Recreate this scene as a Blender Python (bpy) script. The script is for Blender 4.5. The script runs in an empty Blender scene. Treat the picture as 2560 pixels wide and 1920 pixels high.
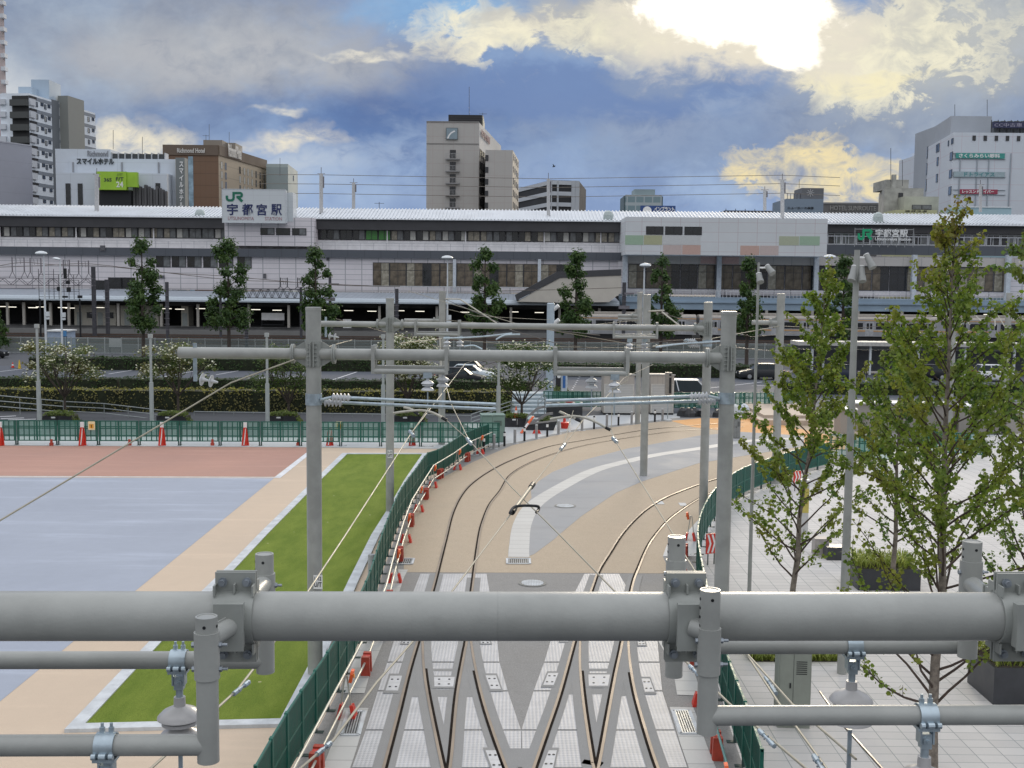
import bpy, math, random
from mathutils import Vector, Matrix
R = math.radians
SC = bpy.context.scene
COL = SC.collection
V3 = Vector

# ------------------------------------------------------------ camera
F, HC = 2800.0, 8.43
PITCH, ROLL = math.atan(245 / F), 0.010
fw = V3((0, math.cos(PITCH), -math.sin(PITCH)))
u0 = V3((0, math.sin(PITCH), math.cos(PITCH)))
r0 = V3((1, 0, 0))
rt = r0 * math.cos(ROLL) + u0 * math.sin(ROLL)
up = u0 * math.cos(ROLL) - r0 * math.sin(ROLL)
cd = bpy.data.cameras.new('camera')
cd.sensor_width = 36; cd.sensor_fit = 'HORIZONTAL'; cd.lens = 36 * F / 2560
cd.clip_start = 0.1; cd.clip_end = 6000
cam = bpy.data.objects.new('camera', cd); COL.objects.link(cam)
mw = Matrix((rt, up, -fw)).transposed().to_4x4(); mw.translation = (0, 0, HC)
cam.matrix_world = mw
SC.camera = cam

def ray(u, v):
    return rt * ((u - 1280) / F) - up * ((v - 960) / F) + fw
def G(u, v, z=0.0):
    d = ray(u, v); t = (z - HC) / d.z
    return V3((d.x * t, d.y * t, z))
def P(u, v, Y):
    d = ray(u, v); t = Y / d.y
    return V3((d.x * t, Y, HC + d.z * t))
def ab(u, v):
    d = ray(u, v); return d.x / d.y, d.z / d.y

# ------------------------------------------------------------ exposure, sun, sky
SC.view_settings.view_transform = 'Standard'; SC.view_settings.look = 'None'
SC.view_settings.exposure = -0.22; SC.view_settings.gamma = 1.0
SUN_EL, SUN_AZ = R(13.5), R(11.5)
sl = bpy.data.lights.new('sun', 'SUN'); sl.energy = 1.5; sl.angle = R(11); sl.color = (1.0, 0.86, 0.66)
so = bpy.data.objects.new('sun', sl); COL.objects.link(so)
sd = V3((math.sin(SUN_AZ) * math.cos(SUN_EL), math.cos(SUN_AZ) * math.cos(SUN_EL), math.sin(SUN_EL)))
so.rotation_euler = (-sd).to_track_quat('-Z', 'Y').to_euler(); so.location = (0, 0, 60)
W = bpy.data.worlds.new('World'); SC.world = W; W.use_nodes = True

class NT:
    """tiny node-tree writer"""
    def __init__(s, t):
        s.t = t
        for n in list(t.nodes): t.nodes.remove(n)
    def n(s, ty, **k):
        x = s.t.nodes.new(ty)
        for a, b in k.items(): setattr(x, a, b)
        return x
    def put(s, sock, val):
        if isinstance(val, bpy.types.NodeSocket): s.t.links.new(val, sock)
        else:
            if hasattr(sock.default_value, '__len__') and not isinstance(val, (tuple, list, Vector)): val = (val,) * len(sock.default_value)
            if hasattr(sock.default_value, '__len__') and len(sock.default_value) == 4 and len(val) == 3: val = tuple(val) + (1,)
            sock.default_value = val
    def m(s, op, a, b=0.0, c=0.0):
        x = s.n('ShaderNodeMath', operation=op); s.put(x.inputs[0], a); s.put(x.inputs[1], b); s.put(x.inputs[2], c)
        return x.outputs[0]
    def vm(s, op, a, b=(0, 0, 0)):
        x = s.n('ShaderNodeVectorMath', operation=op); s.put(x.inputs[0], a); s.put(x.inputs[1], b)
        return x.outputs['Value'] if op in ('LENGTH', 'DOT_PRODUCT', 'DISTANCE') else x.outputs[0]
    def mix(s, f, a, b, mode='MIX'):
        x = s.n('ShaderNodeMix', data_type='RGBA', blend_type=mode)
        s.put(x.inputs[0], f); s.put(x.inputs[6], a); s.put(x.inputs[7], b); return x.outputs[2]
    def rng(s, v, a, b, c=0.0, d=1.0, smooth=True):
        x = s.n('ShaderNodeMapRange'); x.interpolation_type = 'SMOOTHSTEP' if smooth else 'LINEAR'
        s.put(x.inputs[0], v)
        for i, q in enumerate((a, b, c, d)): s.put(x.inputs[i + 1], q)
        return x.outputs[0]
    def noise(s, vec, scale, detail=4, rough=.55, dist=0.0):
        x = s.n('ShaderNodeTexNoise'); x.noise_dimensions = '3D'
        if vec is not None: s.put(x.inputs['Vector'], vec)
        s.put(x.inputs['Scale'], scale); s.put(x.inputs['Detail'], detail); s.put(x.inputs['Roughness'], rough); s.put(x.inputs['Distortion'], dist)
        return x
    def sep(s, v):
        x = s.n('ShaderNodeSeparateXYZ'); s.put(x.inputs[0], v); return x.outputs
    def comb(s, a, b, c=0.0):
        x = s.n('ShaderNodeCombineXYZ'); s.put(x.inputs[0], a); s.put(x.inputs[1], b); s.put(x.inputs[2], c); return x.outputs[0]

def lin(r, g, b):
    f = lambda c: (c / 255 / 12.92) if c < 10.3 else ((c / 255 + .055) / 1.055) ** 2.4
    return (f(r), f(g), f(b))

def make_sky():
    t = NT(W.node_tree)
    out = t.n('ShaderNodeOutputWorld'); bg = t.n('ShaderNodeBackground')
    t.t.links.new(bg.outputs[0], out.inputs[0])
    d = t.n('ShaderNodeTexCoord').outputs['Generated']
    x, y, z = t.sep(d)
    ys = t.m('MAXIMUM', y, .25)
    a = t.m('DIVIDE', x, ys); b = t.m('DIVIDE', z, ys)
    p = t.comb(a, b, 0.0)                      # direction on the tangent plane of the western sky
    ps = t.comb(a, t.m('MULTIPLY', b, 1.45), 0.0)
    w1 = t.noise(ps, 6.0, 5, .6)
    w3 = t.noise(t.vm('ADD', ps, (.37, .21, 0)), 8.5, 8, .62, .3)         # cloud masses
    w4 = t.noise(t.vm('ADD', ps, (3.1, 1.7, 0)), 34.0, 6, .64, .5)   # torn edges
    st = lambda w, k: t.m('MULTIPLY', t.m('SUBTRACT', w, .5), k)
    f3 = st(w3.outputs[0], 3.4); f4 = st(w4.outputs[0], 3.0)
    warp = t.vm('SCALE', t.vm('SUBTRACT', w1.outputs['Color'], (.5, .5, .5))); warp.node.inputs[3].default_value = .09
    q = t.vm('ADD', p, warp)
    g = lin
    c = t.mix(t.rng(b, .055, .16), g(146, 174, 220), g(122, 154, 206))
    def dist(u, v, ru, rv):
        A, B = ab(u, v)
        return t.vm('LENGTH', t.vm('MULTIPLY', t.vm('SUBTRACT', q, (A, B, 0)), (F / ru, F / rv, 0)))
    def soft(c, u, v, ru, rv, col, k=.8, na=.35):
        """broad soft patch of colour"""
        l = t.m('ADD', dist(u, v, ru, rv), t.m('MULTIPLY', f3, na)); return t.mix(t.rng(l, 1.35, .3, 0.0, k), c, col)
    mixn = t.m('ADD', t.m('MULTIPLY', f3, .55), t.m('MULTIPLY', f4, .45))
    def edge(c, u, v, ru, rv, col, k=.9, n=1.0, s=.22):
        """cloud with torn, lit edges"""
        l = t.m('ADD', dist(u, v, ru, rv), t.m('MULTIPLY', mixn, n)); w = t.rng(l, 1 + s, 1 - s, 0.0, k)
        return t.mix(t.m('MULTIPLY', w, tex) if n > .95 else w, c, col)
    tex = t.rng(t.m('ADD', t.m('MULTIPLY', f4, .6), t.m('MULTIPLY', st(w1.outputs[0], 3.0), .45)), -.42, .34, .12, 1.0)
    # broad masses
    c = soft(c, 150, 120, 640, 330, g(150, 166, 192), .9)
    c = soft(c, 620, 130, 460, 170, g(176, 181, 192), .9, .7)
    c = soft(c, 980, 340, 330, 110, g(92, 131, 192), .85, .6)
    c = soft(c, 540, 300, 240, 50, g(118, 150, 200), .7, .6)
    c = soft(c, 1420, 280, 400, 120, g(104, 138, 194), .85, .6)
    c = soft(c, 1760, 350, 420, 120, g(136, 160, 200), .85, .6)
    c = soft(c, 2300, 260, 380, 150, g(158, 172, 194), .9, .6)
    c = soft(c, 2450, 60, 330, 170, g(188, 193, 197), .9, .6)
    c = soft(c, 30, 290, 120, 130, g(206, 212, 222), .75, .6)
    c = edge(c, 1110, 35, 230, 50, g(132, 184, 236), .9, .8, .5)
    # light and dark mottling of the cloud deck
    c = t.mix(1.0, c, t.mix(t.rng(w3.outputs[0], .34, .66), (.78, .82, .90), (1.22, 1.18, 1.10)), 'MULTIPLY')
    c = t.mix(1.0, c, t.mix(t.rng(t.m('ADD', t.m('MULTIPLY', f4, .45), st(w1.outputs[0], 2.2)), -.7, .7), (.80, .84, .91), (1.15, 1.12, 1.06)), 'MULTIPLY')
    c = edge(c, 620, 160, 330, 80, g(198, 199, 205), .5, 1.5, .5); c = edge(c, 1380, 380, 340, 60, g(150, 174, 210), .5, 1.7, .6); c = edge(c, 900, 440, 460, 70, g(160, 188, 228), .65, 1.6, .6); c = edge(c, 1750, 250, 380, 110, g(166, 182, 210), .5, 1.6, .6)
    # pale cloud low on the left
    c = edge(c, 340, 400, 170, 48, g(190, 200, 214), .8, 1.1, .6); c = edge(c, 730, 420, 200, 50, g(192, 206, 226), .85, 1.0, .5)
    c = edge(c, 330, 365, 125, 40, g(253, 240, 208), .95, 1.7, .4); c = edge(c, 710, 362, 120, 26, g(253, 240, 210), .98, 1.4, .4); c = edge(c, 680, 303, 60, 13, g(248, 240, 218), .9, 1.3, .4)
    # lit rim of the great cloud below the sun
    c = edge(c, 1540, 50, 280, 85, g(198, 196, 190), .9, .7, .5)
    c = edge(c, 1300, 62, 130, 40, g(206, 202, 194), .85, .9, .4); c = edge(c, 1130, 105, 90, 26, g(216, 210, 198), .85, 1.0, .4)
    c = edge(c, 1250, 75, 270, 56, g(255, 246, 214), .98, 1.9, .22); c = edge(c, 1540, 90, 290, 80, g(255, 247, 212), .98, 1.9, .22); c = edge(c, 890, 136, 120, 14, g(252, 243, 220), .95, 1.4, .4)
    c = edge(c, 1440, 215, 330, 70, g(112, 144, 200), .85, .9, .4); c = edge(c, 1650, 190, 150, 40, g(138, 160, 198), .8, .8, .4)
    c = edge(c, 2260, 120, 270, 115, g(190, 193, 192), .85, .8, .5)
    c = edge(c, 2230, 95, 300, 110, g(255, 247, 214), .95, 2.5, .22); c = edge(c, 2160, 192, 170, 26, g(255, 243, 196), .95, 1.4, .3)
    # golden broken cloud low on the right
    c = edge(c, 2090, 460, 230, 66, g(196, 200, 198), .85, 1.0, .5)
    c = edge(c, 2060, 452, 230, 74, g(255, 232, 168), 1.0, 2.1, .2); c = edge(c, 2200, 400, 110, 28, g(255, 232, 168), .95, 1.6, .3)
    bw = t.n('ShaderNodeRGBToBW'); t.put(bw.inputs[0], c); c = t.mix(.20, c, t.comb(bw.outputs[0], bw.outputs[0], bw.outputs[0])); c = t.mix(1.0, c, (1.10, 1.10, 1.08), 'MULTIPLY')
    # the sun's glare through the break
    def glow(c, u, v, ru, rv, col, s, n):
        l = t.m('ADD', dist(u, v, ru, rv), t.m('MULTIPLY', mixn, n))
        return t.mix(t.rng(l, 1 + s, 1 - s * .6), c, col)
    c = glow(c, 1860, 40, 290, 120, (.96, .89, .74), .6, 1.0)
    c = glow(c, 1850, 0, 210, 84, (2.2, 2.05, 1.75), .35, .9)
    c = glow(c, 1955, 95, 80, 60, (2.2, 2.05, 1.75), .35, .5)
    # unseen rest of the dome: overcast brightened overhead and behind the viewer to light facades and ground, clear Nishita sky mixed in
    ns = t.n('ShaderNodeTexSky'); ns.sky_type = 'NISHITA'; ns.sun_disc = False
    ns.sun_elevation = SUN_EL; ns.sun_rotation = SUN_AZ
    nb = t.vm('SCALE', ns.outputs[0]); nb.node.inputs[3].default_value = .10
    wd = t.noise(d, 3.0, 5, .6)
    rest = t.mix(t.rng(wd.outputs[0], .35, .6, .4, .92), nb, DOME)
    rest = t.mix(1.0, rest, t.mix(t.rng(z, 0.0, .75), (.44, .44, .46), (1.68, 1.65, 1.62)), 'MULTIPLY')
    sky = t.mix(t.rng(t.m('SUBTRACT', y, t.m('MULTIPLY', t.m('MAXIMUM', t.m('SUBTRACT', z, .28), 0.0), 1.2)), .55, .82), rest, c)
    sky = t.mix(t.rng(z, -.02, .0), (.14, .15, .17), sky)
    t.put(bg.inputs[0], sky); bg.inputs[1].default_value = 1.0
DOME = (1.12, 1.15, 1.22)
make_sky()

# ------------------------------------------------------------ materials
MATS = {}
def M(name, col, rough=.6, metal=0.0, var=.12, scale=4.0, bump=0.0, bscale=None, spec=.5, col2=None, detail=5, emit=None, alpha=None):
    if name in MATS: return MATS[name]
    m = bpy.data.materials.new(name); m.use_nodes = True; t = NT(m.node_tree)
    out = t.n('ShaderNodeOutputMaterial'); bs = t.n('ShaderNodeBsdfPrincipled')
    t.t.links.new(bs.outputs[0], out.inputs[0])
    oc = t.n('ShaderNodeTexCoord').outputs['Object']
    nz = t.noise(oc, scale, detail, .6)
    a = tuple(c * (1 - var) for c in col); b = tuple(min(1, c * (1 + var)) for c in (col2 or col))
    t.put(bs.inputs['Base Color'], t.mix(t.rng(nz.outputs[0], .32, .68), a, b))
    bs.inputs['Roughness'].default_value = rough; bs.inputs['Metallic'].default_value = metal
    bs.inputs['Specular IOR Level'].default_value = spec
    if rough < .9: t.put(bs.inputs['Roughness'], t.rng(nz.outputs[0], .3, .7, max(.02, rough - .06), min(1, rough + .08)))
    if bump:
        bn = t.n('ShaderNodeBump'); bn.inputs['Strength'].default_value = bump; bn.inputs['Distance'].default_value = .02
        t.put(bn.inputs['Height'], t.noise(oc, bscale or scale * 6, 6, .65).outputs[0])
        t.t.links.new(bn.outputs[0], bs.inputs['Normal'])
    if emit:
        t.put(bs.inputs['Emission Color'], emit[0]); bs.inputs['Emission Strength'].default_value = emit[1]
    if alpha is not None: bs.inputs['Alpha'].default_value = alpha
    MATS[name] = m; return m

def ground_mat(name, col, var=.12, speck=.25, rough=.85, spec=.3, big=.25, fscale=45.0, bump=.25, streak=0.0):
    """paving: speckle of aggregate, broad wear patches, fine bump"""
    m = bpy.data.materials.new(name); m.use_nodes = True; t = NT(m.node_tree)
    out = t.n('ShaderNodeOutputMaterial'); bs = t.n('ShaderNodeBsdfPrincipled'); t.t.links.new(bs.outputs[0], out.inputs[0])
    oc = t.n('ShaderNodeTexCoord').outputs['Object']
    n1 = t.noise(oc, big, 5, .6, .5); n2 = t.noise(oc, fscale, 3, .7); n3 = t.noise(oc, 2.2, 6, .7)
    k = t.m('ADD', t.m('MULTIPLY', t.m('SUBTRACT', n1.outputs[0], .5), var * 2), t.m('MULTIPLY', t.m('SUBTRACT', n2.outputs[0], .5), speck * 2))
    k = t.m('ADD', k, t.m('MULTIPLY', t.m('SUBTRACT', n3.outputs[0], .5), var * 1.2))
    if streak:
        st = t.noise(t.vm('MULTIPLY', oc, (.12, 1.1, 1)), 1.0, 5, .65)
        k = t.m('ADD', k, t.m('MULTIPLY', t.rng(st.outputs[0], .5, .72), streak))
    k = t.m('ADD', k, 1.0)
    t.put(bs.inputs['Base Color'], t.mix(1.0, col, t.comb(k, k, k), 'MULTIPLY'))
    t.put(bs.inputs['Roughness'], t.rng(n1.outputs[0], .3, .7, rough - .1, min(1, rough + .08))); bs.inputs['Specular IOR Level'].default_value = spec
    bn = t.n('ShaderNodeBump'); bn.inputs['Strength'].default_value = bump; bn.inputs['Distance'].default_value = .01
    t.put(bn.inputs['Height'], n2.outputs[0]); t.t.links.new(bn.outputs[0], bs.inputs['Normal'])
    MATS[name] = m; return m

def grid_mat(name, col, line, w, h, tw, th, plane='xz', rough=.6, var=.06, per=.0, rot=0.0, spec=.4, bump=0.0, stain=0.0, off=(0, 0)):
    """panelled or tiled surface: cells w x h (m) with joints tw, th wide; every cell a slightly different shade"""
    m = bpy.data.materials.new(name); m.use_nodes = True; t = NT(m.node_tree)
    out = t.n('ShaderNodeOutputMaterial'); bs = t.n('ShaderNodeBsdfPrincipled'); t.t.links.new(bs.outputs[0], out.inputs[0])
    oc = t.n('ShaderNodeTexCoord').outputs['Object']
    if rot:
        rr = t.n('ShaderNodeVectorRotate', rotation_type='Z_AXIS'); t.put(rr.inputs['Vector'], oc); rr.inputs['Angle'].default_value = rot; oc2 = rr.outputs[0]
    else: oc2 = oc
    x, y, z = t.sep(oc2)
    A = {'xz': x, 'xy': x, 'yz': y}[plane]; B = {'xz': z, 'xy': y, 'yz': z}[plane]
    A = t.m('ADD', A, 1000 * w + off[0]); B = t.m('ADD', B, 1000 * h + off[1])
    fa = t.m('MODULO', A, w); fb = t.m('MODULO', B, h)
    ln = t.m('MAXIMUM', t.m('LESS_THAN', fa, tw), t.m('LESS_THAN', fb, th))
    ca = t.m('FLOOR', t.m('DIVIDE', A, w)); cb = t.m('FLOOR', t.m('DIVIDE', B, h))
    wn = t.n('ShaderNodeTexWhiteNoise', noise_dimensions='2D'); t.put(wn.inputs['Vector'], t.comb(ca, cb))
    n1 = t.noise(oc, .6, 5, .6); n2 = t.noise(oc, 30, 3, .6)
    k = t.m('ADD', 1.0, t.m('MULTIPLY', t.m('SUBTRACT', n1.outputs[0], .5), var * 2.5))
    k = t.m('ADD', k, t.m('MULTIPLY', t.m('SUBTRACT', n2.outputs[0], .5), var * 2.0))
    k = t.m('ADD', k, t.m('MULTIPLY', t.m('SUBTRACT', wn.outputs[0], .5), per * 2))
    if stain:
        sn = t.noise(t.vm('MULTIPLY', oc, (3, 3, .25)), 1.0, 5, .7)
        k = t.m('SUBTRACT', k, t.m('MULTIPLY', t.rng(sn.outputs[0], .52, .75), stain))
    c = t.mix(1.0, col, t.comb(k, k, k), 'MULTIPLY')
    t.put(bs.inputs['Base Color'], t.mix(ln, c, line)); bs.inputs['Roughness'].default_value = rough; bs.inputs['Specular IOR Level'].default_value = spec
    if rough < .7: t.put(bs.inputs['Roughness'], t.rng(n1.outputs[0], .3, .7, rough - .12, rough + .12))
    if bump:
        bn = t.n('ShaderNodeBump'); bn.inputs['Strength'].default_value = bump; bn.inputs['Distance'].default_value = .01
        t.put(bn.inputs['Height'], t.m('SUBTRACT', 1.0, ln)); t.t.links.new(bn.outputs[0], bs.inputs['Normal'])
    MATS[name] = m; return m

def leaf_mat(name, c1, c2, c3=None, trans=.35, tips=None, rough=.5):
    m = bpy.data.materials.new(name); m.use_nodes = True; t = NT(m.node_tree)
    out = t.n('ShaderNodeOutputMaterial'); bs = t.n('ShaderNodeBsdfPrincipled'); tr = t.n('ShaderNodeBsdfTranslucent'); mx = t.n('ShaderNodeMixShader')
    gi = t.n('ShaderNodeNewGeometry'); oc = t.n('ShaderNodeTexCoord').outputs['Object']
    rnd = gi.outputs['Random Per Island']
    c = t.mix(rnd, c1, c2)
    if c3: c = t.mix(t.rng(t.noise(oc, .9, 3).outputs[0], .45, .65), c, c3)
    if tips:
        z = t.sep(oc)[2]; c = t.mix(t.m('MULTIPLY', t.rng(z, tips[1], tips[2]), t.rng(rnd, .2, .9)), c, tips[0])
    t.put(bs.inputs['Base Color'], c); bs.inputs['Roughness'].default_value = rough; bs.inputs['Specular IOR Level'].default_value = .35
    t.put(tr.inputs[0], t.mix(1.0, c, (1.5, 1.6, .8), 'MULTIPLY'))
    mx.inputs[0].default_value = trans
    t.t.links.new(bs.outputs[0], mx.inputs[1]); t.t.links.new(tr.outputs[0], mx.inputs[2]); t.t.links.new(mx.outputs[0], out.inputs[0])
    MATS[name] = m; return m

# ------------------------------------------------------------ mesh writer
class MB:
    def __init__(s): s.v = []; s.f = []; s.m = []; s.mi = 0
    def add(s, vs, fs):
        o = len(s.v); s.v += [V3(p) for p in vs]
        for f in fs: s.f.append([i + o for i in f]); s.m.append(s.mi)
        return s
    def mat(s, i): s.mi = i; return s
    def box(s, x0, x1, y0, y1, z0, z1):
        return s.add([(x0, y0, z0), (x1, y0, z0), (x1, y1, z0), (x0, y1, z0), (x0, y0, z1), (x1, y0, z1), (x1, y1, z1), (x0, y1, z1)],
                     [(0, 3, 2, 1), (4, 5, 6, 7), (0, 1, 5, 4), (1, 2, 6, 5), (2, 3, 7, 6), (3, 0, 4, 7)])
    def obox(s, c, ax, ay, az):
        c, ax, ay, az = map(V3, (c, ax, ay, az))
        vs = [c + ax * i + ay * j + az * k for k in (-1, 1) for i, j in ((-1, -1), (1, -1), (1, 1), (-1, 1))]
        return s.add(vs, [(0, 3, 2, 1), (4, 5, 6, 7), (0, 1, 5, 4), (1, 2, 6, 5), (2, 3, 7, 6), (3, 0, 4, 7)])
    def bar(s, p0, p1, w, h, upv=(0, 0, 1)):
        """box-section bar from p0 to p1, w across, h along upv"""
        p0, p1 = V3(p0), V3(p1); d = p1 - p0; L = d.length
        if L < 1e-6: return s
        d /= L; uu = V3(upv); sd_ = d.cross(uu)
        if sd_.length < 1e-4: sd_ = d.cross(V3((1, 0, 0)))
        sd_.normalize(); uu = sd_.cross(d)
        return s.obox((p0 + p1) / 2, d * L / 2, sd_ * w / 2, uu * h / 2)
    def tube(s, pts, r, n=8, caps=True):
        pts = [V3(p) for p in pts]; k = len(pts); rs = r if isinstance(r, (list, tuple)) else [r] * k
        ref = None; rings = []
        for i, p in enumerate(pts):
            d = (pts[min(i + 1, k - 1)] - pts[max(i - 1, 0)])
            d = d.normalized() if d.length > 1e-9 else V3((0, 0, 1))
            if ref is None: ref = d.cross(V3((0, 0, 1)) if abs(d.z) < .9 else V3((1, 0, 0))).normalized()
            else:
                ref = ref - d * ref.dot(d); ref = ref.normalized() if ref.length > 1e-6 else d.orthogonal().normalized()
            b = d.cross(ref); rings.append([p + (ref * math.cos(2 * math.pi * j / n) + b * math.sin(2 * math.pi * j / n)) * rs[i] for j in range(n)])
        vs = [q for rg in rings for q in rg]; fs = []
        for i in range(k - 1):
            for j in range(n):
                fs.append((i * n + j, i * n + (j + 1) % n, (i + 1) * n + (j + 1) % n, (i + 1) * n + j))
        if caps: fs += [tuple(range(n - 1, -1, -1)), tuple(range((k - 1) * n, k * n))]
        return s.add(vs, fs)
    def lathe(s, prof, o=(0, 0, 0), ax=(0, 0, 1), n=20):
        o, ax = V3(o), V3(ax).normalized(); e1 = ax.orthogonal().normalized(); e2 = ax.cross(e1)
        vs = []; fs = []; k = len(prof)
        for r, h in prof:
            r = max(r, 1e-4)
            for j in range(n):
                a = 2 * math.pi * j / n; vs.append(o + ax * h + (e1 * math.cos(a) + e2 * math.sin(a)) * r)
        for i in range(k - 1):
            for j in range(n): fs.append((i * n + j, i * n + (j + 1) % n, (i + 1) * n + (j + 1) % n, (i + 1) * n + j))
        fs += [tuple(range(n - 1, -1, -1)), tuple(range((k - 1) * n, k * n))]
        return s.add(vs, fs)
    def prism(s, pts, z0, z1):
        """vertical prism over a footprint polygon (either winding)"""
        pts = [(p[0], p[1]) for p in pts]
        ar = sum(pts[i][0] * pts[(i + 1) % len(pts)][1] - pts[(i + 1) % len(pts)][0] * pts[i][1] for i in range(len(pts)))
        if ar < 0: pts = pts[::-1]
        n = len(pts); vs = [(x, y, z0) for x, y in pts] + [(x, y, z1) for x, y in pts]
        fs = [tuple(range(n - 1, -1, -1)), tuple(range(n, 2 * n))] + [(i, (i + 1) % n, n + (i + 1) % n, n + i) for i in range(n)]
        return s.add(vs, fs)
    def slab(s, pts, o, ex, ey, t0, t1):
        """polygon in the plane (o, ex, ey) extruded along ex x ey from t0 to t1"""
        o, ex, ey = V3(o), V3(ex), V3(ey); nn = ex.cross(ey).normalized(); n = len(pts)
        vs = [o + ex * a + ey * b + nn * t0 for a, b in pts] + [o + ex * a + ey * b + nn * t1 for a, b in pts]
        return s.add(vs, [tuple(range(n - 1, -1, -1)), tuple(range(n, 2 * n))] + [(i, (i + 1) % n, n + (i + 1) % n, n + i) for i in range(n)])
    def ribbon(s, pts, w, o, ex, ey, t0, t1):
        """thick stroke along a 2d path, extruded"""
        n = len(pts); L = []; Rr = []
        for i in range(n):
            a = Vector(pts[max(i - 1, 0)]); c = Vector(pts[min(i + 1, n - 1)]); p = Vector(pts[i])
            d1 = (p - a).normalized() if i > 0 else (c - p).normalized(); d2 = (c - p).normalized() if i < n - 1 else d1
            nn = Vector((-(d1 + d2).y, (d1 + d2).x)).normalized(); k = w / 2 / max(.5, nn.dot(Vector((-d1.y, d1.x))))
            L.append(p + nn * k); Rr.append(p - nn * k)
        for i in range(n - 1): s.slab([L[i], Rr[i], Rr[i + 1], L[i + 1]], o, ex, ey, t0, t1)
        return s
    def brk(s): s.bs = getattr(s, 'bs', []) + [(len(s.v), len(s.f))]; return s
    def build_each(s, name, mat, parent, smooth=None):
        """every stretch between brk() marks becomes a part of its own"""
        a, b = 0, 0; res = []
        for c, d in s.bs + ([(len(s.v), len(s.f))] if len(s.v) > s.bs[-1][0] else []):
            q = MB(); q.v = s.v[a:c]; q.f = [[i - a for i in f] for f in s.f[b:d]]; q.m = [0] * len(q.f); a, b = c, d; res.append(q.build(name, mat, parent, smooth))
        return res
    def build(s, name, mats, parent=None, smooth=None, world=True):
        me = bpy.data.meshes.new(name)
        vs = s.v
        if parent is not None and world:
            iv = RM[parent.name].inverted(); vs = [iv @ p for p in vs]
        me.from_pydata([tuple(p) for p in vs], [], s.f)
        if not isinstance(mats, (list, tuple)): mats = [mats]
        for m in mats: me.materials.append(m)
        if len(mats) > 1: me.polygons.foreach_set('material_index', s.m)
        if smooth:
            me.polygons.foreach_set('use_smooth', [True] * len(me.polygons)); me.set_sharp_from_angle(angle=R(smooth))
        me.update()
        o = bpy.data.objects.new(name, me); COL.objects.link(o)
        if parent is not None: o.parent = parent
        return o

RM = {}
def thing(name, label, cat, loc=(0, 0, 0), rz=0.0, group=None):
    o = bpy.data.objects.new(name, None); COL.objects.link(o); o.empty_display_size = .2
    o.location = loc; o.rotation_euler = (0, 0, rz); o['label'] = label; o['category'] = cat
    if group: o['group'] = group
    RM[o.name] = Matrix.Translation(V3(loc)) @ Matrix.Rotation(rz, 4, 'Z'); return o
def tag(o, label, cat, group=None):
    o['label'] = label; o['category'] = cat
    if group: o['group'] = group
    return o
def struct(o, kind='structure'): o['kind'] = kind; return o
KIDS = {}
def dup(root, loc, rz, label, group=None):
    r = root.copy(); COL.objects.link(r); r.location = loc; r.rotation_euler = (0, 0, rz); r['label'] = label
    if group: r['group'] = group
    for ch in root.children:
        c = ch.copy(); COL.objects.link(c); c.parent = r
        for g in ch.children:
            d = g.copy(); COL.objects.link(d); d.parent = c
    return r
def put_copy(o, loc, rz, parent, name=None):
    c = o.copy(); COL.objects.link(c); c.parent = parent; c.location = loc; c.rotation_euler = (0, 0, rz)
    return c
ORD = ['', 'first', 'second', 'third', 'fourth', 'fifth', 'sixth', 'seventh', 'eighth', 'ninth', 'tenth', 'eleventh', 'twelfth', 'thirteenth', 'fourteenth', 'fifteenth', 'sixteenth', 'seventeenth', 'eighteenth', 'nineteenth', 'twentieth']
def nth(i):
    if i < len(ORD): return ORD[i]
    return '%d%s' % (i, {1: 'st', 2: 'nd', 3: 'rd'}.get(i % 10, 'th'))

def catmull(pts, n=8):
    pts = [V3(p) for p in pts]; out = []
    for i in range(len(pts) - 1):
        a, b, c, d = pts[max(i - 1, 0)], pts[i], pts[i + 1], pts[min(i + 2, len(pts) - 1)]
        for k in range(n):
            t = k / n
            out.append(.5 * ((2 * b) + (c - a) * t + (2 * a - 5 * b + 4 * c - d) * t * t + (3 * b - a - 3 * c + d) * t ** 3))
    return out + [pts[-1]]
def resample(pts, step):
    pts = [V3(p) for p in pts]; out = [pts[0].copy()]; need = step
    for a, b in zip(pts, pts[1:]):
        L = (b - a).length; s_ = 0.0
        while L - s_ >= need:
            s_ += need; out.append(a + (b - a) * (s_ / L)); need = step
        need -= (L - s_)
    return out
def offset_path(pts, o):
    res = []
    for i, p in enumerate(pts):
        d = pts[min(i + 1, len(pts) - 1)] - pts[max(i - 1, 0)]; d.z = 0; d.normalize()
        res.append(p + V3((-d.y, d.x, 0)) * o)
    return res
def strip(mb, pts, o0, o1, z):
    a = offset_path(pts, o0); b = offset_path(pts, o1); n = len(pts)
    mb.add([V3((p.x, p.y, z)) for p in a] + [V3((p.x, p.y, z)) for p in b], [(i, i + 1, n + i + 1, n + i) if o0 < o1 and False else (i, n + i, n + i + 1, i + 1) for i in range(n - 1)])
def flat(name, px, z, mat, kind='structure'):
    mb = MB(); pts = [G(u, v, 0) for u, v in px]
    ar = sum(pts[i].x * pts[(i + 1) % len(pts)].y - pts[(i + 1) % len(pts)].x * pts[i].y for i in range(len(pts)))
    if ar < 0: pts = pts[::-1]
    mb.add([(p.x, p.y, z) for p in pts], [tuple(range(len(pts)))])
    o = mb.build(name, mat); o['kind'] = kind; return o

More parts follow.
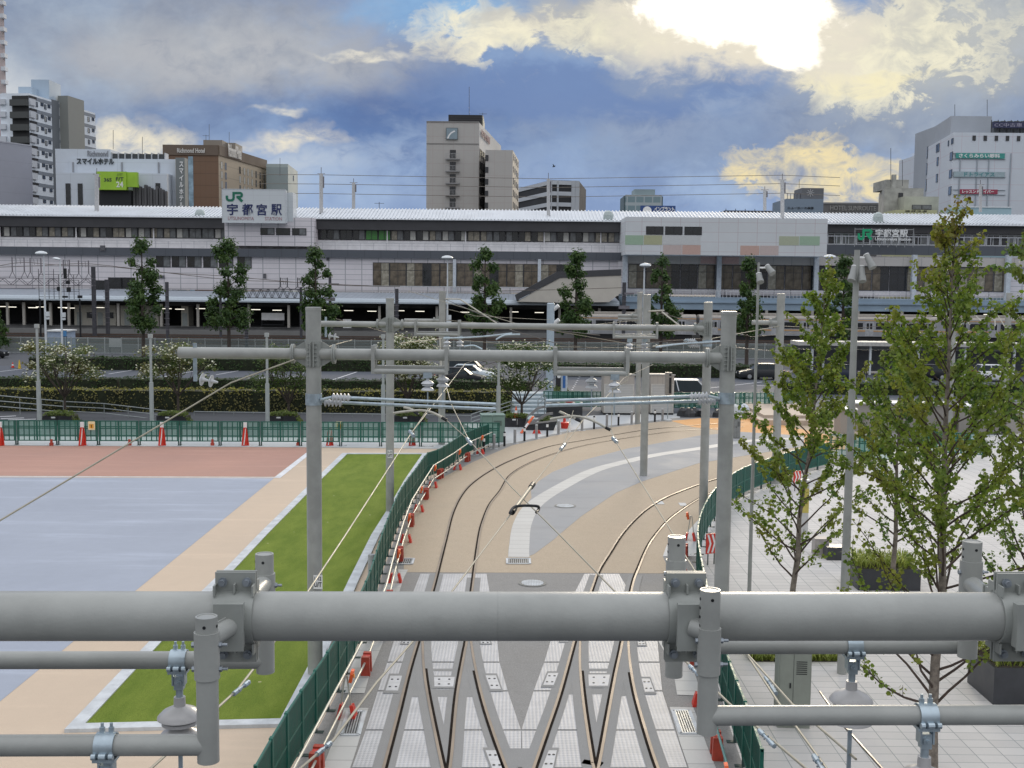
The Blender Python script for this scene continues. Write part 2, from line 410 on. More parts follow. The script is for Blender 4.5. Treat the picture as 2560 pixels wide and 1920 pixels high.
def text_mesh(body, bold=0.0, extrude=.02):
    cu = bpy.data.curves.new('lettering', 'FONT'); cu.body = body; cu.size = 1.0; cu.extrude = extrude; cu.offset = bold; cu.resolution_u = 2
    ob = bpy.data.objects.new('lettering', cu); COL.objects.link(ob)
    dg = bpy.context.evaluated_depsgraph_get(); dg.update()
    me = bpy.data.meshes.new_from_object(ob.evaluated_get(dg))
    bpy.data.objects.remove(ob); return me
def letter(name, body, o, ex, ez, mat, parent, bold=.012, depth=.05):
    """lettering fitted into the rectangle o, o+ex, o+ez (world vectors)"""
    me = text_mesh(body, bold); o, ex, ez = V3(o), V3(ex), V3(ez)
    if len(me.vertices) == 0: return None
    xs = [v.co.x for v in me.vertices]; ys = [v.co.y for v in me.vertices]; x0, x1, y0, y1 = min(xs), max(xs), min(ys), max(ys)
    nn = ex.cross(ez).normalized(); iv = RM[parent.name].inverted() if parent is not None else Matrix()
    for v in me.vertices:
        p = o + ex * ((v.co.x - x0) / (x1 - x0)) + ez * ((v.co.y - y0) / (y1 - y0)) + nn * (depth if v.co.z > 0 else 0.0)
        v.co = iv @ p
    me.name = name; me.materials.clear(); me.materials.append(mat)
    ob = bpy.data.objects.new(name, me); COL.objects.link(ob)
    if parent is not None: ob.parent = parent
    return ob
zz = V3((0, 0, 1))
bolts_m = M('dark_iron', (.03, .032, .035), .5, .6, var=.3, scale=20)
kerb_m = M('kerb_stone', (.55, .58, .60), .75, var=.14, scale=2.5, bump=.2)
white_pl = M('white_plastic', (.78, .79, .78), .5, var=.04)
lamp_m = M('lamp_white', (.66, .70, .72), .4, var=.05)
wire_d = M('wire_dark', (.16, .14, .12), .4, .6, var=.2, scale=3)
# ------------------------------------------------------------ ground and paving
asphalt = ground_mat('asphalt', (.085, .09, .10), .22, .3, .85, .3, .15, 20)
lot_asphalt = ground_mat('lot_asphalt', (.082, .092, .112), .2, .25, .8, .35, .12, 18)
ballast_m = ground_mat('ballast', (.075, .072, .068), .35, .6, .95, .1, .4, 9, .6)
tan_m = ground_mat('tan_walk', (.58, .47, .36), .09, .14, .85, .25, .2, 60, .3, .10)
blue_m = ground_mat('blue_court', (.34, .375, .445), .12, .10, .7, .3, .22, 60, .2, .22)
red_m = ground_mat('red_court', (.44, .262, .21), .10, .16, .85, .25, .25, 60, .3, .12)
white_line = M('line_paint', (.72, .73, .75), .7, var=.12, scale=3)
track_m = ground_mat('track_paving', (.455, .375, .28), .12, .38, .9, .2, .3, 38, .5)
apron_m = ground_mat('apron', (.265, .26, .25), .2, .42, .88, .25, .35, 30, .45)
island_m = ground_mat('island_paving', (.34, .345, .35), .10, .14, .85, .25, .35, 45, .2, -.12)
pale_m = ground_mat('pale_concrete', (.48, .50, .51), .1, .1, .75, .3, .3, 40, .2)
orange_m = ground_mat('orange_paving', (.66, .36, .15), .1, .15, .85, .25, .3, 45, .2)
tile_m = grid_mat('plaza_tiles', (.60, .58, .555), (.30, .32, .31), .50, .34, .016, .016, 'xy', .85, .05, .05, spec=.15, bump=.25, off=(0, 0))
drain_m = grid_mat('drain_channel', (.50, .50, .48), (.34, .34, .33), 50, .6, .0, .03, 'xy', .7, .06, .04)

mb = MB(); mb.add([(-4000, -300, 0), (4000, -300, 0), (4000, 5000, 0), (-4000, 5000, 0)], [(0, 1, 2, 3)])
struct(mb.build('ground', asphalt))
flat('court_walkway', [(-900, 1100), (1245, 1108), (1233, 1114), (1168, 1141), (1096, 1192), (1040, 1247), (1000, 1312), (960, 1422), (920, 1562), (850, 1722), (800, 1812), (690, 2010), (560, 2300), (-900, 2300)], .004, tan_m)
flat('blue_court', [(-900, 1190.5), (685, 1196), (342, 1475), (157, 1626), (-900, 2490)], .008, blue_m)
flat('red_court', [(-900, 1109), (783, 1119), (686, 1192), (-900, 1187)], .008, red_m)
mb = MB()
a, b = G(-900, 1188), G(686, 1194); mb.add([(a.x, a.y - .06, .012), (b.x, b.y - .06, .012), (b.x, b.y + .06, .012), (a.x, a.y + .06, .012)], [(0, 1, 2, 3)])
a, b = G(686, 1195), G(785, 1118); mb.add([(a.x - .02, a.y, .0125), (a.x + .26, a.y, .0125), (b.x + .26, b.y, .0125), (b.x - .02, b.y, .0125)], [(0, 1, 2, 3)])
struct(mb.build('court_lines', white_line))
flat('fence_strip', [(-900, 1088), (1240, 1097), (1252, 1113), (1090, 1122.5), (800, 1119), (-900, 1108.5)], .016, pale_m)
# artificial lawn with its raised kerb
lawn_px = [(213, 1817), (405, 1609), (587, 1427), (669, 1339), (767, 1239), (808, 1197), (868, 1138), (1056, 1138), (1012, 1202), (972, 1272), (928, 1342), (872, 1455), (769, 1675), (701, 1805)]
lawn_m = bpy.data.materials.new('turf'); lawn_m.use_nodes = True
t = NT(lawn_m.node_tree); o_ = t.n('ShaderNodeOutputMaterial'); bs = t.n('ShaderNodeBsdfPrincipled'); t.t.links.new(bs.outputs[0], o_.inputs[0])
oc = t.n('ShaderNodeTexCoord').outputs['Object']
st = t.noise(t.vm('MULTIPLY', oc, (1.0, .35, 1)), 1.6, 6, .7); fi = t.noise(oc, 55, 4, .75); lit = t.noise(oc, 3.1, 2, .5)
c = t.mix(t.rng(st.outputs[0], .3, .7), (.15, .222, .028), (.235, .305, .048)); c = t.mix(t.rng(fi.outputs[0], .3, .6), (.095, .14, .018), c)
vo = t.n('ShaderNodeTexVoronoi'); t.put(vo.inputs['Vector'], oc); vo.inputs['Scale'].default_value = 1.1
c = t.mix(t.m('LESS_THAN', vo.outputs['Distance'], .045), c, (.42, .42, .22))
t.put(bs.inputs['Base Color'], c); bs.inputs['Roughness'].default_value = .9; bs.inputs['Specular IOR Level'].default_value = .15
bn = t.n('ShaderNodeBump'); bn.inputs['Strength'].default_value = .8; bn.inputs['Distance'].default_value = .03; t.put(bn.inputs['Height'], fi.outputs[0]); t.t.links.new(bn.outputs[0], bs.inputs['Normal'])
lawn = flat('lawn', lawn_px, .05, lawn_m)
pts = [G(u, v) for u, v in lawn_px]; pts = pts[::-1] if sum(p.x * q.y - q.x * p.y for p, q in zip(pts, pts[1:] + pts[:1])) < 0 else pts
mb = MB(); n = len(pts)
def inset(pts, d):
    res = []
    for i in range(len(pts)):
        a, b, c = pts[i - 1], pts[i], pts[(i + 1) % len(pts)]
        d1 = (b - a).normalized(); d2 = (c - b).normalized(); n1 = V3((-d1.y, d1.x, 0)); n2 = V3((-d2.y, d2.x, 0)); nn = (n1 + n2).normalized()
        res.append(b + nn * (d / max(.4, nn.dot(n1))))
    return res
o1 = inset(pts, -.28); i1 = inset(pts, -.0)
for z0, z1, A, B in ((.075, .075, i1, o1),):
    for i in range(n):
        j = (i + 1) % n
        mb.add([A[i] + V3((0, 0, .075)), B[i] + V3((0, 0, .075)), B[j] + V3((0, 0, .075)), A[j] + V3((0, 0, .075))], [(0, 1, 2, 3)])
        mb.add([B[i], B[j], B[j] + V3((0, 0, .075)), B[i] + V3((0, 0, .075))], [(0, 1, 2, 3)])
        mb.add([A[i], A[j], A[j] + V3((0, 0, .075)), A[i] + V3((0, 0, .075))], [(3, 2, 1, 0)])
struct(mb.build('lawn_kerb', kerb_m))

# tramway corridor
LF = [(640, 2110), (715, 1960), (801, 1811), (850, 1721), (920, 1561), (960, 1421), (1000, 1311), (1040, 1246), (1071, 1199), (1096, 1191), (1125, 1171), (1168, 1140), (1233, 1113)]
RF = [(1900, 2060), (1862, 1930), (1828, 1830), (1795, 1715), (1766, 1590), (1748, 1490), (1742, 1430), (1748, 1385), (1762, 1345), (1783, 1308), (1815, 1272), (1862, 1240), (1930, 1212), (2005, 1185), (2092, 1164)]
flat('tramway_apron', LF + [(1280, 1108), (1430, 1075), (1690, 1045), (2250, 1045), (2250, 1120), (2092, 1166)] + RF[::-1][1:], .008, apron_m)
flat('track_paving', [(1010, 1431.5), (1007, 1350), (1010, 1339), (1045, 1265), (1074, 1222), (1103, 1196), (1184, 1155), (1280, 1114), (1425, 1081), (1569, 1064), (1679, 1051), (1800, 1046), (2150, 1052), (2150, 1110), (2030, 1150), (1930, 1193), (1860, 1222), (1800, 1262), (1743, 1303), (1711, 1339), (1668, 1361), (1657, 1392), (1676, 1434.5)], .012, track_m)
flat('orange_crossing', [(1679, 1053), (1750, 1046), (1870, 1047), (1950, 1062), (2115, 1098), (2112, 1126), (2030, 1127), (1940, 1100), (1860, 1083), (1730, 1068)], .016, orange_m)
flat('track_island', [(1283, 1394), (1286, 1339), (1296, 1300), (1315, 1262), (1329, 1245), (1327, 1228), (1345, 1205), (1381, 1181), (1454, 1152), (1569, 1122), (1627, 1112), (1746, 1090), (1850, 1080), (2010, 1090), (2010, 1116), (1873, 1138), (1746, 1159), (1607, 1204), (1540, 1233), (1454, 1291), (1396, 1339), (1388, 1347), (1336, 1386), (1316, 1394)], .017, island_m)
isl = catmull([G(*p) for p in [(1297, 1394), (1298, 1366), (1306, 1311), (1333, 1265), (1391, 1225), (1483, 1178), (1569, 1154), (1642, 1138), (1749, 1122), (1873, 1103), (2010, 1096)]], 8)
mb = MB(); strip(mb, isl, -.33, .33, .021); struct(mb.build('island_drain', drain_m))
# small gratings let into the island strip
def quadpx(pts): return [G(*p) for p in pts]
grate_m = M('grate_steel', (.30, .33, .34), .45, .5, var=.2, scale=12)
def grate(pxs, label, nb=8):
    q = quadpx(pxs); c = sum(q, V3()) / 4; th = thing('drain_grate', label, 'drain grate', (c.x, c.y, .0))
    fr = MB(); z0, z1 = .022, .034
    for i in range(4): fr.bar(q[i] + V3((0, 0, .028)), q[(i + 1) % 4] + V3((0, 0, .028)), .07, .016)
    fr.build('frame', kerb_m, th)
    pit = MB(); pit.add([p + V3((0, 0, .023)) for p in q], [(0, 1, 2, 3)]); pit.build('pit', bolts_m, th)
    gb = MB()
    for k in range(1, nb):
        f = k / nb; gb.bar(q[0].lerp(q[1], f) + V3((0, 0, .03)), q[3].lerp(q[2], f) + V3((0, 0, .03)), .022, .014)
    gb.build('bars', grate_m, th); return th
grate([(976, 1412), (1030, 1412), (1035, 1398), (982, 1398)], 'small slotted drain grate beside the green fence, left of the left tracks', 11)
grate([(1268, 1411), (1325, 1411), (1324, 1398), (1268, 1398)], 'slotted drain grate at the near tip of the grey island between the two tracks', 11)
grate([(852, 1840), (897, 1840), (912, 1781), (870, 1781)], 'long steel drain grate in the left gutter near the bottom of the picture', 7)
grate([(1701, 1836), (1746, 1836), (1723, 1779), (1682, 1779)], 'long steel drain grate in the right gutter near the green fence', 7)
# drain gutters left and right
for nm, px in (('gutter', [(1000, 1425), (989, 1445), (930, 1613), (897, 1686), (882, 1735)]), ('gutter', [(891, 1772), (857, 1878), (840, 1925), (800, 2030)]),
               ('gutter', [(1668, 1600), (1700, 1655), (1715, 1704), (1722, 1740)]), ('gutter', [(1704, 1770), (1734, 1864), (1757, 1925), (1800, 2040)])):
    mb = MB(); strip(mb, [G(*p) for p in px], -.24, .24, .0185); struct(mb.build(nm, drain_m))

# steel cover plates round the turnout
plate_m = bpy.data.materials.new('checker_plate'); plate_m.use_nodes = True
t = NT(plate_m.node_tree); o_ = t.n('ShaderNodeOutputMaterial'); bs = t.n('ShaderNodeBsdfPrincipled'); t.t.links.new(bs.outputs[0], o_.inputs[0])
oc = t.n('ShaderNodeTexCoord').outputs['Object']; x, y, z = t.sep(oc)
s1 = t.m('SINE', t.m('MULTIPLY', t.m('ADD', x, y), 42)); s2 = t.m('SINE', t.m('MULTIPLY', t.m('SUBTRACT', x, y), 42)); pt = t.rng(t.m('MULTIPLY', s1, s2), -.3, .5)
nz = t.noise(oc, 1.3, 6, .65)
c = t.mix(t.rng(nz.outputs[0], .3, .7), (.42, .425, .435), (.53, .535, .545)); c = t.mix(t.m('MULTIPLY', pt, .45), c, (.36, .36, .36))
t.put(bs.inputs['Base Color'], c); bs.inputs['Roughness'].default_value = .55; bs.inputs['Specular IOR Level'].default_value = .5
bn = t.n('ShaderNodeBump'); bn.inputs['Strength'].default_value = .5; bn.inputs['Distance'].default_value = .01; t.put(bn.inputs['Height'], pt); t.t.links.new(bn.outputs[0], bs.inputs['Normal'])
def lerp_side(side, v):
    for (u1, v1), (u2, v2) in zip(side, side[1:]):
        if v1 <= v <= v2: return u1 + (u2 - u1) * (v - v1) / (v2 - v1)
    (u1, v1), (u2, v2) = side[-2:]; return u1 + (u2 - u1) * (v - v1) / (v2 - v1)
LL = [(1052, 1434), (986, 1597), (968, 1658), (944, 1731), (914, 1829), (881, 1918), (840, 2040)]
LR = [(1216, 1434), (1243, 1597), (1248, 1655), (1269, 1728), (1303, 1829), (1304, 1870), (1300, 2040)]
RL = [(1462, 1434), (1378, 1597), (1364, 1648), (1338, 1717), (1304, 1826), (1306, 1870), (1308, 2040)]
RR = [(1622, 1438), (1643, 1597), (1649, 1661), (1656, 1735), (1685, 1822), (1717, 1918), (1760, 2040)]
mb = MB()
for A, B in ((LL, LR), (RL, RR)):
    for v0, v1 in ((1436, 1594), (1595, 1656), (1659, 1728), (1731, 1826), (1829, 1921), (1924, 2040)):
        mb.add([G(lerp_side(A, v0), v0) + V3((0, 0, .019)), G(lerp_side(A, v1), v1) + V3((0, 0, .019)), G(lerp_side(B, v1), v1) + V3((0, 0, .019)), G(lerp_side(B, v0), v0) + V3((0, 0, .019))], [(0, 1, 2, 3)])
struct(mb.build('plate_paving', plate_m))
seal_m = ground_mat('track_seal', (.27, .27, .265), .14, .2, .85, .25, .4, 40, .3)
mb = MB()
for tri in ([(1051, 1597), (1028, 1745), (1066, 1745)], [(1172, 1597), (1146, 1745), (1204, 1745)], [(1446, 1597), (1402, 1738), (1456, 1738)], [(1563, 1597), (1532, 1742), (1588, 1742)],
            [(1096, 1826), (1132, 1826), (1122, 1990), (1108, 1990)], [(1474, 1826), (1510, 1826), (1494, 1990), (1484, 1990)],
            [(1080, 1680), (1141, 1680), (1140, 1674), (1079, 1674)], [(1080, 1744), (1134, 1744), (1136, 1726), (1078, 1726)], [(1467, 1680), (1533, 1680), (1533, 1674), (1467, 1674)], [(1470, 1738), (1520, 1738), (1523, 1722), (1468, 1722)],
            [(1236, 1921), (1246, 1874), (1345, 1874), (1334, 1921)]):
    mb.add([G(*p) + V3((0, 0, .0225)) for p in tri], [tuple(range(len(tri)))])
# bands sealing each rail
TR = {'A': ([(935, 2010), (960, 1918), (993, 1794), (1021, 1682), (1046, 1597), (1083, 1469), (1098, 1410), (1115, 1343), (1129, 1288), (1149, 1245), (1175, 1213), (1219, 1181), (1280, 1150), (1367, 1118), (1454, 1102), (1569, 1082), (1627, 1074), (1737, 1064), (1860, 1056)],
            [(1105, 2010), (1126, 1918), (1143, 1742), (1161, 1637), (1168, 1597), (1182, 1469), (1199, 1343), (1210, 1300), (1226, 1262), (1252, 1228), (1280, 1186), (1340, 1152), (1420, 1125), (1500, 1107), (1600, 1091), (1700, 1078), (1860, 1068)]),
      'B': ([(1053, 1560), (1056, 1599), (1058, 1655), (1065, 1717), (1079, 1794), (1105, 1918), (1128, 2010)], [(1171, 1560), (1176.5, 1599), (1185, 1655), (1203, 1735), (1227, 1815), (1264, 1918), (1302, 2010)]),
      'C': ([(1305, 2010), (1336, 1918), (1367, 1829), (1399, 1735), (1434, 1609), (1441, 1585), (1481, 1469), (1497, 1427), (1525, 1382), (1552, 1340), (1584, 1303), (1621, 1271), (1671, 1242), (1743, 1214), (1792, 1198), (1900, 1168), (2060, 1130)],
            [(1473, 2010), (1497, 1918), (1518, 1805), (1539, 1690), (1556, 1609), (1581, 1469), (1598, 1420), (1619, 1371), (1639, 1340), (1671, 1303), (1708, 1274), (1749, 1248), (1792, 1228), (1900, 1190), (2060, 1148)]),
      'D': ([(1447, 1560), (1450, 1599), (1449.5, 1655), (1453, 1707), (1462, 1787), (1479, 1899), (1483, 1918), (1508, 2010)], [(1566, 1560), (1570, 1599), (1575, 1661), (1588, 1735), (1612, 1822), (1643, 1918), (1682, 2010)])}
paths = {}
for k, (l, r) in TR.items():
    paths[k] = (catmull([G(*p) for p in l], 6), catmull([G(*p) for p in r], 6))
sz = .0228
for k, pr in paths.items():
    for pa in pr:
        seg = [p for p in pa if p.y < G(1200, 1434).y]
        sz += .0007; strip(mb, seg, -.2, .2, sz)
struct(mb.build('rail_seal', seal_m))
head_m = M('rail_head', (.27, .22, .17), .5, .35, var=.15, scale=.5, spec=.35)
groove_m = M('rail_groove', (.016, .012, .010), .95, 0, var=.4, scale=4, spec=.08)
labels = {'A': 'grooved tram track curving away to the upper right, left of the grey island', 'B': 'short turnout track branching to the lower right from the left line', 'C': 'grooved tram track curving right on the near side of the grey island', 'D': 'short turnout track branching to the lower right from the right line'}
for k, (l, r) in paths.items():
    th = thing('tram_track', labels[k], 'tram track', tuple(l[0]))
    for pa, sg in ((l, -1), (r, 1)):
        e = .0 if k in 'AC' else .0015
        hb = MB(); strip(hb, pa, -.027, .027, .035 + e); h = hb.build('rail', head_m, th)
        gb = MB(); i0, i1 = (-.078, -.0275) if (sg < 0) == (k in 'AC') else (.0275, .078); gp = pa if k in 'AC' else [q for q in pa if q.y < G(1200, 1672).y]; strip(gb, gp, i0, i1, .0315 + e); g = gb.build('groove', groove_m, th, world=True); g.parent = h
# bolted access covers
cover_px = [((976, 1693), (1005, 1693), (995, 1730), (964, 1730)), ((1214, 1692), (1240, 1692), (1252, 1726), (1226, 1726)), ((1370, 1686), (1396, 1686), (1384, 1716), (1358, 1716)), ((1604, 1700), (1624, 1700), (1636, 1733), (1612, 1733)),
            ((1085, 1696), (1137, 1696), (1133, 1720), (1086, 1720)), ((1471, 1690), (1525, 1690), (1520, 1718), (1472, 1718)), ((1008, 1603), (1030, 1603), (1024, 1612), (1004, 1612)), ((1200, 1603), (1222, 1603), (1226, 1612), (1203, 1612)),
            ((1406, 1598), (1424, 1598), (1420, 1607), (1400, 1607)), ((1594, 1603), (1610, 1603), (1614, 1616), (1596, 1616)), ((1214, 1880), (1240, 1880), (1262, 1930), (1232, 1930)), ((1372, 1880), (1392, 1880), (1382, 1926), (1354, 1926))]
cov_lab = ['bolted steel cover outside the left rail of the left turnout, lower one', 'bolted steel cover outside the right rail of the left turnout, lower one', 'bolted steel cover outside the left rail of the right turnout, lower one', 'bolted steel cover outside the right rail of the right turnout, lower one',
           'wide four-bolt cover between the rails of the left turnout', 'wide four-bolt cover between the rails of the right turnout', 'small pale cover left of the left turnout, just below the big tube', 'small pale cover right of the left turnout, just below the big tube',
           'small pale cover left of the right turnout, just below the big tube', 'small pale cover right of the right turnout, just below the big tube', 'bolted cover at the bottom edge beside the left turnout', 'bolted cover at the bottom edge between the two turnouts']
lid_m = M('cover_lid', (.52, .525, .53), .6, var=.1, scale=6)
for q, lb in zip(cover_px, cov_lab):
    q = quadpx(q); c = sum(q, V3()) / 4; th = thing('access_cover', lb, 'access cover', (c.x, c.y, 0))
    m1 = MB(); m1.add([c + (p - c) * 1.32 + V3((0, 0, .0305)) for p in q], [(0, 3, 2, 1)]); m1.build('frame', seal_m, th)
    m2 = MB(); m2.add([p + V3((0, 0, .033)) for p in q], [(0, 3, 2, 1)]); m2.build('lid', lid_m, th)
    m3 = MB()
    for fa, fb in ((.25, .25), (.75, .25), (.25, .75), (.75, .75)):
        p = q[0].lerp(q[1], fa).lerp(q[3].lerp(q[2], fa), fb); m3.lathe([(.026, 0), (.026, .008)], (p.x, p.y, .0335), n=8)
    m3.build('bolts', bolts_m, th)
# manholes
mh_m = M('manhole_iron', (.22, .225, .215), .7, .3, var=.2, scale=18, bump=.5)
def manhole(u, v, r, lb, m=mh_m, z=.019):
    p = G(u, v); th = thing('manhole_cover', lb, 'manhole cover', (p.x, p.y, 0))
    a = MB(); a.lathe([(r, z), (r, z + .005), (r * .86, z + .005)], (p.x, p.y, 0), n=40); a.build('ring', m, th)
    b = MB()
    b.lathe([(r * .84, z), (r * .84, z + .0075)], (p.x, p.y, 0), n=40)
    b.build('lid', m, th)
    c = MB()
    for i in range(-6, 7):
        w = math.sqrt(max(0, 1 - (i / 7) ** 2)) * r * .8
        c.box(p.x - w, p.x + w, p.y + i * r * .115 - .011, p.y + i * r * .115 + .011, z + .0076, z + .013)
        c.box(p.x + i * r * .115 - .011, p.x + i * r * .115 + .011, p.y - w, p.y + w, z + .0076, z + .0125)
    c.build('ribs', kerb_m if m is mh_m else m, th)
manhole(1331, 1459, .40, 'round ribbed manhole cover in the grey apron between the two tracks')
manhole(1413, 1266, .42, 'round manhole cover in the grey island between the curving tracks', z=.023)
manhole(1068, 1116, .35, 'round manhole cover in the pale strip beside the far end of the lawn', z=.017)
manhole(855, 1114.5, .25, 'small manhole cover in the pale strip above the red court', z=.017)
for u, v, lb in ((1650, 1258, 'small pale inspection plate between the rails of the right curve, left one'), (1707, 1262, 'small pale inspection plate between the rails of the right curve, right one')):
    p = G(u, v); mb = MB(); mb.box(p.x - .14, p.x + .14, p.y - .3, p.y + .3, .014, .024); tag(mb.build('inspection_plate', pale_m), lb, 'inspection plate')

# plaza on the right, pavements, car park
flat('plaza', RF[::-1] + [(2700, 2600), (4200, 2600), (4200, 1085), (2600, 1078), (2300, 1110), (2200, 1130)], .0125, tile_m)
flat('corner_pavement', [(1240, 1112), (1222, 1095), (1160, 1060), (1330, 1045), (1560, 1036), (1700, 1034), (1700, 1048), (1569, 1063), (1425, 1080), (1280, 1113)], .0045, pale_m)
flat('corner_kerb_pavement', [(1657, 1392), (1668, 1361), (1711, 1339), (1743, 1303), (1800, 1262), (1815, 1272), (1783, 1308), (1762, 1345), (1748, 1392)], .0165, pale_m)
flat('car_park', [(-700, 955), (1330, 955), (1345, 1005), (1480, 1010), (1480, 1030), (2900, 1045), (2900, 925), (1850, 925), (800, 921), (-700, 908)], .004, lot_asphalt)
flat('ballast', [(-900, 872), (1280, 888), (3400, 912), (3400, 780), (1280, 760), (-900, 745)], .004, ballast_m)
mb = MB()
def pline(a, b, w=.14, z=.009):
    a, b = G(*a), G(*b); d = (b - a).normalized(); s_ = V3((-d.y, d.x, 0)) * w / 2
    mb.add([a - s_ + V3((0, 0, z)), b - s_ + V3((0, 0, z)), b + s_ + V3((0, 0, z)), a + s_ + V3((0, 0, z))], [(0, 3, 2, 1)])
for a, b in (((0, 929), (70, 921)), ((50, 948), (80, 943)), ((272, 935), (352, 922)), ((225, 947), (262, 938)), ((400, 944), (500, 925)), ((540, 937), (625, 922)), ((816, 955), (892, 930)), ((877, 946), (902, 946)), ((345, 948), (400, 937)),
             ((640, 950), (690, 934)), ((700, 954), (760, 932)), ((1760, 972), (1905, 955)), ((1880, 965), (2120, 955)), ((2200, 985), (2560, 962)), ((2330, 965), (2560, 955)), ((1385, 968), (1415, 968)), ((1385, 978), (1412, 978)), ((1390, 958), (1420, 958))):
    pline(a, b)
for k in range(9): pline((1426 + 2.6 * k, 979 - 4.6 * k), (1430 + 2.6 * k, 979 - 4.6 * k), .35)
for a, b in (((0, 1042), (40, 1040)), ((2, 1047), (60, 1045)), ((20, 1050), (90, 1048))): pline(a, b, .25)
struct(mb.build('parking_lines', white_line))
# ------------------------------------------------------------ railway station
def zv(v, Y, u=1280): return P(u, v, Y).z
def xv(u, Y): return P(u, 715, Y).x
pan_m = grid_mat('station_panels', (.70, .665, .685), (.38, .38, .40), 2.93, .93, .16, .085, 'xz', .6, .05, .025, stain=.10, off=(.6, .1))
pan_w = grid_mat('pavilion_panels', (.64, .67, .69), (.50, .42, .44), 3.27, 1.65, .06, .05, 'xz', .5, .04, .015, off=(1.1, .3))
fas_d = M('fascia_dark', (.050, .050, .054), .55, var=.12, scale=.5)
fas_g = grid_mat('fascia_grey', (.095, .105, .122), (.06, .065, .075), 2.93, 50, .08, 0, 'xz', .5, .05)
roof_w = M('roof_white', (.68, .71, .74), .45, var=.06, scale=.4)
sill_m = M('station_sill', (.74, .74, .75), .6, var=.06, scale=1)
frame_m = M('window_frame', (.022, .022, .025), .4)
glass_k = M('glass_dark', (.020, .022, .025), .08, var=.3, scale=1, spec=.8)
glass_b = M('glass_beige', (.30, .275, .215), .25, var=.25, scale=1.3, spec=.7)
glass_g = M('glass_grey', (.15, .16, .165), .15, var=.3, scale=1.1, spec=.7)
glass_w = M('glass_blind', (.50, .50, .46), .4, var=.1, scale=2)
glass_n = M('glass_green', (.07, .25, .06), .2, var=.2)
glass_br = M('glass_brown', (.13, .105, .075), .12, var=.45, scale=.8, spec=.7)
tube_m = M('lamp_tube', (.9, .88, .8), .5, emit=((1, .93, .78), 1.3))
def win_proto(w, h, panes, frame=frame_m, b=.12, bars=(), parent=None):
    """window: dark frame with sub-part panes; local origin at the bottom middle, facing -y"""
    m = MB(); m.box(-w / 2, w / 2, -.02, .12, 0, b); m.box(-w / 2, w / 2, -.02, .12, h - b, h); m.box(-w / 2, -w / 2 + b, -.02, .12, b, h - b); m.box(w / 2 - b, w / 2, -.02, .12, b, h - b)
    n = len(panes)
    for k in range(1, n): x = -w / 2 + w * k / n; m.box(x - b * .4, x + b * .4, -.01, .11, b, h - b)
    for z in bars: m.box(-w / 2 + b, w / 2 - b, -.012, .11, z - b * .5, z + b * .5)
    o = m.build('window', frame, parent, world=False)
    for k, pm in enumerate(panes):
        q = MB(); x0 = -w / 2 + w * k / n + b * .4; x1 = -w / 2 + w * (k + 1) / n - b * .4; q.box(x0, x1, .0, .03, b * .5, h - b * .5); p_ = q.build('pane', pm, None, world=False); p_.parent = o
    return o
def place_win(proto, loc, rz, parent, used):
    rl = RM[parent.name].translation; lc = V3(loc) - rl
    if id(proto) not in used:
        used.add(id(proto)); proto.parent = parent; proto.location = lc; proto.rotation_euler = (0, 0, rz); return proto
    c = proto.copy(); COL.objects.link(c); c.parent = parent; c.location = lc; c.rotation_euler = (0, 0, rz)
    for ch in proto.children: d = ch.copy(); COL.objects.link(d); d.parent = c
    return c
USED = set()
rs = random.Random(77)
st = thing('station_building', 'long pale panelled railway station with white ribbed roof and dark fascias', 'station', (0, 200, 0))
x0, xe = xv(-500, 200), xv(1552, 200); x2, x3 = xv(2060, 200), xv(3300, 200); xp0, xp1 = xv(1562, 192), xv(2064, 192)
Z = lambda v, Y=200: zv(v, Y)
m = MB(); m.box(x0, xe, 200, 214, 7.2, Z(628.5)); m.box(xv(1543, 200), x3, 199.5, 214, 7.2, zv(637, 199.5, 1800)); m.build('wall', pan_m, st)
m = MB(); m.box(x0, xe, 199.3, 199.99, Z(648.5, 199.3), Z(628.7, 199.3)); m.box(x2, x3, 199, 199.49, zv(637, 199, 2200), zv(613, 199, 2200)); m.build('lower_fascia', fas_g, st)
m = MB(); m.box(x0, xe, 203.2, 212, Z(628), Z(604.5, 203)); m.box(x0, xe, 203.3, 212, Z(604.4, 203), Z(552, 203)); m.box(x2, x3, 203.3, 212, zv(613, 203, 2200), zv(557, 203, 2200)); m.build('upper_wall', sill_m, st)
m = MB(); m.box(x0, xe, 201.6, 203.1, Z(578, 201.6), Z(551, 201.6)); m.box(x2, x3, 202, 203.1, zv(582, 202, 2200), zv(556.5, 202, 2200)); m.build('upper_fascia', fas_d, st)
# roof with ribs
ze, zr = Z(550.5, 201.2), Z(526, 210.5)
m = MB(); m.add([(x0, 201.2, ze), (x3, 201.2, ze), (x3, 210.5, zr), (x0, 210.5, zr), (x0, 222, ze), (x3, 222, ze)], [(0, 1, 2, 3), (3, 2, 5, 4)]); m.box(x0, x3, 201.15, 201.35, ze - .14, ze - .002); m.build('roof', roof_w, st)
m = MB(); k = x0
while k < x3: m.bar((k, 201.18, ze + .09), (k, 210.5, zr + .09), .20, .2); k += .64
m.build('roof_ribs', roof_w, st)
# terrace railing and service pipes
m = MB(); zt = Z(611, 199.6); zb_ = Z(628.6, 199.6); k = x0
while k < xe: m.box(k - .03, k + .03, 199.55, 199.61, zb_, zt); k += 2.27
for q in (0, .45): m.box(x0, xe, 199.56, 199.6, zt - q - .05, zt - q)
k = xv(2066, 199)
while k < xv(2800, 199): m.box(k - .05, k + .05, 199.2, 199.3, zv(613, 199, 2200), zv(592, 199, 2200)); k += 1.6
m.box(xv(2066, 199), x3, 199.2, 199.3, zv(592, 199, 2200), zv(590, 199, 2200)); m.build('terrace_railing', M('terrace_rail', (.42, .43, .46), .5), st)
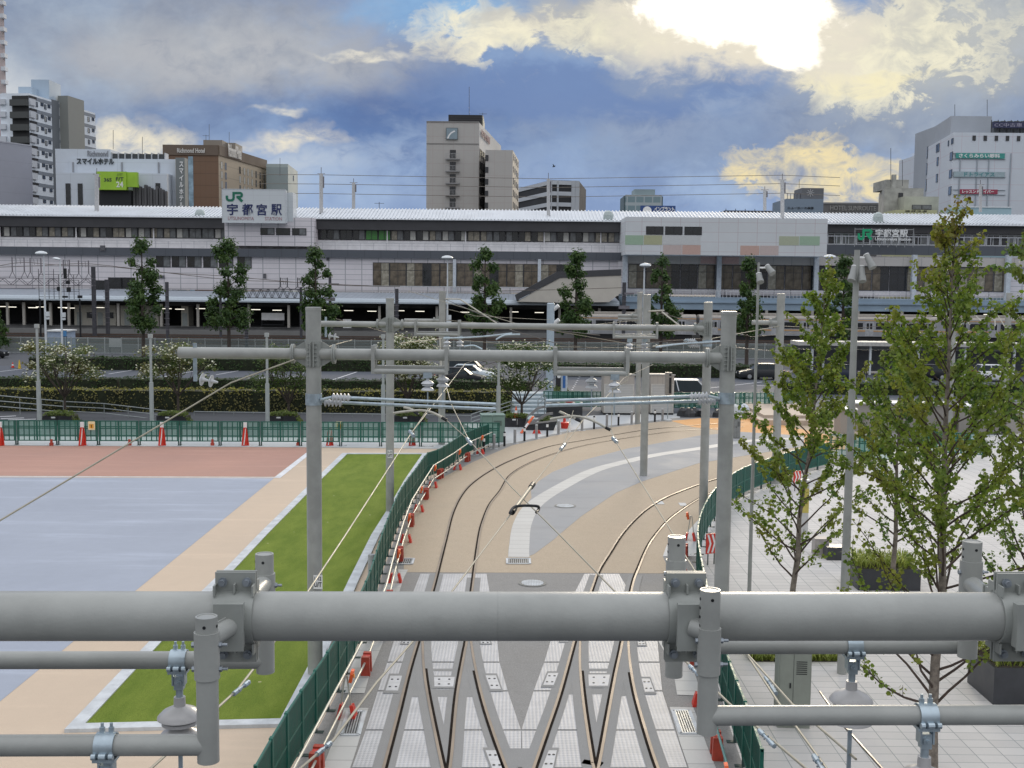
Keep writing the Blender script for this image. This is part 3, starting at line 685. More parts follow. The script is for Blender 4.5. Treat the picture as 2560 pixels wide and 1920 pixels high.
# upper window bands
wv = []
h_up = Z(578.5, 203) - Z(604, 203)
for pn in ((glass_k, glass_b), (glass_b, glass_g), (glass_g, glass_k), (glass_b, glass_b), (glass_w, glass_g), (glass_g, glass_g), (glass_k, glass_w)): wv.append(win_proto(2.24, h_up, pn))
wg = win_proto(2.24, h_up, (glass_n, glass_n)); wd_ = [win_proto(2.24, h_up, (glass_k, glass_k)), win_proto(2.24, h_up, (glass_k, glass_g))]
for u in [13 + 31.8 * i for i in range(18)] + [802 + 31.8 * i for i in range(24)]:
    if 560 < u < 790: continue
    pr = wg if 905 < u < 965 else (rs.choice(wd_) if 790 < u < 905 else rs.choice(wv))
    place_win(pr, (xv(u, 203), 203.1, Z(604, 203)), 0, st, USED)
m = MB()
for u in (3, 193, 386, 793, 968, 1163, 1359, 1500): q = xv(u, 202.6); m.box(q - .1, q + .1, 202.6, 202.8, Z(626), Z(578))
m.build('pilasters', sill_m, st)
# stair-tower block under the sign
a, b = xv(563, 199.2), xv(786, 199.2); m = MB(); m.box(a, b, 199.2, 211, zv(615, 199.2, 680), zv(543.5, 199.2, 680)); m.build('tower_block', pan_m, st)
ws = [win_proto(2.5, 1.25, (glass_k, glass_g)), win_proto(2.5, 1.25, (glass_k, glass_k))]
for i, u in enumerate((670, 709, 749)): place_win(ws[i % 2], (xv(u, 199.2), 199.15, zv(588, 199.2, 700)), 0, st, USED)
wl = win_proto(2.55, zv(639.5, 200, 410) - zv(668.5, 200, 410), (glass_k, glass_g))
for u in (409.5, 448.5, 487, 527, 566, 612): place_win(wl, (xv(u, 200), 199.95, zv(668.5, 200, 450)), 0, st, USED)
wm = win_proto(2.7, 2.0, (glass_k, glass_k))
for u, v in ((255, 729), (290, 722), (320, 722)): place_win(wm, (xv(u, 200), 199.95, zv(v, 200, u)), 0, st, USED)
# tall concourse windows
h_t = zv(657.5, 200, 1100) - zv(717, 200, 1100); wt = [win_proto(2.95, h_t, pn, frame_m, .10, (h_t * .68,)) for pn in ((glass_br, glass_br), (glass_br, glass_b), (glass_k, glass_br), (glass_b, glass_br))]
for i in range(12):
    u = 953 + i * 41.8
    if u > 1425: break
    place_win(wt[(i * 3 + 1) % 4], (xv(u, 200), 199.94, Z(719)), 0, st, USED)
h_r = zv(662, 199, 1800) - zv(723, 199, 1800); wr = [win_proto(3.0, h_r, pn, frame_m, .10, (h_r * .7,)) for pn in ((glass_br, glass_k), (glass_k, glass_k), (glass_b, glass_br), (glass_br, glass_br))]
for i in range(22): place_win(wr[(i * 5 + 2) % 4 if i < 17 else 2], (xv(1592 + i * 43.6, 199), 199.42, zv(723, 199, 1800)), 0, st, USED)
wq = [win_proto(2.4, zv(584, 203, 2200) - zv(612, 203, 2200), pn, lamp_m) for pn in ((glass_k, glass_g), (glass_g, glass_g), (glass_k, glass_k))]
for i in range(15): place_win(wq[i % 3], (xv(2082 + i * 36, 203), 203.1, zv(612, 203, 2200)), 0, st, USED)
m = MB()
for u in (1136, 1348): q = xv(u, 199.3); m.box(q - .28, q + .28, 199.2, 199.9, 7.2, zv(648, 199.3, u)); m.brk()
for u in (1562, 1797, 2040, 2285, 2520): q = xv(u, 197.5); m.box(q - .4, q + .4, 197.4, 198.2, 6.8, zv(637, 197.5, u)); m.brk()
m.build_each('column', M('column_pale', (.52, .56, .60), .5), st)
m = MB(); m.box(xv(1562, 198.6), x3, 198.6, 199.38, zv(661, 198.6, 1800), zv(639, 198.6, 1800)); m.build('upper_band', grid_mat('beige_band', (.50, .47, .44), (.32, .31, .3), 3.27, 50, .1, 0, 'xz', .6, .04), st)
m = MB(); m.box(xv(1750, 198.5), xv(1846, 198.5), 198.52, 198.59, zv(659.5, 198.5, 1800), zv(640.5, 198.5, 1800)); m.build('pink_panels', M('pink_panel', (.52, .36, .33), .6), st)
# small fittings on the wall
m = MB()
for u, v, w, h in ((257, 620, .9, .9), (662, 690, .5, .8), (820, 648, .5, .5), (395, 692, 2.4, .5)): q = P(u, v, 199.2 if v < 640 else 199.9); m.box(q.x - w / 2, q.x + w / 2, q.y - .12, q.y, q.z - h / 2, q.z + h / 2); m.brk()
m.build_each('wall_box', M('fitting', (.10, .10, .11), .5, var=.2), st)
m = MB()
for u, v in ((1521, 541), (500, 537), (2195, 545)): q = P(u, v, 203); m.lathe([(.9, -1.0), (.9, 0), (.7, .55), (.2, .85)], q + V3((0, 0, .2)), n=16); m.brk()
m.build_each('roof_ventilator', M('ventilator', (.42, .48, .47), .5), st)

# projecting pavilion with coloured panels
zt, zb_ = zv(542.5, 192, 1640), zv(637, 192, 1640)
pv = MB(); pv.box(xp0, xp1, 192, 204, zb_, zt); pv = pv.build('pavilion', pan_w, st)
def px_panel(u0_, v0_, u1_, v1_, col, nm):
    a, b = P(u0_, v1_, 192), P(u1_, v0_, 192); m = MB(); m.box(a.x + .03, b.x - .03, 191.965, 191.997, a.z + .03, b.z - .03); o = m.build('colour_panel', M('panel_' + nm, tuple(q_ * .78 + .13 for q_ in col), .5, var=.04), st); return o
for q in ((1562, 588, 1609, 612, (.27, .44, .28), 'green'), (1609, 588, 1656, 612, (.38, .40, .19), 'olive'), (1656, 588.5, 1752, 612, (.58, .60, .60), 'pale'), (1657, 612.5, 1705, 636.5, (.54, .42, .39), 'blush'), (1705, 612.5, 1752, 636.5, (.55, .33, .26), 'salmon'),
          (1850, 614, 1899, 638, (.55, .33, .26), 'salmon'), (1899, 614, 1947, 638, (.54, .42, .39), 'blush'), (1947, 590.5, 1998, 613.5, (.38, .43, .27), 'sage'), (1998, 590.5, 2050, 613.5, (.27, .42, .28), 'green')): px_panel(*q)
wp = win_proto(2.95, 1.4, (glass_k, glass_k))
for u in (1634, 1681.5, 1729.5): place_win(wp, (xv(u, 192), 191.95, zv(587, 192, 1680)), 0, st, USED)

# signs on the station
sg = thing('station_sign', 'white box sign with green logo and dark blue station name on the station roof', 'sign', (xv(635, 197.5), 197.5, 0))
a, b = P(556.5, 555.3, 197.5), P(713.5, 475, 197.5); m = MB(); m.box(a.x, b.x, 197.5, 199.1, a.z, b.z); m.box(a.x + 4, b.x + 1.0, 199.11, 202.3, a.z + .3, b.z - .3); m.build('board', grid_mat('sign_panels', (.62, .66, .68), (.48, .51, .53), 2.9, .95, .03, .03, 'xz', .45, .02), sg)
m = MB(); m.box(a.x - .08, b.x + .08, 197.46, 197.6, b.z + .002, b.z + .12); m.box(a.x - .08, b.x + .08, 197.46, 197.6, a.z - .12, a.z - .002); m.box(a.x - .08, a.x - .002, 197.46, 197.6, a.z, b.z); m.box(b.x + .002, b.x + .08, 197.46, 197.6, a.z, b.z); m.build('frame', kerb_m, sg)
def sgp(X, Yp):  # zoomed-photo pixels of the sign -> metres on the board
    return (X / 10.055 * 197.5 / F, -(Yp - X * .011) / 10.055 * 197.5 / F)
o = P(540, 460, 197.5) - V3((0, .012, 0)); lg = M('logo_green', (.012, .16, .095), .5); navy = M('letter_navy', (.018, .03, .115), .5)
p1 = [sgp(*q) for q in ((268, 285), (268, 345), (280, 385), (315, 402), (350, 404), (395, 400), (425, 375), (436, 335), (436, 222), (600, 222), (632, 240), (640, 270), (632, 300), (600, 316), (505, 318))]
m = MB(); m.ribbon(p1, .40, o, (1, 0, 0), zz, 0, .05); m.ribbon([sgp(532, 318), sgp(650, 430)], .46, o, (1, 0, 0), zz, .001, .055); m.build('logo', lg, sg)
for ch, X0, X1 in (('宇', 268, 536), ('都', 640, 912), ('宮', 1003, 1258), ('駅', 1365, 1632)):
    q0 = sgp(X0, 762 + X0 * .012); q1 = sgp(X1, 478 + X1 * .012); letter('lettering', ch, o + V3((q0[0], 0, q0[1])), ((q1[0] - q0[0]), 0, 0), (0, 0, q1[1] - q0[1]), navy, sg, .022, .05)
red_l = M('letter_rose', (.42, .22, .24), .5)
for tx, X0, X1 in (('UTSUNOMIYA', 290, 935), ('STATION', 1210, 1630)):
    q0 = sgp(X0, 882 + X0 * .012); q1 = sgp(X1, 797 + X1 * .012); letter('lettering', tx, o + V3((q0[0], 0, q0[1])), ((q1[0] - q0[0]), 0, 0), (0, 0, q1[1] - q0[1]), red_l, sg, .0, .04)
s2 = thing('station_sign', 'green logo and white station name letters standing on a frame right of the pavilion', 'sign', (xv(2200, 196.5), 196.5, 0))
m = MB(); q0, q1 = P(2137, 604, 196.6), P(2285, 574, 196.6)
for k in range(8): x = q0.x + (q1.x - q0.x) * k / 7; m.box(x - .05, x + .05, 196.7, 196.8, q0.z - .9, q1.z + .2)
for z in (q0.z - .2, q1.z): m.box(q0.x, q1.x, 196.7, 196.8, z - .06, z + .06)
m.build('frame', M('sign_frame', (.30, .31, .32), .5), s2)
lg2 = M('logo_bright_green', (.01, .36, .16), .45); o = P(2143, 601, 196.5); sc = 38 * 196.5 / F / 10
m = MB(); m.ribbon([(0.9 * sc, 4.6 * sc), (.9 * sc, 2.2 * sc), (1.6 * sc, 1.0 * sc), (3.0 * sc, 1.0 * sc), (3.9 * sc, 2.2 * sc), (3.9 * sc, 6.6 * sc), (8.2 * sc, 6.6 * sc), (9.0 * sc, 5.6 * sc), (8.2 * sc, 4.2 * sc), (5.6 * sc, 4.2 * sc)], 1.6 * sc, o, (1, 0, 0), zz, 0, .08); m.ribbon([(6.2 * sc, 4.2 * sc), (9.2 * sc, .6 * sc)], 1.7 * sc, o, (1, 0, 0), zz, .001, .085); m.build('logo', lg2, s2)
q0, q1 = P(2188, 593, 196.5), P(2270, 573.5, 196.5); letter('lettering', '宇都宮駅', q0, (q1.x - q0.x, 0, 0), (0, 0, q1.z - q0.z), white_pl, s2, .022, .06)
q0, q1 = P(2187, 603, 196.5), P(2278, 594.5, 196.5); letter('lettering', 'Utsunomiya Station', q0, (q1.x - q0.x, 0, 0), (0, 0, q1.z - q0.z), white_pl, s2, .02, .06)

# covered stair on the platform roof
se = thing('stair_enclosure', 'beige covered stair with dark sloping roof edge left of the pavilion', 'stair enclosure', (xv(1400, 184), 184, 0))
Y = 184.5; q = lambda u, v: (P(u, v, Y).x, P(u, v, Y).z)
m = MB(); m.slab([q(1292, 754), q(1400, 694.5), q(1553, 688), q(1553, 731), q(1523, 755), q(1420, 757)], (0, Y, 0), (1, 0, 0), zz, -3.2, 0); m.build('wall', M('stair_beige', (.56, .53, .47), .7, var=.05, scale=.5), se)
m = MB(); m.slab([q(1287, 738), q(1393, 679), q(1553, 673), q(1553, 688.2), q(1400, 694.6), q(1291.5, 751.5)], (0, Y - .12, 0), (1, 0, 0), zz, -3.4, 0); m.build('roof', M('stair_roof', (.06, .062, .068), .55, var=.1), se)

# platform, its canopy and the train
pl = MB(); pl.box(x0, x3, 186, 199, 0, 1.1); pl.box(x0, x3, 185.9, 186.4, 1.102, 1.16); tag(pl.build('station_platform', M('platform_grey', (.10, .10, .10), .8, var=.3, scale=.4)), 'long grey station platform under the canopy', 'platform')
pc = thing('platform_canopy', 'pale blue sheet canopy over the dark platform with white columns and lit tubes', 'canopy', (0, 190, 0))
xm = xv(1548, 187); zc0, zc1 = zv(735, 198.5), zv(757, 186.2)
can_m = grid_mat('canopy_sheet', (.31, .35, .40), (.24, .27, .31), .8, 50, .12, 0, 'xz', .45, .08, .02)
m = MB(); m.add([(x0, 187.2, zc1 + .45), (xm, 187.2, zc1 + .45), (xm, 198.5, zc0), (x0, 198.5, zc0)], [(0, 1, 2, 3)]); m.add([(x0, 187.2, zc1 + .3), (xm, 187.2, zc1 + .3), (xm, 198.5, zc0 - .2), (x0, 198.5, zc0 - .2)], [(3, 2, 1, 0)]); m.build('roof', can_m, pc)
m = MB(); prof = [(186.0, zc1 - .35), (186.0, zc1 - .1), (186.3, zc1 + .28), (186.8, zc1 + .46), (187.25, zc1 + .47), (187.25, zc1 - .3)]
m.add([(x0, y, z) for y, z in prof] + [(xm, y, z) for y, z in prof], [(i, (i + 1) % 6, 6 + (i + 1) % 6, 6 + i) for i in range(6)]); m.build('eave', M('canopy_eave', (.42, .48, .53), .4, var=.06), pc)
za, zb2 = zv(743, 188, 1700), zv(773.5, 188, 1700); m = MB(); m.box(xv(1562, 188), x3, 188, 199, zb2, za); m.box(xv(1562, 188), x3, 187.75, 187.99, zb2 + 1.1, zb2 + 1.35); m.build('blue_beam', M('blue_beam', (.26, .35, .44), .5, var=.06, scale=.3), pc)
m = MB(); k = xv(1566, 189); zr_ = zv(727, 188.2, 1700)
while k < x3: m.box(k - .03, k + .03, 188.2, 188.28, za, zr_); k += .62
m.box(xv(1562, 188), x3, 188.2, 188.28, zr_, zr_ + .09)
k = xv(931, 199)
while k < xv(1545, 199): m.box(k - .03, k + .03, 198.8, 198.86, zc0 - .3, zv(719, 198.8)); k += .62
m.box(xv(931, 198.8), xv(1545, 198.8), 198.8, 198.86, zv(719, 198.8), zv(717.5, 198.8)); m.build('railing', M('canopy_rail', (.60, .61, .62), .5), pc)
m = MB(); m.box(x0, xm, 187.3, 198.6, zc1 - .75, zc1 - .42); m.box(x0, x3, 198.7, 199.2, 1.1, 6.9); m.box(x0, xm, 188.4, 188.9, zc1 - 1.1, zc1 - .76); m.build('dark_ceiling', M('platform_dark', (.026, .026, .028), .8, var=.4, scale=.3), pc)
for i in range(28):
    u = (14, 55, 122, 168, 232, 292, 400, 492, 556, 620, 720, 826, 948, 1092, 1180, 1278, 1400, 1500, 1592, 1700, 1806, 1920, 2035, 2150, 2260, 2370, 2480, 2545)[i]; q = xv(u, 187); m = MB(); m.box(q - .2, q + .2, 187.3, 187.7, 1.1, zc1 - .4 if u < 1548 else zb2); m.build('column', M('canopy_column', (.40, .38, .34), .6, var=.08), pc)
for i, u in enumerate((8, 30, 83, 102, 157, 176, 250, 418, 450, 502, 640, 693, 816, 872, 930, 1000, 1050, 1162, 1285, 1348, 1475, 1527, 1590, 1712, 1850, 1990, 2150, 2200, 2330, 2390, 2470, 2540)):
    q = P(u, 766 + u * .0105 + (i % 3), 187.6) if u < 1548 else P(u, 786 + (i % 3) * 2, 187.6); m = MB(); m.box(q.x - .75, q.x + .75, 187.4, 187.6, q.z - .07, q.z + .04); m.build('tube_light', tube_m, pc)
ko = M('kiosk_cream', (.44, .42, .36), .6, var=.08); 
for u0_, u1_, lb in ((184, 288, 'cream platform building with doors left of the second street tree'), (300, 395, 'cream platform building right of the first street tree'), (452, 470, 'narrow cream platform cabin left of the second street tree')):
    a, b = xv(u0_, 190), xv(u1_, 190); th = thing('platform_kiosk', lb, 'kiosk', ((a + b) / 2, 190, 1.1)); m = MB(); m.box(a, b, 190, 193, 1.1, 4.6); m.build('wall', ko, th)
    n = max(1, int((b - a) / 1.7)); m = MB()
    for k in range(n):
        x = a + (k + .5) * (b - a) / n
        if k % 2: m.box(x - .5, x + .5, 189.95, 189.995, 2.3, 3.3)
    if n > 1: m.build('window', glass_k, th)
    m = MB()
    for k in range(n):
        x = a + (k + .5) * (b - a) / n
        if k % 2 == 0: m.box(x - .42, x + .42, 189.95, 189.995, 1.15, 3.3)
    m.build('door', M('kiosk_door', (.30, .33, .32), .5), th)
ad = thing('platform_bench_wall', 'white framed panel and benches on the platform right of the second street tree', 'panel', (xv(680, 189), 189, 1.1)); a, b = xv(653, 189), xv(710, 189); m = MB(); m.box(a, b, 189, 189.2, 2.3, 3.5); m.build('panel', sill_m, ad); m = MB(); m.box(a, b, 188.7, 189.4, 1.45, 1.6); [m.box(x - .05, x + .05, 188.8, 189.2, 1.1, 2.3) for x in (a + .1, b - .1)]; m.build('bench', bolts_m, ad)
pm_ = P(868, 822, 188); th = thing('map_board', 'small lit map board with a teal shape standing on the platform', 'notice board', (pm_.x, 188, 1.1)); m = MB(); m.box(pm_.x - .7, pm_.x + .7, 187.9, 188, 1.15, 2.6); m.build('board', white_pl, th); m = MB(); m.slab([(-.5, .2), (0, .1), (.5, .5), (.3, .9), (-.4, .8)], (pm_.x, 187.89, 1.4), (1, 0, 0), zz, 0, .02); m.build('map', M('map_teal', (.05, .32, .30), .5), th)
silver_t = M('train_silver', (.40, .41, .43), .35, .4, var=.06, scale=1); ora = M('train_orange', (.55, .33, .16), .4); cream = M('train_roof', (.40, .37, .33), .6, var=.1)
tr0, wid = xv(1438, 178), 19.3
for i in range(5):
    a = tr0 + i * (wid + .5); b = a + wid; th = thing('train_car', 'silver commuter train car with orange stripes, %s from the left' % nth(i + 1), 'train car', ((a + b) / 2, 179, 0), 0, 'cars of the commuter train')
    m = MB(); m.box(a, b, 178, 180.8, 1.0, 3.75); m.build('body', silver_t, th)
    m = MB(); m.slab([(0, 0), (2.8, 0), (2.6, .3), (2.0, .42), (.8, .42), (.2, .3)], (a, 178, 3.752), (0, 1, 0), zz, 0, wid); m.box(a + 2, b - 2, 178.6, 180.2, 4.18, 4.5); m.build('roof', cream, th)
    m = MB(); m.box(a, b, 177.97, 177.995, 1.75, 1.98); m.box(a, b, 177.97, 177.995, 3.45, 3.6); m.build('stripe', ora, th)
    for k in range(4):
        x = a + 2.3 + k * 4.9; m = MB(); m.box(x - .65, x + .65, 177.955, 177.996, 1.05, 3.3); d = m.build('door', M('train_door', (.46, .47, .49), .4, .3), th); m = MB(); m.box(x - .45, x - .08, 177.93, 177.954, 2.2, 3.1); m.box(x + .08, x + .45, 177.93, 177.954, 2.2, 3.1); w = m.build('door_window', glass_k, th); w.parent = d
    for k in range(3): x = a + 4.75 + k * 4.9; m = MB(); m.box(x - 1.4, x + 1.4, 177.955, 177.996, 2.15, 3.15); m.build('window', glass_k, th)
    m = MB(); m.box(a + .6, b - .6, 178.2, 180.6, .25, .98); m.build('underframe', M('underframe', (.02, .02, .022), .8), th)

# running lines between fence and platform
rust_m = M('rail_rust', (.10, .065, .05), .6, .4, var=.2); trough_m = ground_mat('trough', (.20, .20, .195), .2, .2, .85, .2, .3, 6, .2)
for i, y in enumerate((150, 156.5, 165, 171.5)):
    th = thing('railway_track', 'rusty railway track between the fence and the platform, %s from the fence' % nth(i + 1), 'railway track', (0, y, 0)); z0 = .12 + .05 * i
    for k in (-.53, .53): m = MB(); m.box(x0, x3, y + k - .04, y + k + .04, z0 + .1, z0 + .25); m.build('rail', rust_m, th)
    m = MB(); m.box(x0, x3, y - 1.3, y + 1.3, 0.006, z0 + .098); m.build('track_ballast', ballast_m, th)
for y, h, lb in ((142.5, .55, 'low pale cable trough behind the railway fence'), (161, .4, 'low pale cable trough between the railway tracks'), (183.5, .75, 'pale stone footing in front of the station platform')):
    m = MB(); m.box(x0, x3, y, y + .5, 0, h); tag(m.build('cable_trough', trough_m), lb, 'trough')

# overhead line truss and masts of the railway
steel_d = M('steel_dark', (.075, .075, .085), .6, .3, var=.2, scale=3); steel_g = M('steel_grey', (.20, .19, .21), .6, .3, var=.15)
def truss(u0_, u1_, v0, v1, Y, label, portals, mat, pitch=2.2):
    a, b = P(u0_, v0, Y), P(u1_, v0, Y); h = a.z - P(u0_, v1, Y).z; th = thing('line_truss', label, 'line truss', ((a.x + b.x) / 2, Y, 0)); m = MB(); n = max(3, int((b.x - a.x) / pitch))
    for yy in (Y, Y + 1.0):
        m.bar((a.x, yy, a.z), (b.x, yy, a.z), .11, .11); m.bar((a.x, yy, a.z - h), (b.x, yy, a.z - h), .11, .11)
        for i in range(n): x = a.x + (b.x - a.x) * i / n; xx = a.x + (b.x - a.x) * (i + .5) / n; x1 = a.x + (b.x - a.x) * (i + 1) / n; m.bar((x, yy, a.z - h), (xx, yy, a.z), .07, .07); m.bar((xx, yy, a.z), (x1, yy, a.z - h), .07, .07)
    m.build('beam', mat, th)
    for (ua, ub, vt) in portals:
        m = MB(); zt = P(ua, vt, Y).z; xa, xb = xv(ua, Y), xv(ub, Y)
        for x in (xa, xb): m.bar((x - .5, Y + .4, a.z), (x, Y + .4, (a.z + zt) / 2 - .5), .07, .07); m.bar((x + .5, Y + .4, a.z), (x, Y + .4, (a.z + zt) / 2 - .5), .07, .07); m.bar((x, Y + .4, (a.z + zt) / 2 - .6), (x, Y + .4, zt), .13, .13)
        m.bar((xa, Y + .4, zt - .1), (xb, Y + .4, zt - .1), .05, .05)
        for x in (xa + (xb - xa) * .33, xa + (xb - xa) * .66): m.bar((x, Y + .4, zt - .15), (x + .1, Y + .4, zt - 1.0), .05, .05)
        m.build('portal', mat, th)
    for x in (a.x + .2, b.x - .2): m = MB(); m.tube([(x, Y + .5, 0), (x, Y + .5, a.z + .3)], .2, 12); m.build('mast', steel_d, th, 40)
truss(-60, 232, 694, 712, 166, 'grey lattice truss with A-frame portals over the railway at the far left', [(29, 59, 643), (74, 101, 645), (157, 172, 649), (195, 220, 651)], steel_g)
truss(545, 754, 721, 744, 168, 'dark lattice truss over the railway behind the left portal pole', [(700, 717, 694), (743, 757, 694)], steel_d, 1.1)
for u, vt, vb, Y, r, lb in ((233, 667, 740, 170, .33, 'thick dark railway mast left of the first street tree'), (267, 699, 740, 172, .33, 'shorter thick dark mast just right of the first dark mast'), (417, 705, 868, 150, .24, 'dark railway mast with rungs between the first two street trees'), (825, 680, 745, 170, .22, 'dark mast with cross arm right of the third street tree'), (992, 722, 800, 160, .25, 'dark mast behind the second portal'), (1561, 706, 790, 165, .28, 'dark mast with equipment below the pavilion corner'), (616, 800, 880, 140, .22, 'dark mast in front of the platform behind the second street tree')):
    p = P(u, vt, Y); h = p.z; p.z = 0; th = thing('railway_mast', lb, 'mast', tuple(p)); m = MB(); m.tube([p, p + zz * h], r, 12); m.build('shaft', steel_d, th, 40)
    m = MB()
    for k in range(7): m.obox(p + V3((0, -r - .02, h * (.25 + .09 * k))), (r * 1.5, 0, 0), (0, .03, 0), (0, 0, .03))
    if 'cross' in lb or 'equipment' in lb: m.bar(p + V3((0, -.3, h * .82)), p + V3((1.4, -.3, h * .82)), .2, .3); m.bar(p + V3((-.8, -.3, h * .6)), p + V3((.8, -.3, h * .6)), .25, .5)
    m.build('rungs', steel_g, th)
sgn = MB()
th = thing('signal_gear', 'dark cluster of railway signal cages and platforms at the far left', 'signal gear', (xv(160, 164), 164, 0)); m = MB(); a, b = P(96, 672, 164), P(198, 748, 164)
for k in range(9): x = a.x + (b.x - a.x) * k / 8; m.bar((x, 164, b.z), (x, 164, a.z - (k % 3) * .8), .07, .07)
for k in range(5): z = a.z + (b.z - a.z) * (k + 1) / 5.4; m.bar((a.x, 164, z), (b.x, 164, z), .06, .06)
m.build('cage', steel_d, th); m = MB(); 
for u, v, w, h in ((163, 684, .35, 1.5), (170, 706, .5, .5), (148, 722, .5, .6), (172, 724, .5, .7), (200, 742, .6, .4), (163, 742, .7, .3)): q = P(u, v, 163.8); m.box(q.x - w / 2, q.x + w / 2, 163.6, 163.95, q.z - h / 2, q.z + h / 2); m.brk()
m.bar((a.x, 164.2, 0), (a.x, 164.2, b.z), .2, .2); m.bar((b.x, 164.2, 0), (b.x, 164.2, b.z), .2, .2); m.build_each('signal', bolts_m, th)
for i, px in enumerate(([(0, 664), (60, 656), (150, 663), (290, 668), (560, 698), (700, 704), (930, 715)], [(0, 668), (130, 663), (230, 660), (420, 682), (560, 690), (820, 712), (1000, 716)], [(1250, 727), (1400, 724), (1560, 719)])):
    m = MB(); m.tube(catmull([P(u, v, 168) for u, v in px], 4), .045, 5); tag(m.build('power_cable', wire_d), ('sagging dark cable in front of the left station wall, upper one', 'sagging dark cable in front of the left station wall, lower one', 'dark cable crossing the beige covered stair')[i], 'cable')
# masts on the roof line and high wires
for u, vt, vb, r, lb in ((242, 420, 530, .38, 'pale mast in front of the white hotel on the left'), (803, 418, 533, .34, 'tall pale roof mast right of the station sign'), (884, 446, 522, .30, 'shorter pale roof mast right of the tall one'), (1371, 432, 540, .30, 'pale roof mast in front of the striped parking building'), (1912, 466, 526, .30, 'shorter pale roof mast above the pavilion'), (1956, 434, 545, .36, 'tall pale roof mast beside the blue-grey block'), (2451, 450, 530, .26, 'thin roof mast in front of the big white building')):
    p = P(u, vb, 205.5); t_ = P(u, vt, 205.5); th = thing('roof_mast', lb, 'mast', tuple(p)); m = MB(); m.tube([p, p.lerp(t_, .86)], r, 12); m.build('shaft', M('mast_pale', (.50, .50, .50), .5), th, 40); m = MB(); m.tube([p.lerp(t_, .86), t_], .06, 6); m.bar(p.lerp(t_, .8) + V3((r + .1, 0, 0)), p.lerp(t_, .55) + V3((r + .1, 0, 0)), .2, .2); m.tube([p.lerp(t_, .86) + V3((-.7, 0, 0)), p.lerp(t_, .86) + V3((.7, 0, 0))], .05, 5); m.build('top_rod', steel_g, th)
for i, (va, vb) in enumerate(((436, 452), (459, 473), (483, 497))):
    m = MB(); m.tube([P(640, va, 206), P(803, va + 1, 206), P(1371, (va + vb) / 2 + 3, 206), P(1956, vb - 14, 206), P(2100, vb - 8, 206)], .05, 5); tag(m.build('high_wire', wire_d), 'thin wire strung between the roof masts against the sky, %s one' % ('top', 'middle', 'lowest')[i], 'wire')

# ------------------------------------------------------------ skyline
def line_u(C, Fp, u):
    d = ray(u, 700); a, b = C.xy, (Fp - C).xy; c = Vector((d.x, d.y)); k = -(a.x * c.y - a.y * c.x) / (b.x * c.y - b.y * c.x); return C + (Fp - C) * k
def flatp(u, Y): p = P(u, 700, Y); return V3((p.x, Y, 0))
def face_box(mb, a, b, z0, z1, out, dep):
    """box on the wall line a->b, proud by out (towards the left-hand normal facing us), dep thick"""
    d = (b - a); d.z = 0; L = d.length; d.normalize(); n_ = V3((d.y, -d.x, 0)); c = (a + b) / 2; c = V3((c.x, c.y, (z0 + z1) / 2)) + n_ * (out - dep / 2)
    mb.obox(c, d * L / 2, n_ * dep / 2, zz * (z1 - z0) / 2)
def wins(parent, a, b, us, zs, w, h, panes, frame=frame_m, pro=.12):
    d = (b - a); d.z = 0; d.normalize(); n_ = V3((d.y, -d.x, 0)); rz = math.atan2(d.y, d.x); pr = [win_proto(w, h, p, frame, .08) for p in panes]; r_ = random.Random(len(us) * 31 + len(zs))
    for z in zs:
        for u in us:
            p = line_u(a, b, u); place_win(r_.choice(pr), V3((p.x, p.y, z)) + n_ * pro, rz, parent, USED)
    for q in pr:
        if id(q) not in USED:
            for ch in list(q.children): bpy.data.objects.remove(ch)
            bpy.data.objects.remove(q)
def bl(name, label, foot, z1, m, cat='building', z0=0.0):
    c = sum(foot, V3()) / len(foot); th = thing(name, label, cat, (c.x, c.y, 0)); b = MB(); b.prism([(p.x, p.y) for p in foot], z0, z1); b.build('wall', m, th); return th
GV = lambda nm, c, **k: M(nm, c, .7, var=.05, scale=.12, **k)
# far-left pink tower sliver
C, E = flatp(29, 320), flatp(-120, 318); th = bl('apartment_tower', 'pale pink apartment tower cut by the left edge of the picture', [E, C, C + V3((-9.6, 20, 0)), E + V3((-9.6, 20, 0))], P(10, -120, 320).z, grid_mat('pink_tile', (.56, .47, .45), (.44, .38, .37), 1.2, 3.05, .06, .25, 'xz', .7, .05))
for k in range(16):
    z = P(10, 375 - k * 33, 319).z; m = MB(); m.box(C.x - .6, C.x + .55, 318.4, 320.4, z, z + 1.1); m.build('balcony', GV('pale_balcony', (.62, .64, .67)), th)
# light grey-blue apartment block
C, E = flatp(84, 300), flatp(247, 334); d = (E - C).normalized(); n_ = V3((d.y, -d.x, 0)); B = C - n_ * 8.2; zt = P(84, 233, 300).z; th = bl('apartment_block', 'light blue-grey apartment block with grey floor bands and dark corner balconies', [B, C, E, E - n_ * 8.2], zt, GV('apt_blue', (.78, .84, .90)))
fl = 3.22
m = MB()
for k in range(9): face_box(m, C, E, zt - .5 - k * fl - .9, zt - .5 - k * fl, .08, .1)
m.build('floor_band', GV('apt_band', (.24, .27, .31)), th)
for k in range(9):
    z = zt - 1.6 - k * fl; m = MB(); p0 = B + (C - B) * .42; face_box(m, p0, C, z - 1.75, z - .1, 1.2, 1.25); m.build('balcony', GV('balcony_dark', (.075, .08, .078)), th)
    m = MB(); face_box(m, line_u(C, E, 84.3), line_u(C, E, 97), z - 1.4, z + .35, .5, .5); face_box(m, B, B + (C - B) * .22, z - 1.3, z + .1, .6, .6); m.build('balcony_end', GV('balcony_white', (.60, .63, .67)), th)
    m = MB(); face_box(m, line_u(C, E, 84.3), line_u(C, E, 99), z + .36, z + 1.0, .55, .55); m.build('balcony_band', GV('balcony_black', (.03, .03, .032)), th)
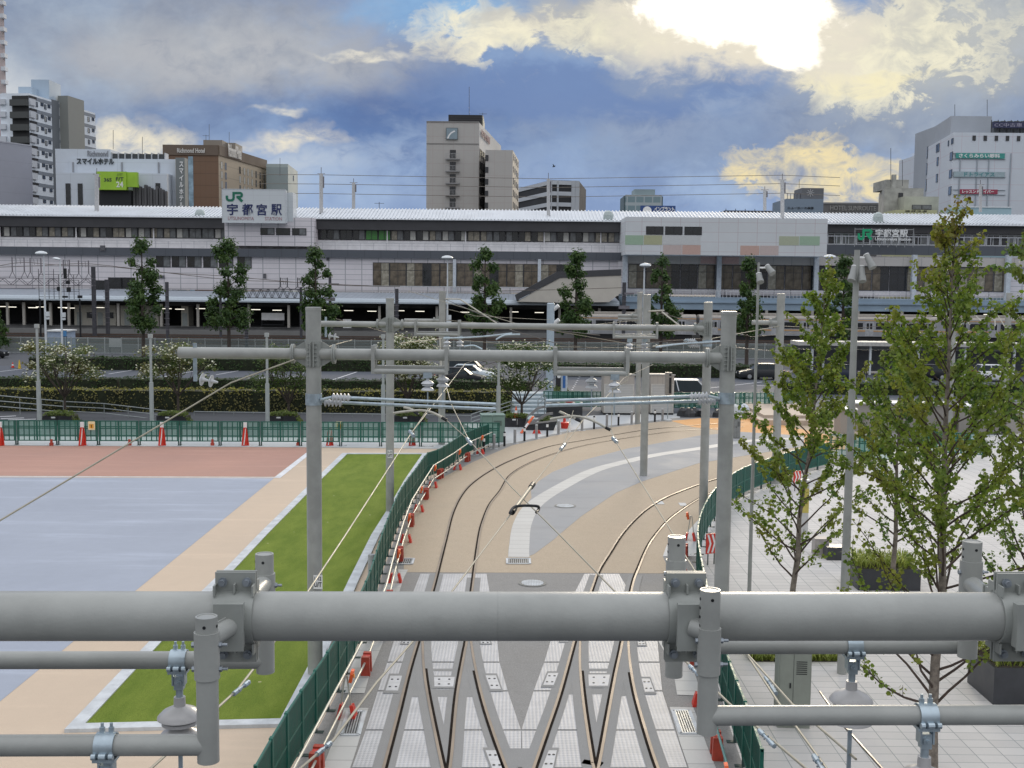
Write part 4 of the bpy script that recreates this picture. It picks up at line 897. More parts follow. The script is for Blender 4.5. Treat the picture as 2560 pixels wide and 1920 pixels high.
m = MB(); face_box(m, B + (C - B) * .42, C, 0, zt - .6, .04, .06); m.build('balcony_shade_panel', GV('shade_black', (.03, .031, .032)), th)  # flat dark panel: shade of the open balconies put in as colour
wins(th, C, E, (116, 133, 213, 241), [zt - 2.4 - k * fl for k in range(9)], 1.3, .9, ((glass_k,),)); wins(th, C, E, (103, 124, 230), [zt - 3.0 - k * fl for k in range(6)], 1.0, 1.3, ((glass_w, glass_g), (glass_g,)))
m = MB(); face_box(m, line_u(C, E, 140), line_u(C, E, 157), 0, zt + .2, .15, .4); m.build('stair_slot', GV('slot_grey', (.16, .18, .20)), th)
m = MB(); a, b = line_u(C, E, 159), line_u(C, E, 199); face_box(m, a, b, 0, P(180, 240, 315).z, 2.6, 3.0); m.build('lift_tower', GV('tower_concrete', (.27, .28, .26)), th)
m = MB(); a = flatp(91, 310); m.box(a.x, flatp(135, 310).x, 310, 318, zt, P(110, 199, 310).z); m.box(flatp(59, 306).x, flatp(92, 306).x, 306, 312, zt, P(75, 217, 306).z); m.build('penthouse', GV('penthouse_blue', (.42, .52, .62)), th)
# plain grey building
C, E = flatp(-60, 254), flatp(88, 268); d = (E - C).normalized(); th = bl('warehouse', 'plain blank grey-lilac building at the far left behind the station roof', [C, E, E + V3((-6, 14, 0)), C + V3((-6, 14, 0))], P(0, 352, 258).z, grid_mat('blank_grey', (.36, .37, .42), (.30, .31, .35), 60, 3.6, 0, .06, 'xz', .7, .05))
m = MB(); face_box(m, C, E, P(0, 352, 258).z + .002, P(0, 352, 258).z + .3, .1, .5); m.build('parapet', GV('parapet_grey', (.42, .43, .47)), th)
# white hotel with dark katakana name
hw = grid_mat('hotel_white', (.58, .63, .69), (.47, .51, .55), 9.5, 3.3, .08, .06, 'xz', .6, .04)
a0, a1 = flatp(146, 262), flatp(422, 262); th = bl('white_hotel', 'white hotel with dark katakana name, green banner sign and rooftop units', [a0, a1, a1 + V3((0, 14, 0)), a0 + V3((0, 14, 0))], P(300, 433, 262).z, hw)
m = MB(); m.box(flatp(180, 266).x, flatp(443, 266).x, 266, 269.5, 0, P(320, 397, 266).z); m.box(flatp(146, 266.5).x, flatp(283, 266.5).x, 266.5, 276, 0, P(200, 372.5, 266.5).z); m.build('upper_block', hw, th)
m = MB(); m.box(flatp(443.3, 264).x, flatp(466, 264).x, 264, 266.5, 0, P(450, 394, 264).z); m.build('sign_tower', GV('sign_tower_grey', (.19, .21, .21)), th)
m = MB(); z0 = P(300, 396.5, 266).z
for k in range(11): x = flatp(243 + k * 16.4, 268).x; m.box(x, x + 1.25, 267, 269, z0, z0 + 1.25)
m.build('rooftop_unit', GV('roof_unit', (.06, .065, .07)), th)
m = MB()
for k in range(12): x = flatp(241 + k * 16.4, 268).x; m.box(x - .12, x + .12, 266.7, 269.2, z0, z0 + 1.5)
m.build('unit_posts', GV('unit_post', (.45, .47, .5)), th)
q0, q1 = P(192, 411, 265.9), P(285, 396, 265.9); letter('lettering', 'スマイルホテル', q0, (q1.x - q0.x, 0, 0), (0, 0, q1.z - q0.z), M('letter_dark', (.03, .04, .045), .5), th, .03, .15)
q0, q1 = P(219, 391, 266.4), P(270, 377, 266.4); letter('lettering', 'Richmond', q0, (q1.x - q0.x, 0, 0), (0, 0, q1.z - q0.z), GV('letter_grey', (.26, .27, .3)), th, .015, .1)
for i, ch in enumerate('スマイルホテル'): q0, q1 = P(448.5, 417.5 + i * 17, 263.9), P(458.5, 404 + i * 17, 263.9); letter('lettering', ch, q0, (q1.x - q0.x, 0, 0), (0, 0, q1.z - q0.z), white_pl, th, .03, .1)
wins(th, a0, a1, (176, 206), [P(176, 512, 262).z], 1.1, 4.9, ((glass_k,),)); wins(th, a0, a1, (399,), [P(399, 482, 262).z], 1.1, 2.2, ((glass_k,),))
m = MB()
for u in (190, 311, 402): x = flatp(u, 266).x; m.box(x - .15, x + .15, 265.7, 265.98, P(300, 432, 266).z, P(u, 406, 266).z)
m.build('downpipe', GV('pipe_grey', (.27, .28, .3)), th)
m = MB(); x = flatp(320, 262).x
for k in range(12): x = flatp(338 + k * 7, 261).x; zt_ = P(300, 458 + (k % 4) * 3 + k * .9, 261).z; m.box(x, x + .5, 260.6 + (k % 2) * .3, 261.8, 0, zt_)
m.build('balcony_screens', GV('screen_dark', (.10, .10, .105)), th)
gs = thing('green_banner', 'lime green banner sign with F/T 24 lettering on the white hotel', 'banner', tuple(flatp(278, 259))); a, b = P(241, 474, 258), P(315, 429, 258); m = MB(); m.box(a.x, b.x, 258, 259.5, a.z, b.z); c, e = P(315, 467, 258), P(341, 430, 258); m.box(b.x + .002, e.x, 258.4, 259.5, c.z, e.z); m.build('board', M('lime', (.33, .56, .04), .5, var=.08, scale=.3), gs)
for tx, q, mm in (('F/T', (290, 452, 309, 443), 'letter_dark'), ('24', (291, 468, 308, 454), 'white_plastic'), ('365', (260, 454, 279, 445), 'letter_dark'), ('24', (242, 458, 250, 449), 'letter_dark'), ('JUST', (293, 440, 307, 433), 'letter_olive')):
    if mm == 'letter_olive': M(mm, (.20, .34, .05), .5)
    q0, q1 = P(q[0], q[1], 257.99), P(q[2], q[3], 257.99); letter('lettering', tx, q0, (q1.x - q0.x, 0, 0), (0, 0, q1.z - q0.z), MATS[mm], gs, .02, .05)
m = MB(); a, b = P(245, 512, 259), P(325, 475, 259); m.box(a.x, b.x, 259.6, 261, a.z - 5, b.z); m.build('dark_opening', bolts_m, gs)
# brown hotel
C0, C, E = flatp(413, 300), flatp(550, 300), flatp(668, 335); zt = P(550, 366, 300).z; th = bl('brown_hotel', 'brown tiled hotel with a pale rear wing of small windows', [C0, C, E, flatp(520, 345)], zt, grid_mat('brown_tile', (.19, .115, .072), (.12, .075, .05), 1.4, 3.1, .03, .12, 'xz', .6, .05))
m = MB(); face_box(m, C, E, 0, zt + .05, .06, .1); m.build('side_wall', grid_mat('tan_tile', (.47, .39, .29), (.38, .32, .24), 50, 3.05, 0, .25, 'xz', .7, .05), th)
m = MB(); face_box(m, C0, C, P(480, 388, 300).z, zt + .3, .3, .3); face_box(m, C, E, P(550, 388, 300).z, zt + .3, .3, .3); m.build('frieze', GV('frieze_brown', (.155, .115, .085)), th)
m = MB(); face_box(m, flatp(475, 300), flatp(487, 300), 0, P(480, 391, 300).z, .08, .1); m.build('window_strip', M('strip_glass', (.30, .42, .50), .15, var=.3, scale=.4), th)
m = MB(); a = flatp(513, 308); m.box(a.x, flatp(560, 308).x, 308, 318, zt, P(540, 350, 308).z); m.box(flatp(560.5, 312).x, flatp(592, 312).x, 312, 320, zt, P(575, 357, 312).z); m.build('penthouse', GV('pent_tan', (.26, .235, .20)), th)
q0, q1 = P(443, 382, 299.6), P(512, 371, 299.6); letter('lettering', 'Richmond Hotel', q0, (q1.x - q0.x, 0, 0), (0, 0, q1.z - q0.z), M('letter_pale', (.62, .60, .56), .5), th, .03, .1)
ea, eb = line_u(C, E, 571), line_u(C, E, 603); nn_ = V3(((eb - ea).y, -(eb - ea).x, 0)).normalized() * .4; letter('lettering', 'Richmond Hotel', ea + nn_ + zz * P(571, 391, ea.y).z, eb - ea, (0, 0, 3.4), MATS['letter_pale'], th, .03, .1)
wins(th, C, E, (557, 567, 602, 613, 622, 632, 642, 652, 662), [P(600, v, 316).z for v in (436, 459, 482, 505)], 1.15, 2.0, ((glass_w,), (glass_g,), (glass_k,), (glass_w,)), GV('win_tan', (.3, .25, .19)))
# grey-green block
C0, C, E = flatp(668, 330), flatp(722, 330), flatp(746, 352); th = bl('office_block', 'plain grey-green block between the brown hotel and the sky', [C0, C, E, E + V3((-8, 12, 0)), C0 + V3((0, 14, 0))], P(722, 410, 330).z, GV('greygreen', (.40, .46, .45))); wins(th, C, E, (735,), [P(735, 452, 341).z], 1.2, 1.6, ((glass_g,),))
m = MB(); face_box(m, flatp(668.5, 329.9), flatp(722, 329.9), 0, P(700, 418, 330).z, .05, .05); m.build('front_panel', GV('greygreen_dark', (.30, .355, .36)), th)
# grey hotel tower in the middle
gt = grid_mat('tower_panels', (.44, .425, .40), (.39, .315, .30), 2.35, 3.0, .05, .05, 'xz', .7, .035, .01)
C0, C = flatp(1065, 258), flatp(1195, 258); E = flatp(1249, 300); zt = P(1130, 306, 258).z; th = bl('hotel_tower', 'tall grey hotel tower with a column of balconies and a square emblem', [C0, C, E, E + V3((-14, 0, 0)), C0 + V3((0, 40, 0))], zt, gt)
m = MB(); face_box(m, C, E, P(1195, 370, 258).z, zt + .01, .06, .1); m.build('side_wall', GV('tower_side', (.50, .50, .49)), th)
m = MB(); face_box(m, C0, C, P(1130, 359.6, 258).z - .12, P(1130, 359.6, 258).z + .12, .08, .1); face_box(m, C0, C, zt, zt + .25, .12, .4); m.build('cornice', GV('tower_line', (.22, .21, .20)), th)
W0, W1, W2 = flatp(1211, 254), flatp(1278.5, 254), flatp(1293.5, 275); zw = P(1245, 375, 254).z; m = MB(); m.prism([(p.x, p.y) for p in (W0, W1, W2, W2 + V3((-8, 10, 0)), W0 + V3((0, 20, 0)))], 0, zw); m.build('wing', gt, th)
m = MB(); face_box(m, W1, W2, 0, zw - .02, .05, .1); m.build('wing_side', GV('wing_warm', (.62, .55, .44)), th)
m = MB(); a = flatp(1119, 264); m.box(a.x, flatp(1202, 264).x, 264, 264.4, zt, P(1160, 287, 264).z); m.build('roof_louvre', grid_mat('louvre_black', (.035, .035, .038), (.015, .015, .016), 50, .5, 0, .15, 'xz', .7, .05), th)
m = MB(); m.box(flatp(1119, 264).x + .3, flatp(1203, 264.5).x + .2, 264.5, 278, zt, P(1160, 288, 264).z); m.build('penthouse', GV('tower_pent', (.50, .48, .38)), th)
for k in range(6):
    z = P(1130, 398 + 30.3 * k, 258).z; a, b = flatp(1113, 258), flatp(1148, 258); m = MB(); m.box(a.x, b.x, 256.9, 257.98, z - .16, z + .05); o_ = m.build('balcony', GV('balc_grey', (.30, .30, .30)), th)
    m = MB(); [m.box(x - .03, x + .03, 256.92, 256.98, z + .05, z + 1.15) for x in [a.x + .03 + (b.x - a.x - .06) * i / 10 for i in range(11)]]; m.box(a.x, b.x, 256.9, 257.0, z + 1.15, z + 1.22); r_ = m.build('balcony_rail', GV('balc_rail', (.36, .36, .36)), th); r_.parent = o_
wins(th, C0, C, (1130.5,), [P(1130, 396 + 30.3 * k, 258).z for k in range(6)], 1.35, 1.9, ((glass_k, glass_k),), frame_m, .06)
wins(th, C, E, (1198, 1202, 1206.5), [P(1200, 395 + 30 * k, 262).z for k in range(5)], 1.5, 1.7, ((glass_k,),)); wins(th, W0, W1, (1214.5,), [P(1214, 402 + 29.6 * k, 254).z for k in range(5)], .75, 1.25, ((glass_k,),))
wins(th, W1, W2, (1280.5, 1284, 1287.5, 1291), [P(1285, 408 + 29 * k, 262).z for k in range(5)], 1.4, 1.35, ((glass_g,), (glass_b,)))
em = thing('emblem_sign', 'square blue-grey emblem with a white swoosh on the grey hotel tower', 'sign', tuple(flatp(1129, 257.6))); a, b = P(1116.5, 347, 257.6), P(1143, 321, 257.6); m = MB(); m.box(a.x, b.x, 257.6, 257.95, a.z, b.z); m.build('board', GV('emblem_blue', (.24, .31, .35)), em)
m = MB(); m.ribbon([(.25, .05), (.55, .75), (1.0, 1.3), (1.6, 1.65), (1.9, 1.72)], .32, (a.x, 257.59, a.z), (1, 0, 0), zz, 0, .03); m.build('swoosh', white_pl, em); m = MB(); m.box(a.x - .12, b.x + .12, 257.62, 257.94, b.z + .002, b.z + .14); m.box(a.x - .12, b.x + .12, 257.62, 257.94, a.z - .14, a.z - .002); m.box(a.x - .14, a.x - .002, 257.62, 257.94, a.z, b.z); m.box(b.x + .002, b.x + .14, 257.62, 257.94, a.z, b.z); m.build('frame', GV('emblem_frame', (.14, .17, .18)), em)
ea, eb = line_u(C, E, 1198), line_u(C, E, 1219.5); nn_ = V3(((eb - ea).y, -(eb - ea).x, 0)).normalized() * .25; letter('lettering', 'HOTEL MARU', ea + nn_ + zz * P(1198, 341, ea.y).z, eb - ea, (0, 0, 1.7), GV('letter_wine', (.28, .18, .18)), th, .03, .06)
def antenna(u, v0, v1, Y, lb, yagi=True, r=.06):
    a, b = P(u, v1, Y), P(u, v0, Y); m = MB(); m.tube([a, b], r, 6)
    if yagi:
        m.tube([b + V3((-.9, 0, -.25)), b + V3((.9, 0, -.25))], .04, 5)
        for k in range(5): m.tube([b + V3((-.8 + .4 * k, -.4, -.25)), b + V3((-.8 + .4 * k, .4, -.25))], .03, 4)
    return tag(m.build('antenna', steel_d), lb, 'antenna')
for q in ((1173, 217, 288, 265, 'tall thin lightning rod on the grey hotel tower', False), (1207, 282, 300, 268, 'television aerial on the grey hotel tower roof'), (523, 311, 350, 309, 'thin rod on the brown hotel penthouse', False), (573, 330, 358, 313, 'shorter rod on the brown hotel roof', False), (515, 337, 350, 308, 'aerial on the left of the brown hotel penthouse'), (700, 395, 440, 328, 'rod on the grey-green block', False), (283, 325, 373, 268, 'thin rod on the white hotel roof, left one', False), (356, 342, 398, 268, 'thin rod on the white hotel roof, right one', False), (948, 505, 522, 215, 'small aerial behind the roof left of the grey tower'),
          (2387, 261, 290, 276, 'thin rod on the roof block of the big white building', False), (2468, 249, 330, 270, 'tall rod beside the roof sign of the big white building', False), (2227, 370, 455, 252, 'rod on the chimney of the old grey building', False), (2256, 400, 465, 252, 'thin rod right of the chimney on the old grey building', False), (1998, 448, 470, 300, 'rod on the roof of the blue-grey block', False)): antenna(*q)
# striped parking building
C0, C, E = flatp(1285, 362), flatp(1374, 330), flatp(1444, 332); zt = P(1374, 450, 330).z; th = bl('parking_building', 'white and black striped multi-storey parking building', [C0, C, E, E + V3((4, 30, 0)), C0 + V3((10, 30, 0))], zt, GV('park_dark', (.020, .021, .024)))
m = MB()
for k in range(7): z = zt - .1 - k * 3.15; face_box(m, C0, C, z - 1.15, z, .25, .3); face_box(m, C, E, z - 1.15, z, .25, .3)
m.build('floor_slab', GV('park_white', (.50, .53, .57)), th)
m = MB(); [face_box(m, line_u(C, E, u), line_u(C, E, u + w), 0, zt, .35, .4) for u, w in ((1374.5, 2), (1389, 4), (1425, 9), (1434.5, 10))]; m.build('pier', GV('park_pier', (.44, .47, .50)), th)
# glass block and blue sign
a0, a1 = flatp(1560, 400), flatp(1650, 400); zt = P(1600, 487, 400).z; th = bl('glass_block', 'teal-grey glazed block with a roof box far behind the station', [a0, a1, a1 + V3((0, 20, 0)), a0 + V3((0, 20, 0))], zt, grid_mat('glass_rows', (.22, .31, .34), (.42, .48, .50), 3.0, 3.1, .4, 1.1, 'xz', .4, .06))
m = MB(); m.box(flatp(1582, 402).x, flatp(1633, 402).x, 402, 412, zt, P(1600, 473, 402).z); m.build('roof_box', GV('teal_box', (.26, .33, .35)), th); m = MB(); m.box(flatp(1556, 401).x, a0.x - .01, 401, 415, 0, zt - .4); m.box(a1.x + .01, flatp(1653, 401).x, 401, 415, 0, zt - .4); m.build('end_bay', GV('teal_dark', (.13, .18, .20)), th)
bs_ = thing('blue_sign', 'blue sign board with white katakana behind the station roof', 'sign', tuple(flatp(1645, 232))); a, b = P(1601, 535, 232), P(1689, 514.5, 232); m = MB(); m.box(a.x, b.x, 232, 232.5, a.z, b.z); m.build('board', M('sign_blue', (.02, .06, .20), .5), bs_); q0, q1 = P(1636, 528, 231.97), P(1686, 517, 231.97); letter('lettering', 'インプラント', q0, (q1.x - q0.x, 0, 0), (0, 0, q1.z - q0.z), white_pl, bs_, .03, .03); m = MB(); c = P(1618, 527, 231.95); m.lathe([(.9, 0), (.9, .04), (.7, .041)], c, (0, -1, 0), 20); m.build('emblem', white_pl, bs_); m = MB(); [m.bar((x, 232.6, 0), (x, 232.6, b.z), .2, .2) for x in (a.x + .5, b.x - .5)]; m.build('posts', steel_d, bs_)
# blue-grey block with star plate
a0, a1 = flatp(1960, 300), flatp(2052, 300); zt = P(2000, 497, 300).z; th = bl('office_block', 'small blue-grey block with a roof machine room and star emblem', [a0, a1, a1 + V3((0, 16, 0)), a0 + V3((0, 16, 0))], zt, GV('bluegrey', (.22, .28, .35))); m = MB(); m.box(flatp(1997, 302).x, flatp(2052, 302).x, 302, 310, zt, P(2020, 470, 302).z); m.build('machine_room', GV('machine_grey', (.15, .155, .165)), th)
m = MB(); c = P(2026, 482, 301.9)
for k in range(4): a_ = k * math.pi / 4; m.bar(c + V3((math.cos(a_), 0, math.sin(a_))) * 1.0, c - V3((math.cos(a_), 0, math.sin(a_))) * 1.0, .05, .16, (math.sin(a_), 0, -math.cos(a_)))
m.build('emblem', GV('emblem_pale', (.5, .5, .5)), th); q0, q1 = P(1969, 522, 299.9), P(2034, 517, 299.9); letter('lettering', 'ニューエース会館', q0, (q1.x - q0.x, 0, 0), (0, 0, q1.z - q0.z), bolts_m, th, .02, .1)
m = MB(); [m.bar((flatp(1962 + k * 8, 303).x, 303, zt), (flatp(1962 + k * 8, 303).x, 303, zt + 1.6), .12, .12) for k in range(5)]; m.bar((flatp(1960, 303).x, 303, zt + 1.6), (flatp(1996, 303).x, 303, zt + 1.6), .12, .12); m.build('roof_rail', steel_d, th)
a0, a1 = flatp(2052.5, 320), flatp(2202, 320); zt = P(2120, 511, 320).z; th = bl('long_hotel', 'low long brown-grey hotel roof with pale roman letters', [a0, a1, a1 + V3((0, 16, 0)), a0 + V3((0, 16, 0))], zt, GV('browngrey', (.17, .165, .16))); q0, q1 = P(2075, 526, 319.9), P(2190, 515, 319.9); letter('lettering', 'HOTEL SUNROUTE', q0, (q1.x - q0.x, 0, 0), (0, 0, q1.z - q0.z), GV('letter_dim', (.36, .35, .33)), th, .01, .15)
m = MB(); m.box(a0.x, a1.x, 319.8, 320.2, zt + .002, zt + .5); m.build('parapet', GV('browngrey_l', (.24, .235, .23)), th)
a0, a1 = flatp(1808, 330), flatp(1935, 330); th = bl('low_building', 'low dark roof edge with rails left of the roof masts', [a0, a1, a1 + V3((0, 10, 0)), a0 + V3((0, 10, 0))], P(1870, 526.5, 330).z, GV('low_dark', (.06, .06, .07))); m = MB(); [m.box(flatp(u, 330).x, flatp(u, 330).x + .15, 330.2, 330.4, P(1870, 526.5, 330).z, P(1870, 522, 330).z) for u in range(1810, 1935, 24)]; m.build('roof_posts', steel_d, th)
# old pale grey building
a0, a1 = flatp(2202, 250), flatp(2300, 250); zt = P(2250, 470, 250).z; og = M('old_plaster', (.36, .36, .33), .85, var=.22, scale=.5); th = bl('old_building', 'weathered pale grey building with chimney left of the big white one', [a0, a1, a1 + V3((4, 16, 0)), a0 + V3((4, 16, 0))], zt, og)
m = MB(); m.box(flatp(2222, 252).x, flatp(2231, 252).x, 252, 253, zt, P(2226, 436, 252).z); m.box(flatp(2206, 253).x, flatp(2262, 253).x, 253, 262, zt, P(2235, 449, 253).z); m.build('chimney', og, th)
m = MB(); m.box(flatp(2245, 248).x, flatp(2330, 248).x, 246, 249.9, 0, P(2290, 493, 248).z); m.build('front_wing', M('old_plaster_green', (.40, .41, .35), .85, var=.12, scale=.4), th); wins(th, flatp(2245, 246), flatp(2330, 246), (2285, 2308), [P(2290, 524, 246).z], 2.2, 1.0, ((glass_g,),)); wins(th, a0, a1, (2243,), [P(2243, 512, 250).z], 1.0, 2.6, ((glass_k,),))
# big white building on the right
wm_ = grid_mat('white_slab', (.60, .64, .69), (.52, .40, .44), 3.9, 3.65, .06, .06, 'xz', .65, .04)
C0, C, E = flatp(2267, 310), flatp(2368, 262), flatp(2760, 262); zt = P(2400, 331, 262).z; th = bl('white_building', 'big white commercial building with clinic and shop sign strips at the right', [C0, C, E, E + V3((0, 45, 0)), C0 + V3((0, 10, 0))], zt, wm_)
m = MB(); a, b = flatp(2360, 268), flatp(2461, 268); m.prism([(p.x, p.y) for p in (flatp(2322, 285), a, b, b + V3((0, 14, 0)), flatp(2322, 285) + V3((0, 14, 0)))], 0, P(2400, 290, 268).z); m.build('roof_block', GV('roofblock_white', (.37, .40, .44)), th)
wins(th, C, E, (2419, 2446.5, 2474, 2501.5, 2529, 2556), [P(2480, 352, 262).z], .75, 1.15, ((glass_k,),)); wins(th, C0, C, (2333, 2330, 2329), [P(2330, 376, 275).z], 1.6, 1.9, ((glass_k,),)); wins(th, C0, C, (2332,), [P(2332, 419, 282).z, P(2332, 460, 282).z], 1.6, 2.0, ((glass_k,),)); wins(th, C0, C, (2365.5,), [P(2366, v, 264).z for v in (402, 446, 488)], 2.6, 1.9, ((glass_k,),)); wins(th, C0, C, (2305.5,), [P(2305, v, 292).z for v in (399, 440, 480)], 1.2, 3.0, ((glass_g,),)); wins(th, C0, C, (2368.5 - 1, 2374.0 - 9, 2383 - 26), [P(2375, 362, 264).z], .9, 1.3, ((glass_k,),))
m = MB()
for u in (2388, 2430, 2459, 2513): x = flatp(u, 261.8).x; m.box(x - .1, x + .1, 261.75, 261.98, 6, P(u, 383, 261.8).z)
for v in (383, 397, 430, 442, 474, 486): a, b = P(2384, v, 261.8), P(2514, v, 261.8); m.box(a.x, b.x, 261.76, 261.985, a.z - .05, a.z + .05)
m.build('facade_frame', GV('facade_line', (.34, .38, .42)), th)
for nm, (ua, va, ub, vb), col, tx, tc, lb in (('g', (2389, 395.5, 2512, 383.5), (.05, .30, .26), 'さくらみらい眼科', white_pl, 'teal sign strip with white hiragana on the big white building, top one'), ('t', (2384, 442, 2512, 430), (.34, .43, .46), 'ドトライアス', M('letter_teal', (.08, .26, .28), .5), 'pale sign strip with teal letters on the big white building, middle one'), ('r', (2399, 484.5, 2494, 474), (.33, .045, .085), 'レッスンドライバー', white_pl, 'dark pink sign strip on the big white building, lowest one')):
    a, b = P(ua, va, 261.7), P(ub, vb, 261.7); s_ = thing('sign_strip', lb, 'sign', (a.x, 261.7, a.z)); m = MB(); m.box(a.x, b.x, 261.6, 261.74, a.z, b.z); m.build('board', M('strip_' + nm, col, .5), s_); letter('lettering', tx, (a.x + (b.x - a.x) * (.06 if nm != 't' else .2), 261.59, a.z + .12), ((b.x - a.x) * (.84 if nm != 't' else .6), 0, 0), (0, 0, (b.z - a.z) - .24), tc, s_, .03, .03)
a, b = P(2483, 319, 261.8), P(2620, 306, 261.8); s_ = thing('roof_sign', 'dark roof sign with white letters on the big white building', 'sign', (a.x, 262, a.z)); m = MB(); m.box(a.x, b.x, 262, 262.4, a.z, b.z); m.build('board', M('roofsign_navy', (.03, .035, .09), .5), s_); letter('lettering', 'CC中古車 I I 店CC', (a.x + .3, 261.98, a.z + .2), (b.x - a.x - .6, 0, 0), (0, 0, b.z - a.z - .4), GV('letter_dusk', (.34, .33, .42)), s_, .01, .04); m = MB(); [m.bar((x, 262.8, zt), (x, 262.8, b.z + .6), .15, .15) for x in [a.x + i * 1.5 for i in range(9)]]; m.build('posts', steel_d, s_)
for k in range(6): u = 2492 + k * 17; p = P(u, 303, 263.5); m = MB(); m.box(p.x - .7, p.x + .45, 263.2, 265, zt, p.z); tag(m.build('rooftop_unit', GV('ac_unit', (.10, .11, .12))), 'dark rooftop unit on the big white building, %s from the left' % nth(k + 1), 'rooftop unit', 'rooftop units of the big white building')
a0, a1 = flatp(2395, 236), flatp(2520, 236); th = bl('low_building', 'pale cyan shopfront strip just above the station roof at the right', [a0, a1, a1 + V3((0, 8, 0)), a0 + V3((0, 8, 0))], P(2450, 517, 236).z, GV('cyan_pale', (.36, .52, .58))); m = MB(); m.box(a0.x, a1.x, 235.8, 235.95, P(2450, 519, 236).z, P(2450, 516, 236).z); m.build('fascia', lamp_m, th)
a0, a1 = flatp(2233, 240), flatp(2335, 240); th = bl('low_building', 'yellowish shop sign band just above the station roof below the old building', [a0, a1, a1 + V3((0, 8, 0)), a0 + V3((0, 8, 0))], P(2290, 525, 240).z, GV('cream_band', (.48, .48, .28))); q0, q1 = P(2263, 530, 239.9), P(2318, 525.6, 239.9); letter('lettering', 'ヨガスタ', q0, (q1.x - q0.x, 0, 0), (0, 0, q1.z - q0.z), bolts_m, th, .03, .05)
# ------------------------------------------------------------ barrier fences
green_m = M('green_paint', (.012, .115, .082), .45, var=.15, scale=6)
green_in = M('green_infill', (.010, .095, .068), .5, var=.2, scale=5)
slat_m = M('green_slat', (.20, .47, .39), .5, var=.1, scale=5)
foot_m = M('fence_foot', (.02, .05, .045), .6, var=.2)
def open_panel(w, label, group):
    th = thing('barrier_panel', label, 'barrier panel', (0, 0, 0), 0, group)
    f = MB(); zb, zt = .2, 1.27
    f.box(-w / 2 + .01, w / 2 - .01, -.02, .02, zt - .05, zt); f.box(-w / 2 + .01, w / 2 - .01, -.02, .02, zb, zb + .05)
    f.box(-w / 2 + .01, -w / 2 + .07, -.025, .025, zb, zt); f.box(w / 2 - .07, w / 2 - .01, -.025, .025, zb, zt)
    f.box(-.045, .045, -.024, .024, zb + .05, zt - .05)
    f.build('frame', green_m, th, world=False)
    r = MB()
    for z in (.47, .84, .93): r.box(-w / 2 + .07, w / 2 - .07, -.012, .012, z, z + .05)
    r.build('rails', green_m, th, world=False)
    m = MB()
    for h in (-1, 1):
        for k in range(4):
            x = h * (.075 + (k + .0) * (w / 2 - .1) / 3.55 + .06); m.box(x - .026, x + .026, -.010, .010, zb + .05, zt - .05)
    m.build('bars', green_m, th, world=False)
    s = MB(); nn = int(w / .045)
    for k in range(nn):
        x = -w / 2 + .09 + k * (w - .18) / (nn - 1); s.box(x - .008, x + .008, -.006, .006, zb + .05, zt - .05)
    s.build('slats', slat_m, th, world=False)
    for x in (-w / 2 + .04, w / 2 - .04):
        l = MB(); l.box(x - .03, x + .03, -.03, .03, .012, zb); l.box(x - .03, x + .03, -.16, .16, 0.0, .012); l.build('leg', foot_m, th, world=False)
    return th
fA, fB = G(-60, 1111.6), G(1092, 1116.5); fd = (fB - fA); fl = fd.length; fd.normalize(); fang = math.atan2(fd.y, fd.x)
proto = None
NP = int(fl / 2.08) + 2
for i in range(NP):
    p = fA + fd * (2.08 * (i + .5)); lb = 'see-through green slatted barrier panel behind the red court, %s from the left' % nth(i + 1)
    if proto is None:
        proto = open_panel(2.06, lb, 'green barrier panels along the far side of the court'); proto.location = p + V3((0, 0, .016)); proto.rotation_euler = (0, 0, fang)
    else: dup(proto, p + V3((0, 0, .016)), fang, lb)
for i, (a, b) in enumerate((((2100, 1149), (2150, 1151)), ((2155, 1152), (2205, 1158)), ((2316, 1139), (2365, 1142)), ((2372, 1142), (2432, 1146)))):
    a, b = G(*a), G(*b); c = (a + b) / 2
    dup(proto, c, math.atan2(b.y - a.y, b.x - a.x), ['see-through green barrier panel right of the orange crossing, left one', 'see-through green barrier panel right of the orange crossing, right one', 'see-through green barrier panel behind the tall plaza tree, left one', 'see-through green barrier panel behind the tall plaza tree, right one'][i], 'green barrier panels on the plaza')
for i in range(9):
    u = 1395 + i * 24 if i < 4 else 1700 + (i - 4) * 62
    p = G(u, 1024 + (i > 3) * 3); dup(proto, p, R(-2), 'see-through green barrier panel beyond the sheds, %s from the left' % nth(i + 1), 'green barrier panels beyond the sheds')

def solid_panel(w, label, group):
    th = thing('construction_fence', label, 'fence', (0, 0, 0), 0, group)
    f = MB(); zb, zt = .16, 1.2
    f.box(-w / 2, w / 2, -.018, .018, zt - .04, zt); f.box(-w / 2, w / 2, -.018, .018, zb, zb + .05)
    f.box(-w / 2, -w / 2 + .05, -.03, .03, zb, zt + .012); f.box(w / 2 - .05, w / 2, -.03, .03, zb, zt + .012)
    f.box(-w / 2 + .05, w / 2 - .05, -.02, .02, .62, .66)
    f.build('frame', green_m, th, world=False)
    s = MB(); n = 22
    for k in range(n):
        x = -w / 2 + .05 + (k + .5) * (w - .1) / n; s.box(x - (w - .1) / n * .36, x + (w - .1) / n * .36, -.012, .008 + .006 * (k % 2), zb + .05, zt - .04)
    s.box(-w / 2 + .05, w / 2 - .05, -.003, .003, zb + .05, zt - .04)
    s.build('infill', green_in, th, world=False)
    for x in (-w / 2 + .025, w / 2 - .025):
        l = MB(); l.box(x - .022, x + .022, -.022, .022, .012, zb); l.box(x - .025, x + .025, -.15, .15, 0.0, .012); l.build('leg', foot_m, th, world=False)
    return th
lf = resample(catmull([G(*p) for p in LF], 10), 1.06)
rf = resample(catmull([G(*p) for p in RF], 10), 1.06)
sp = None
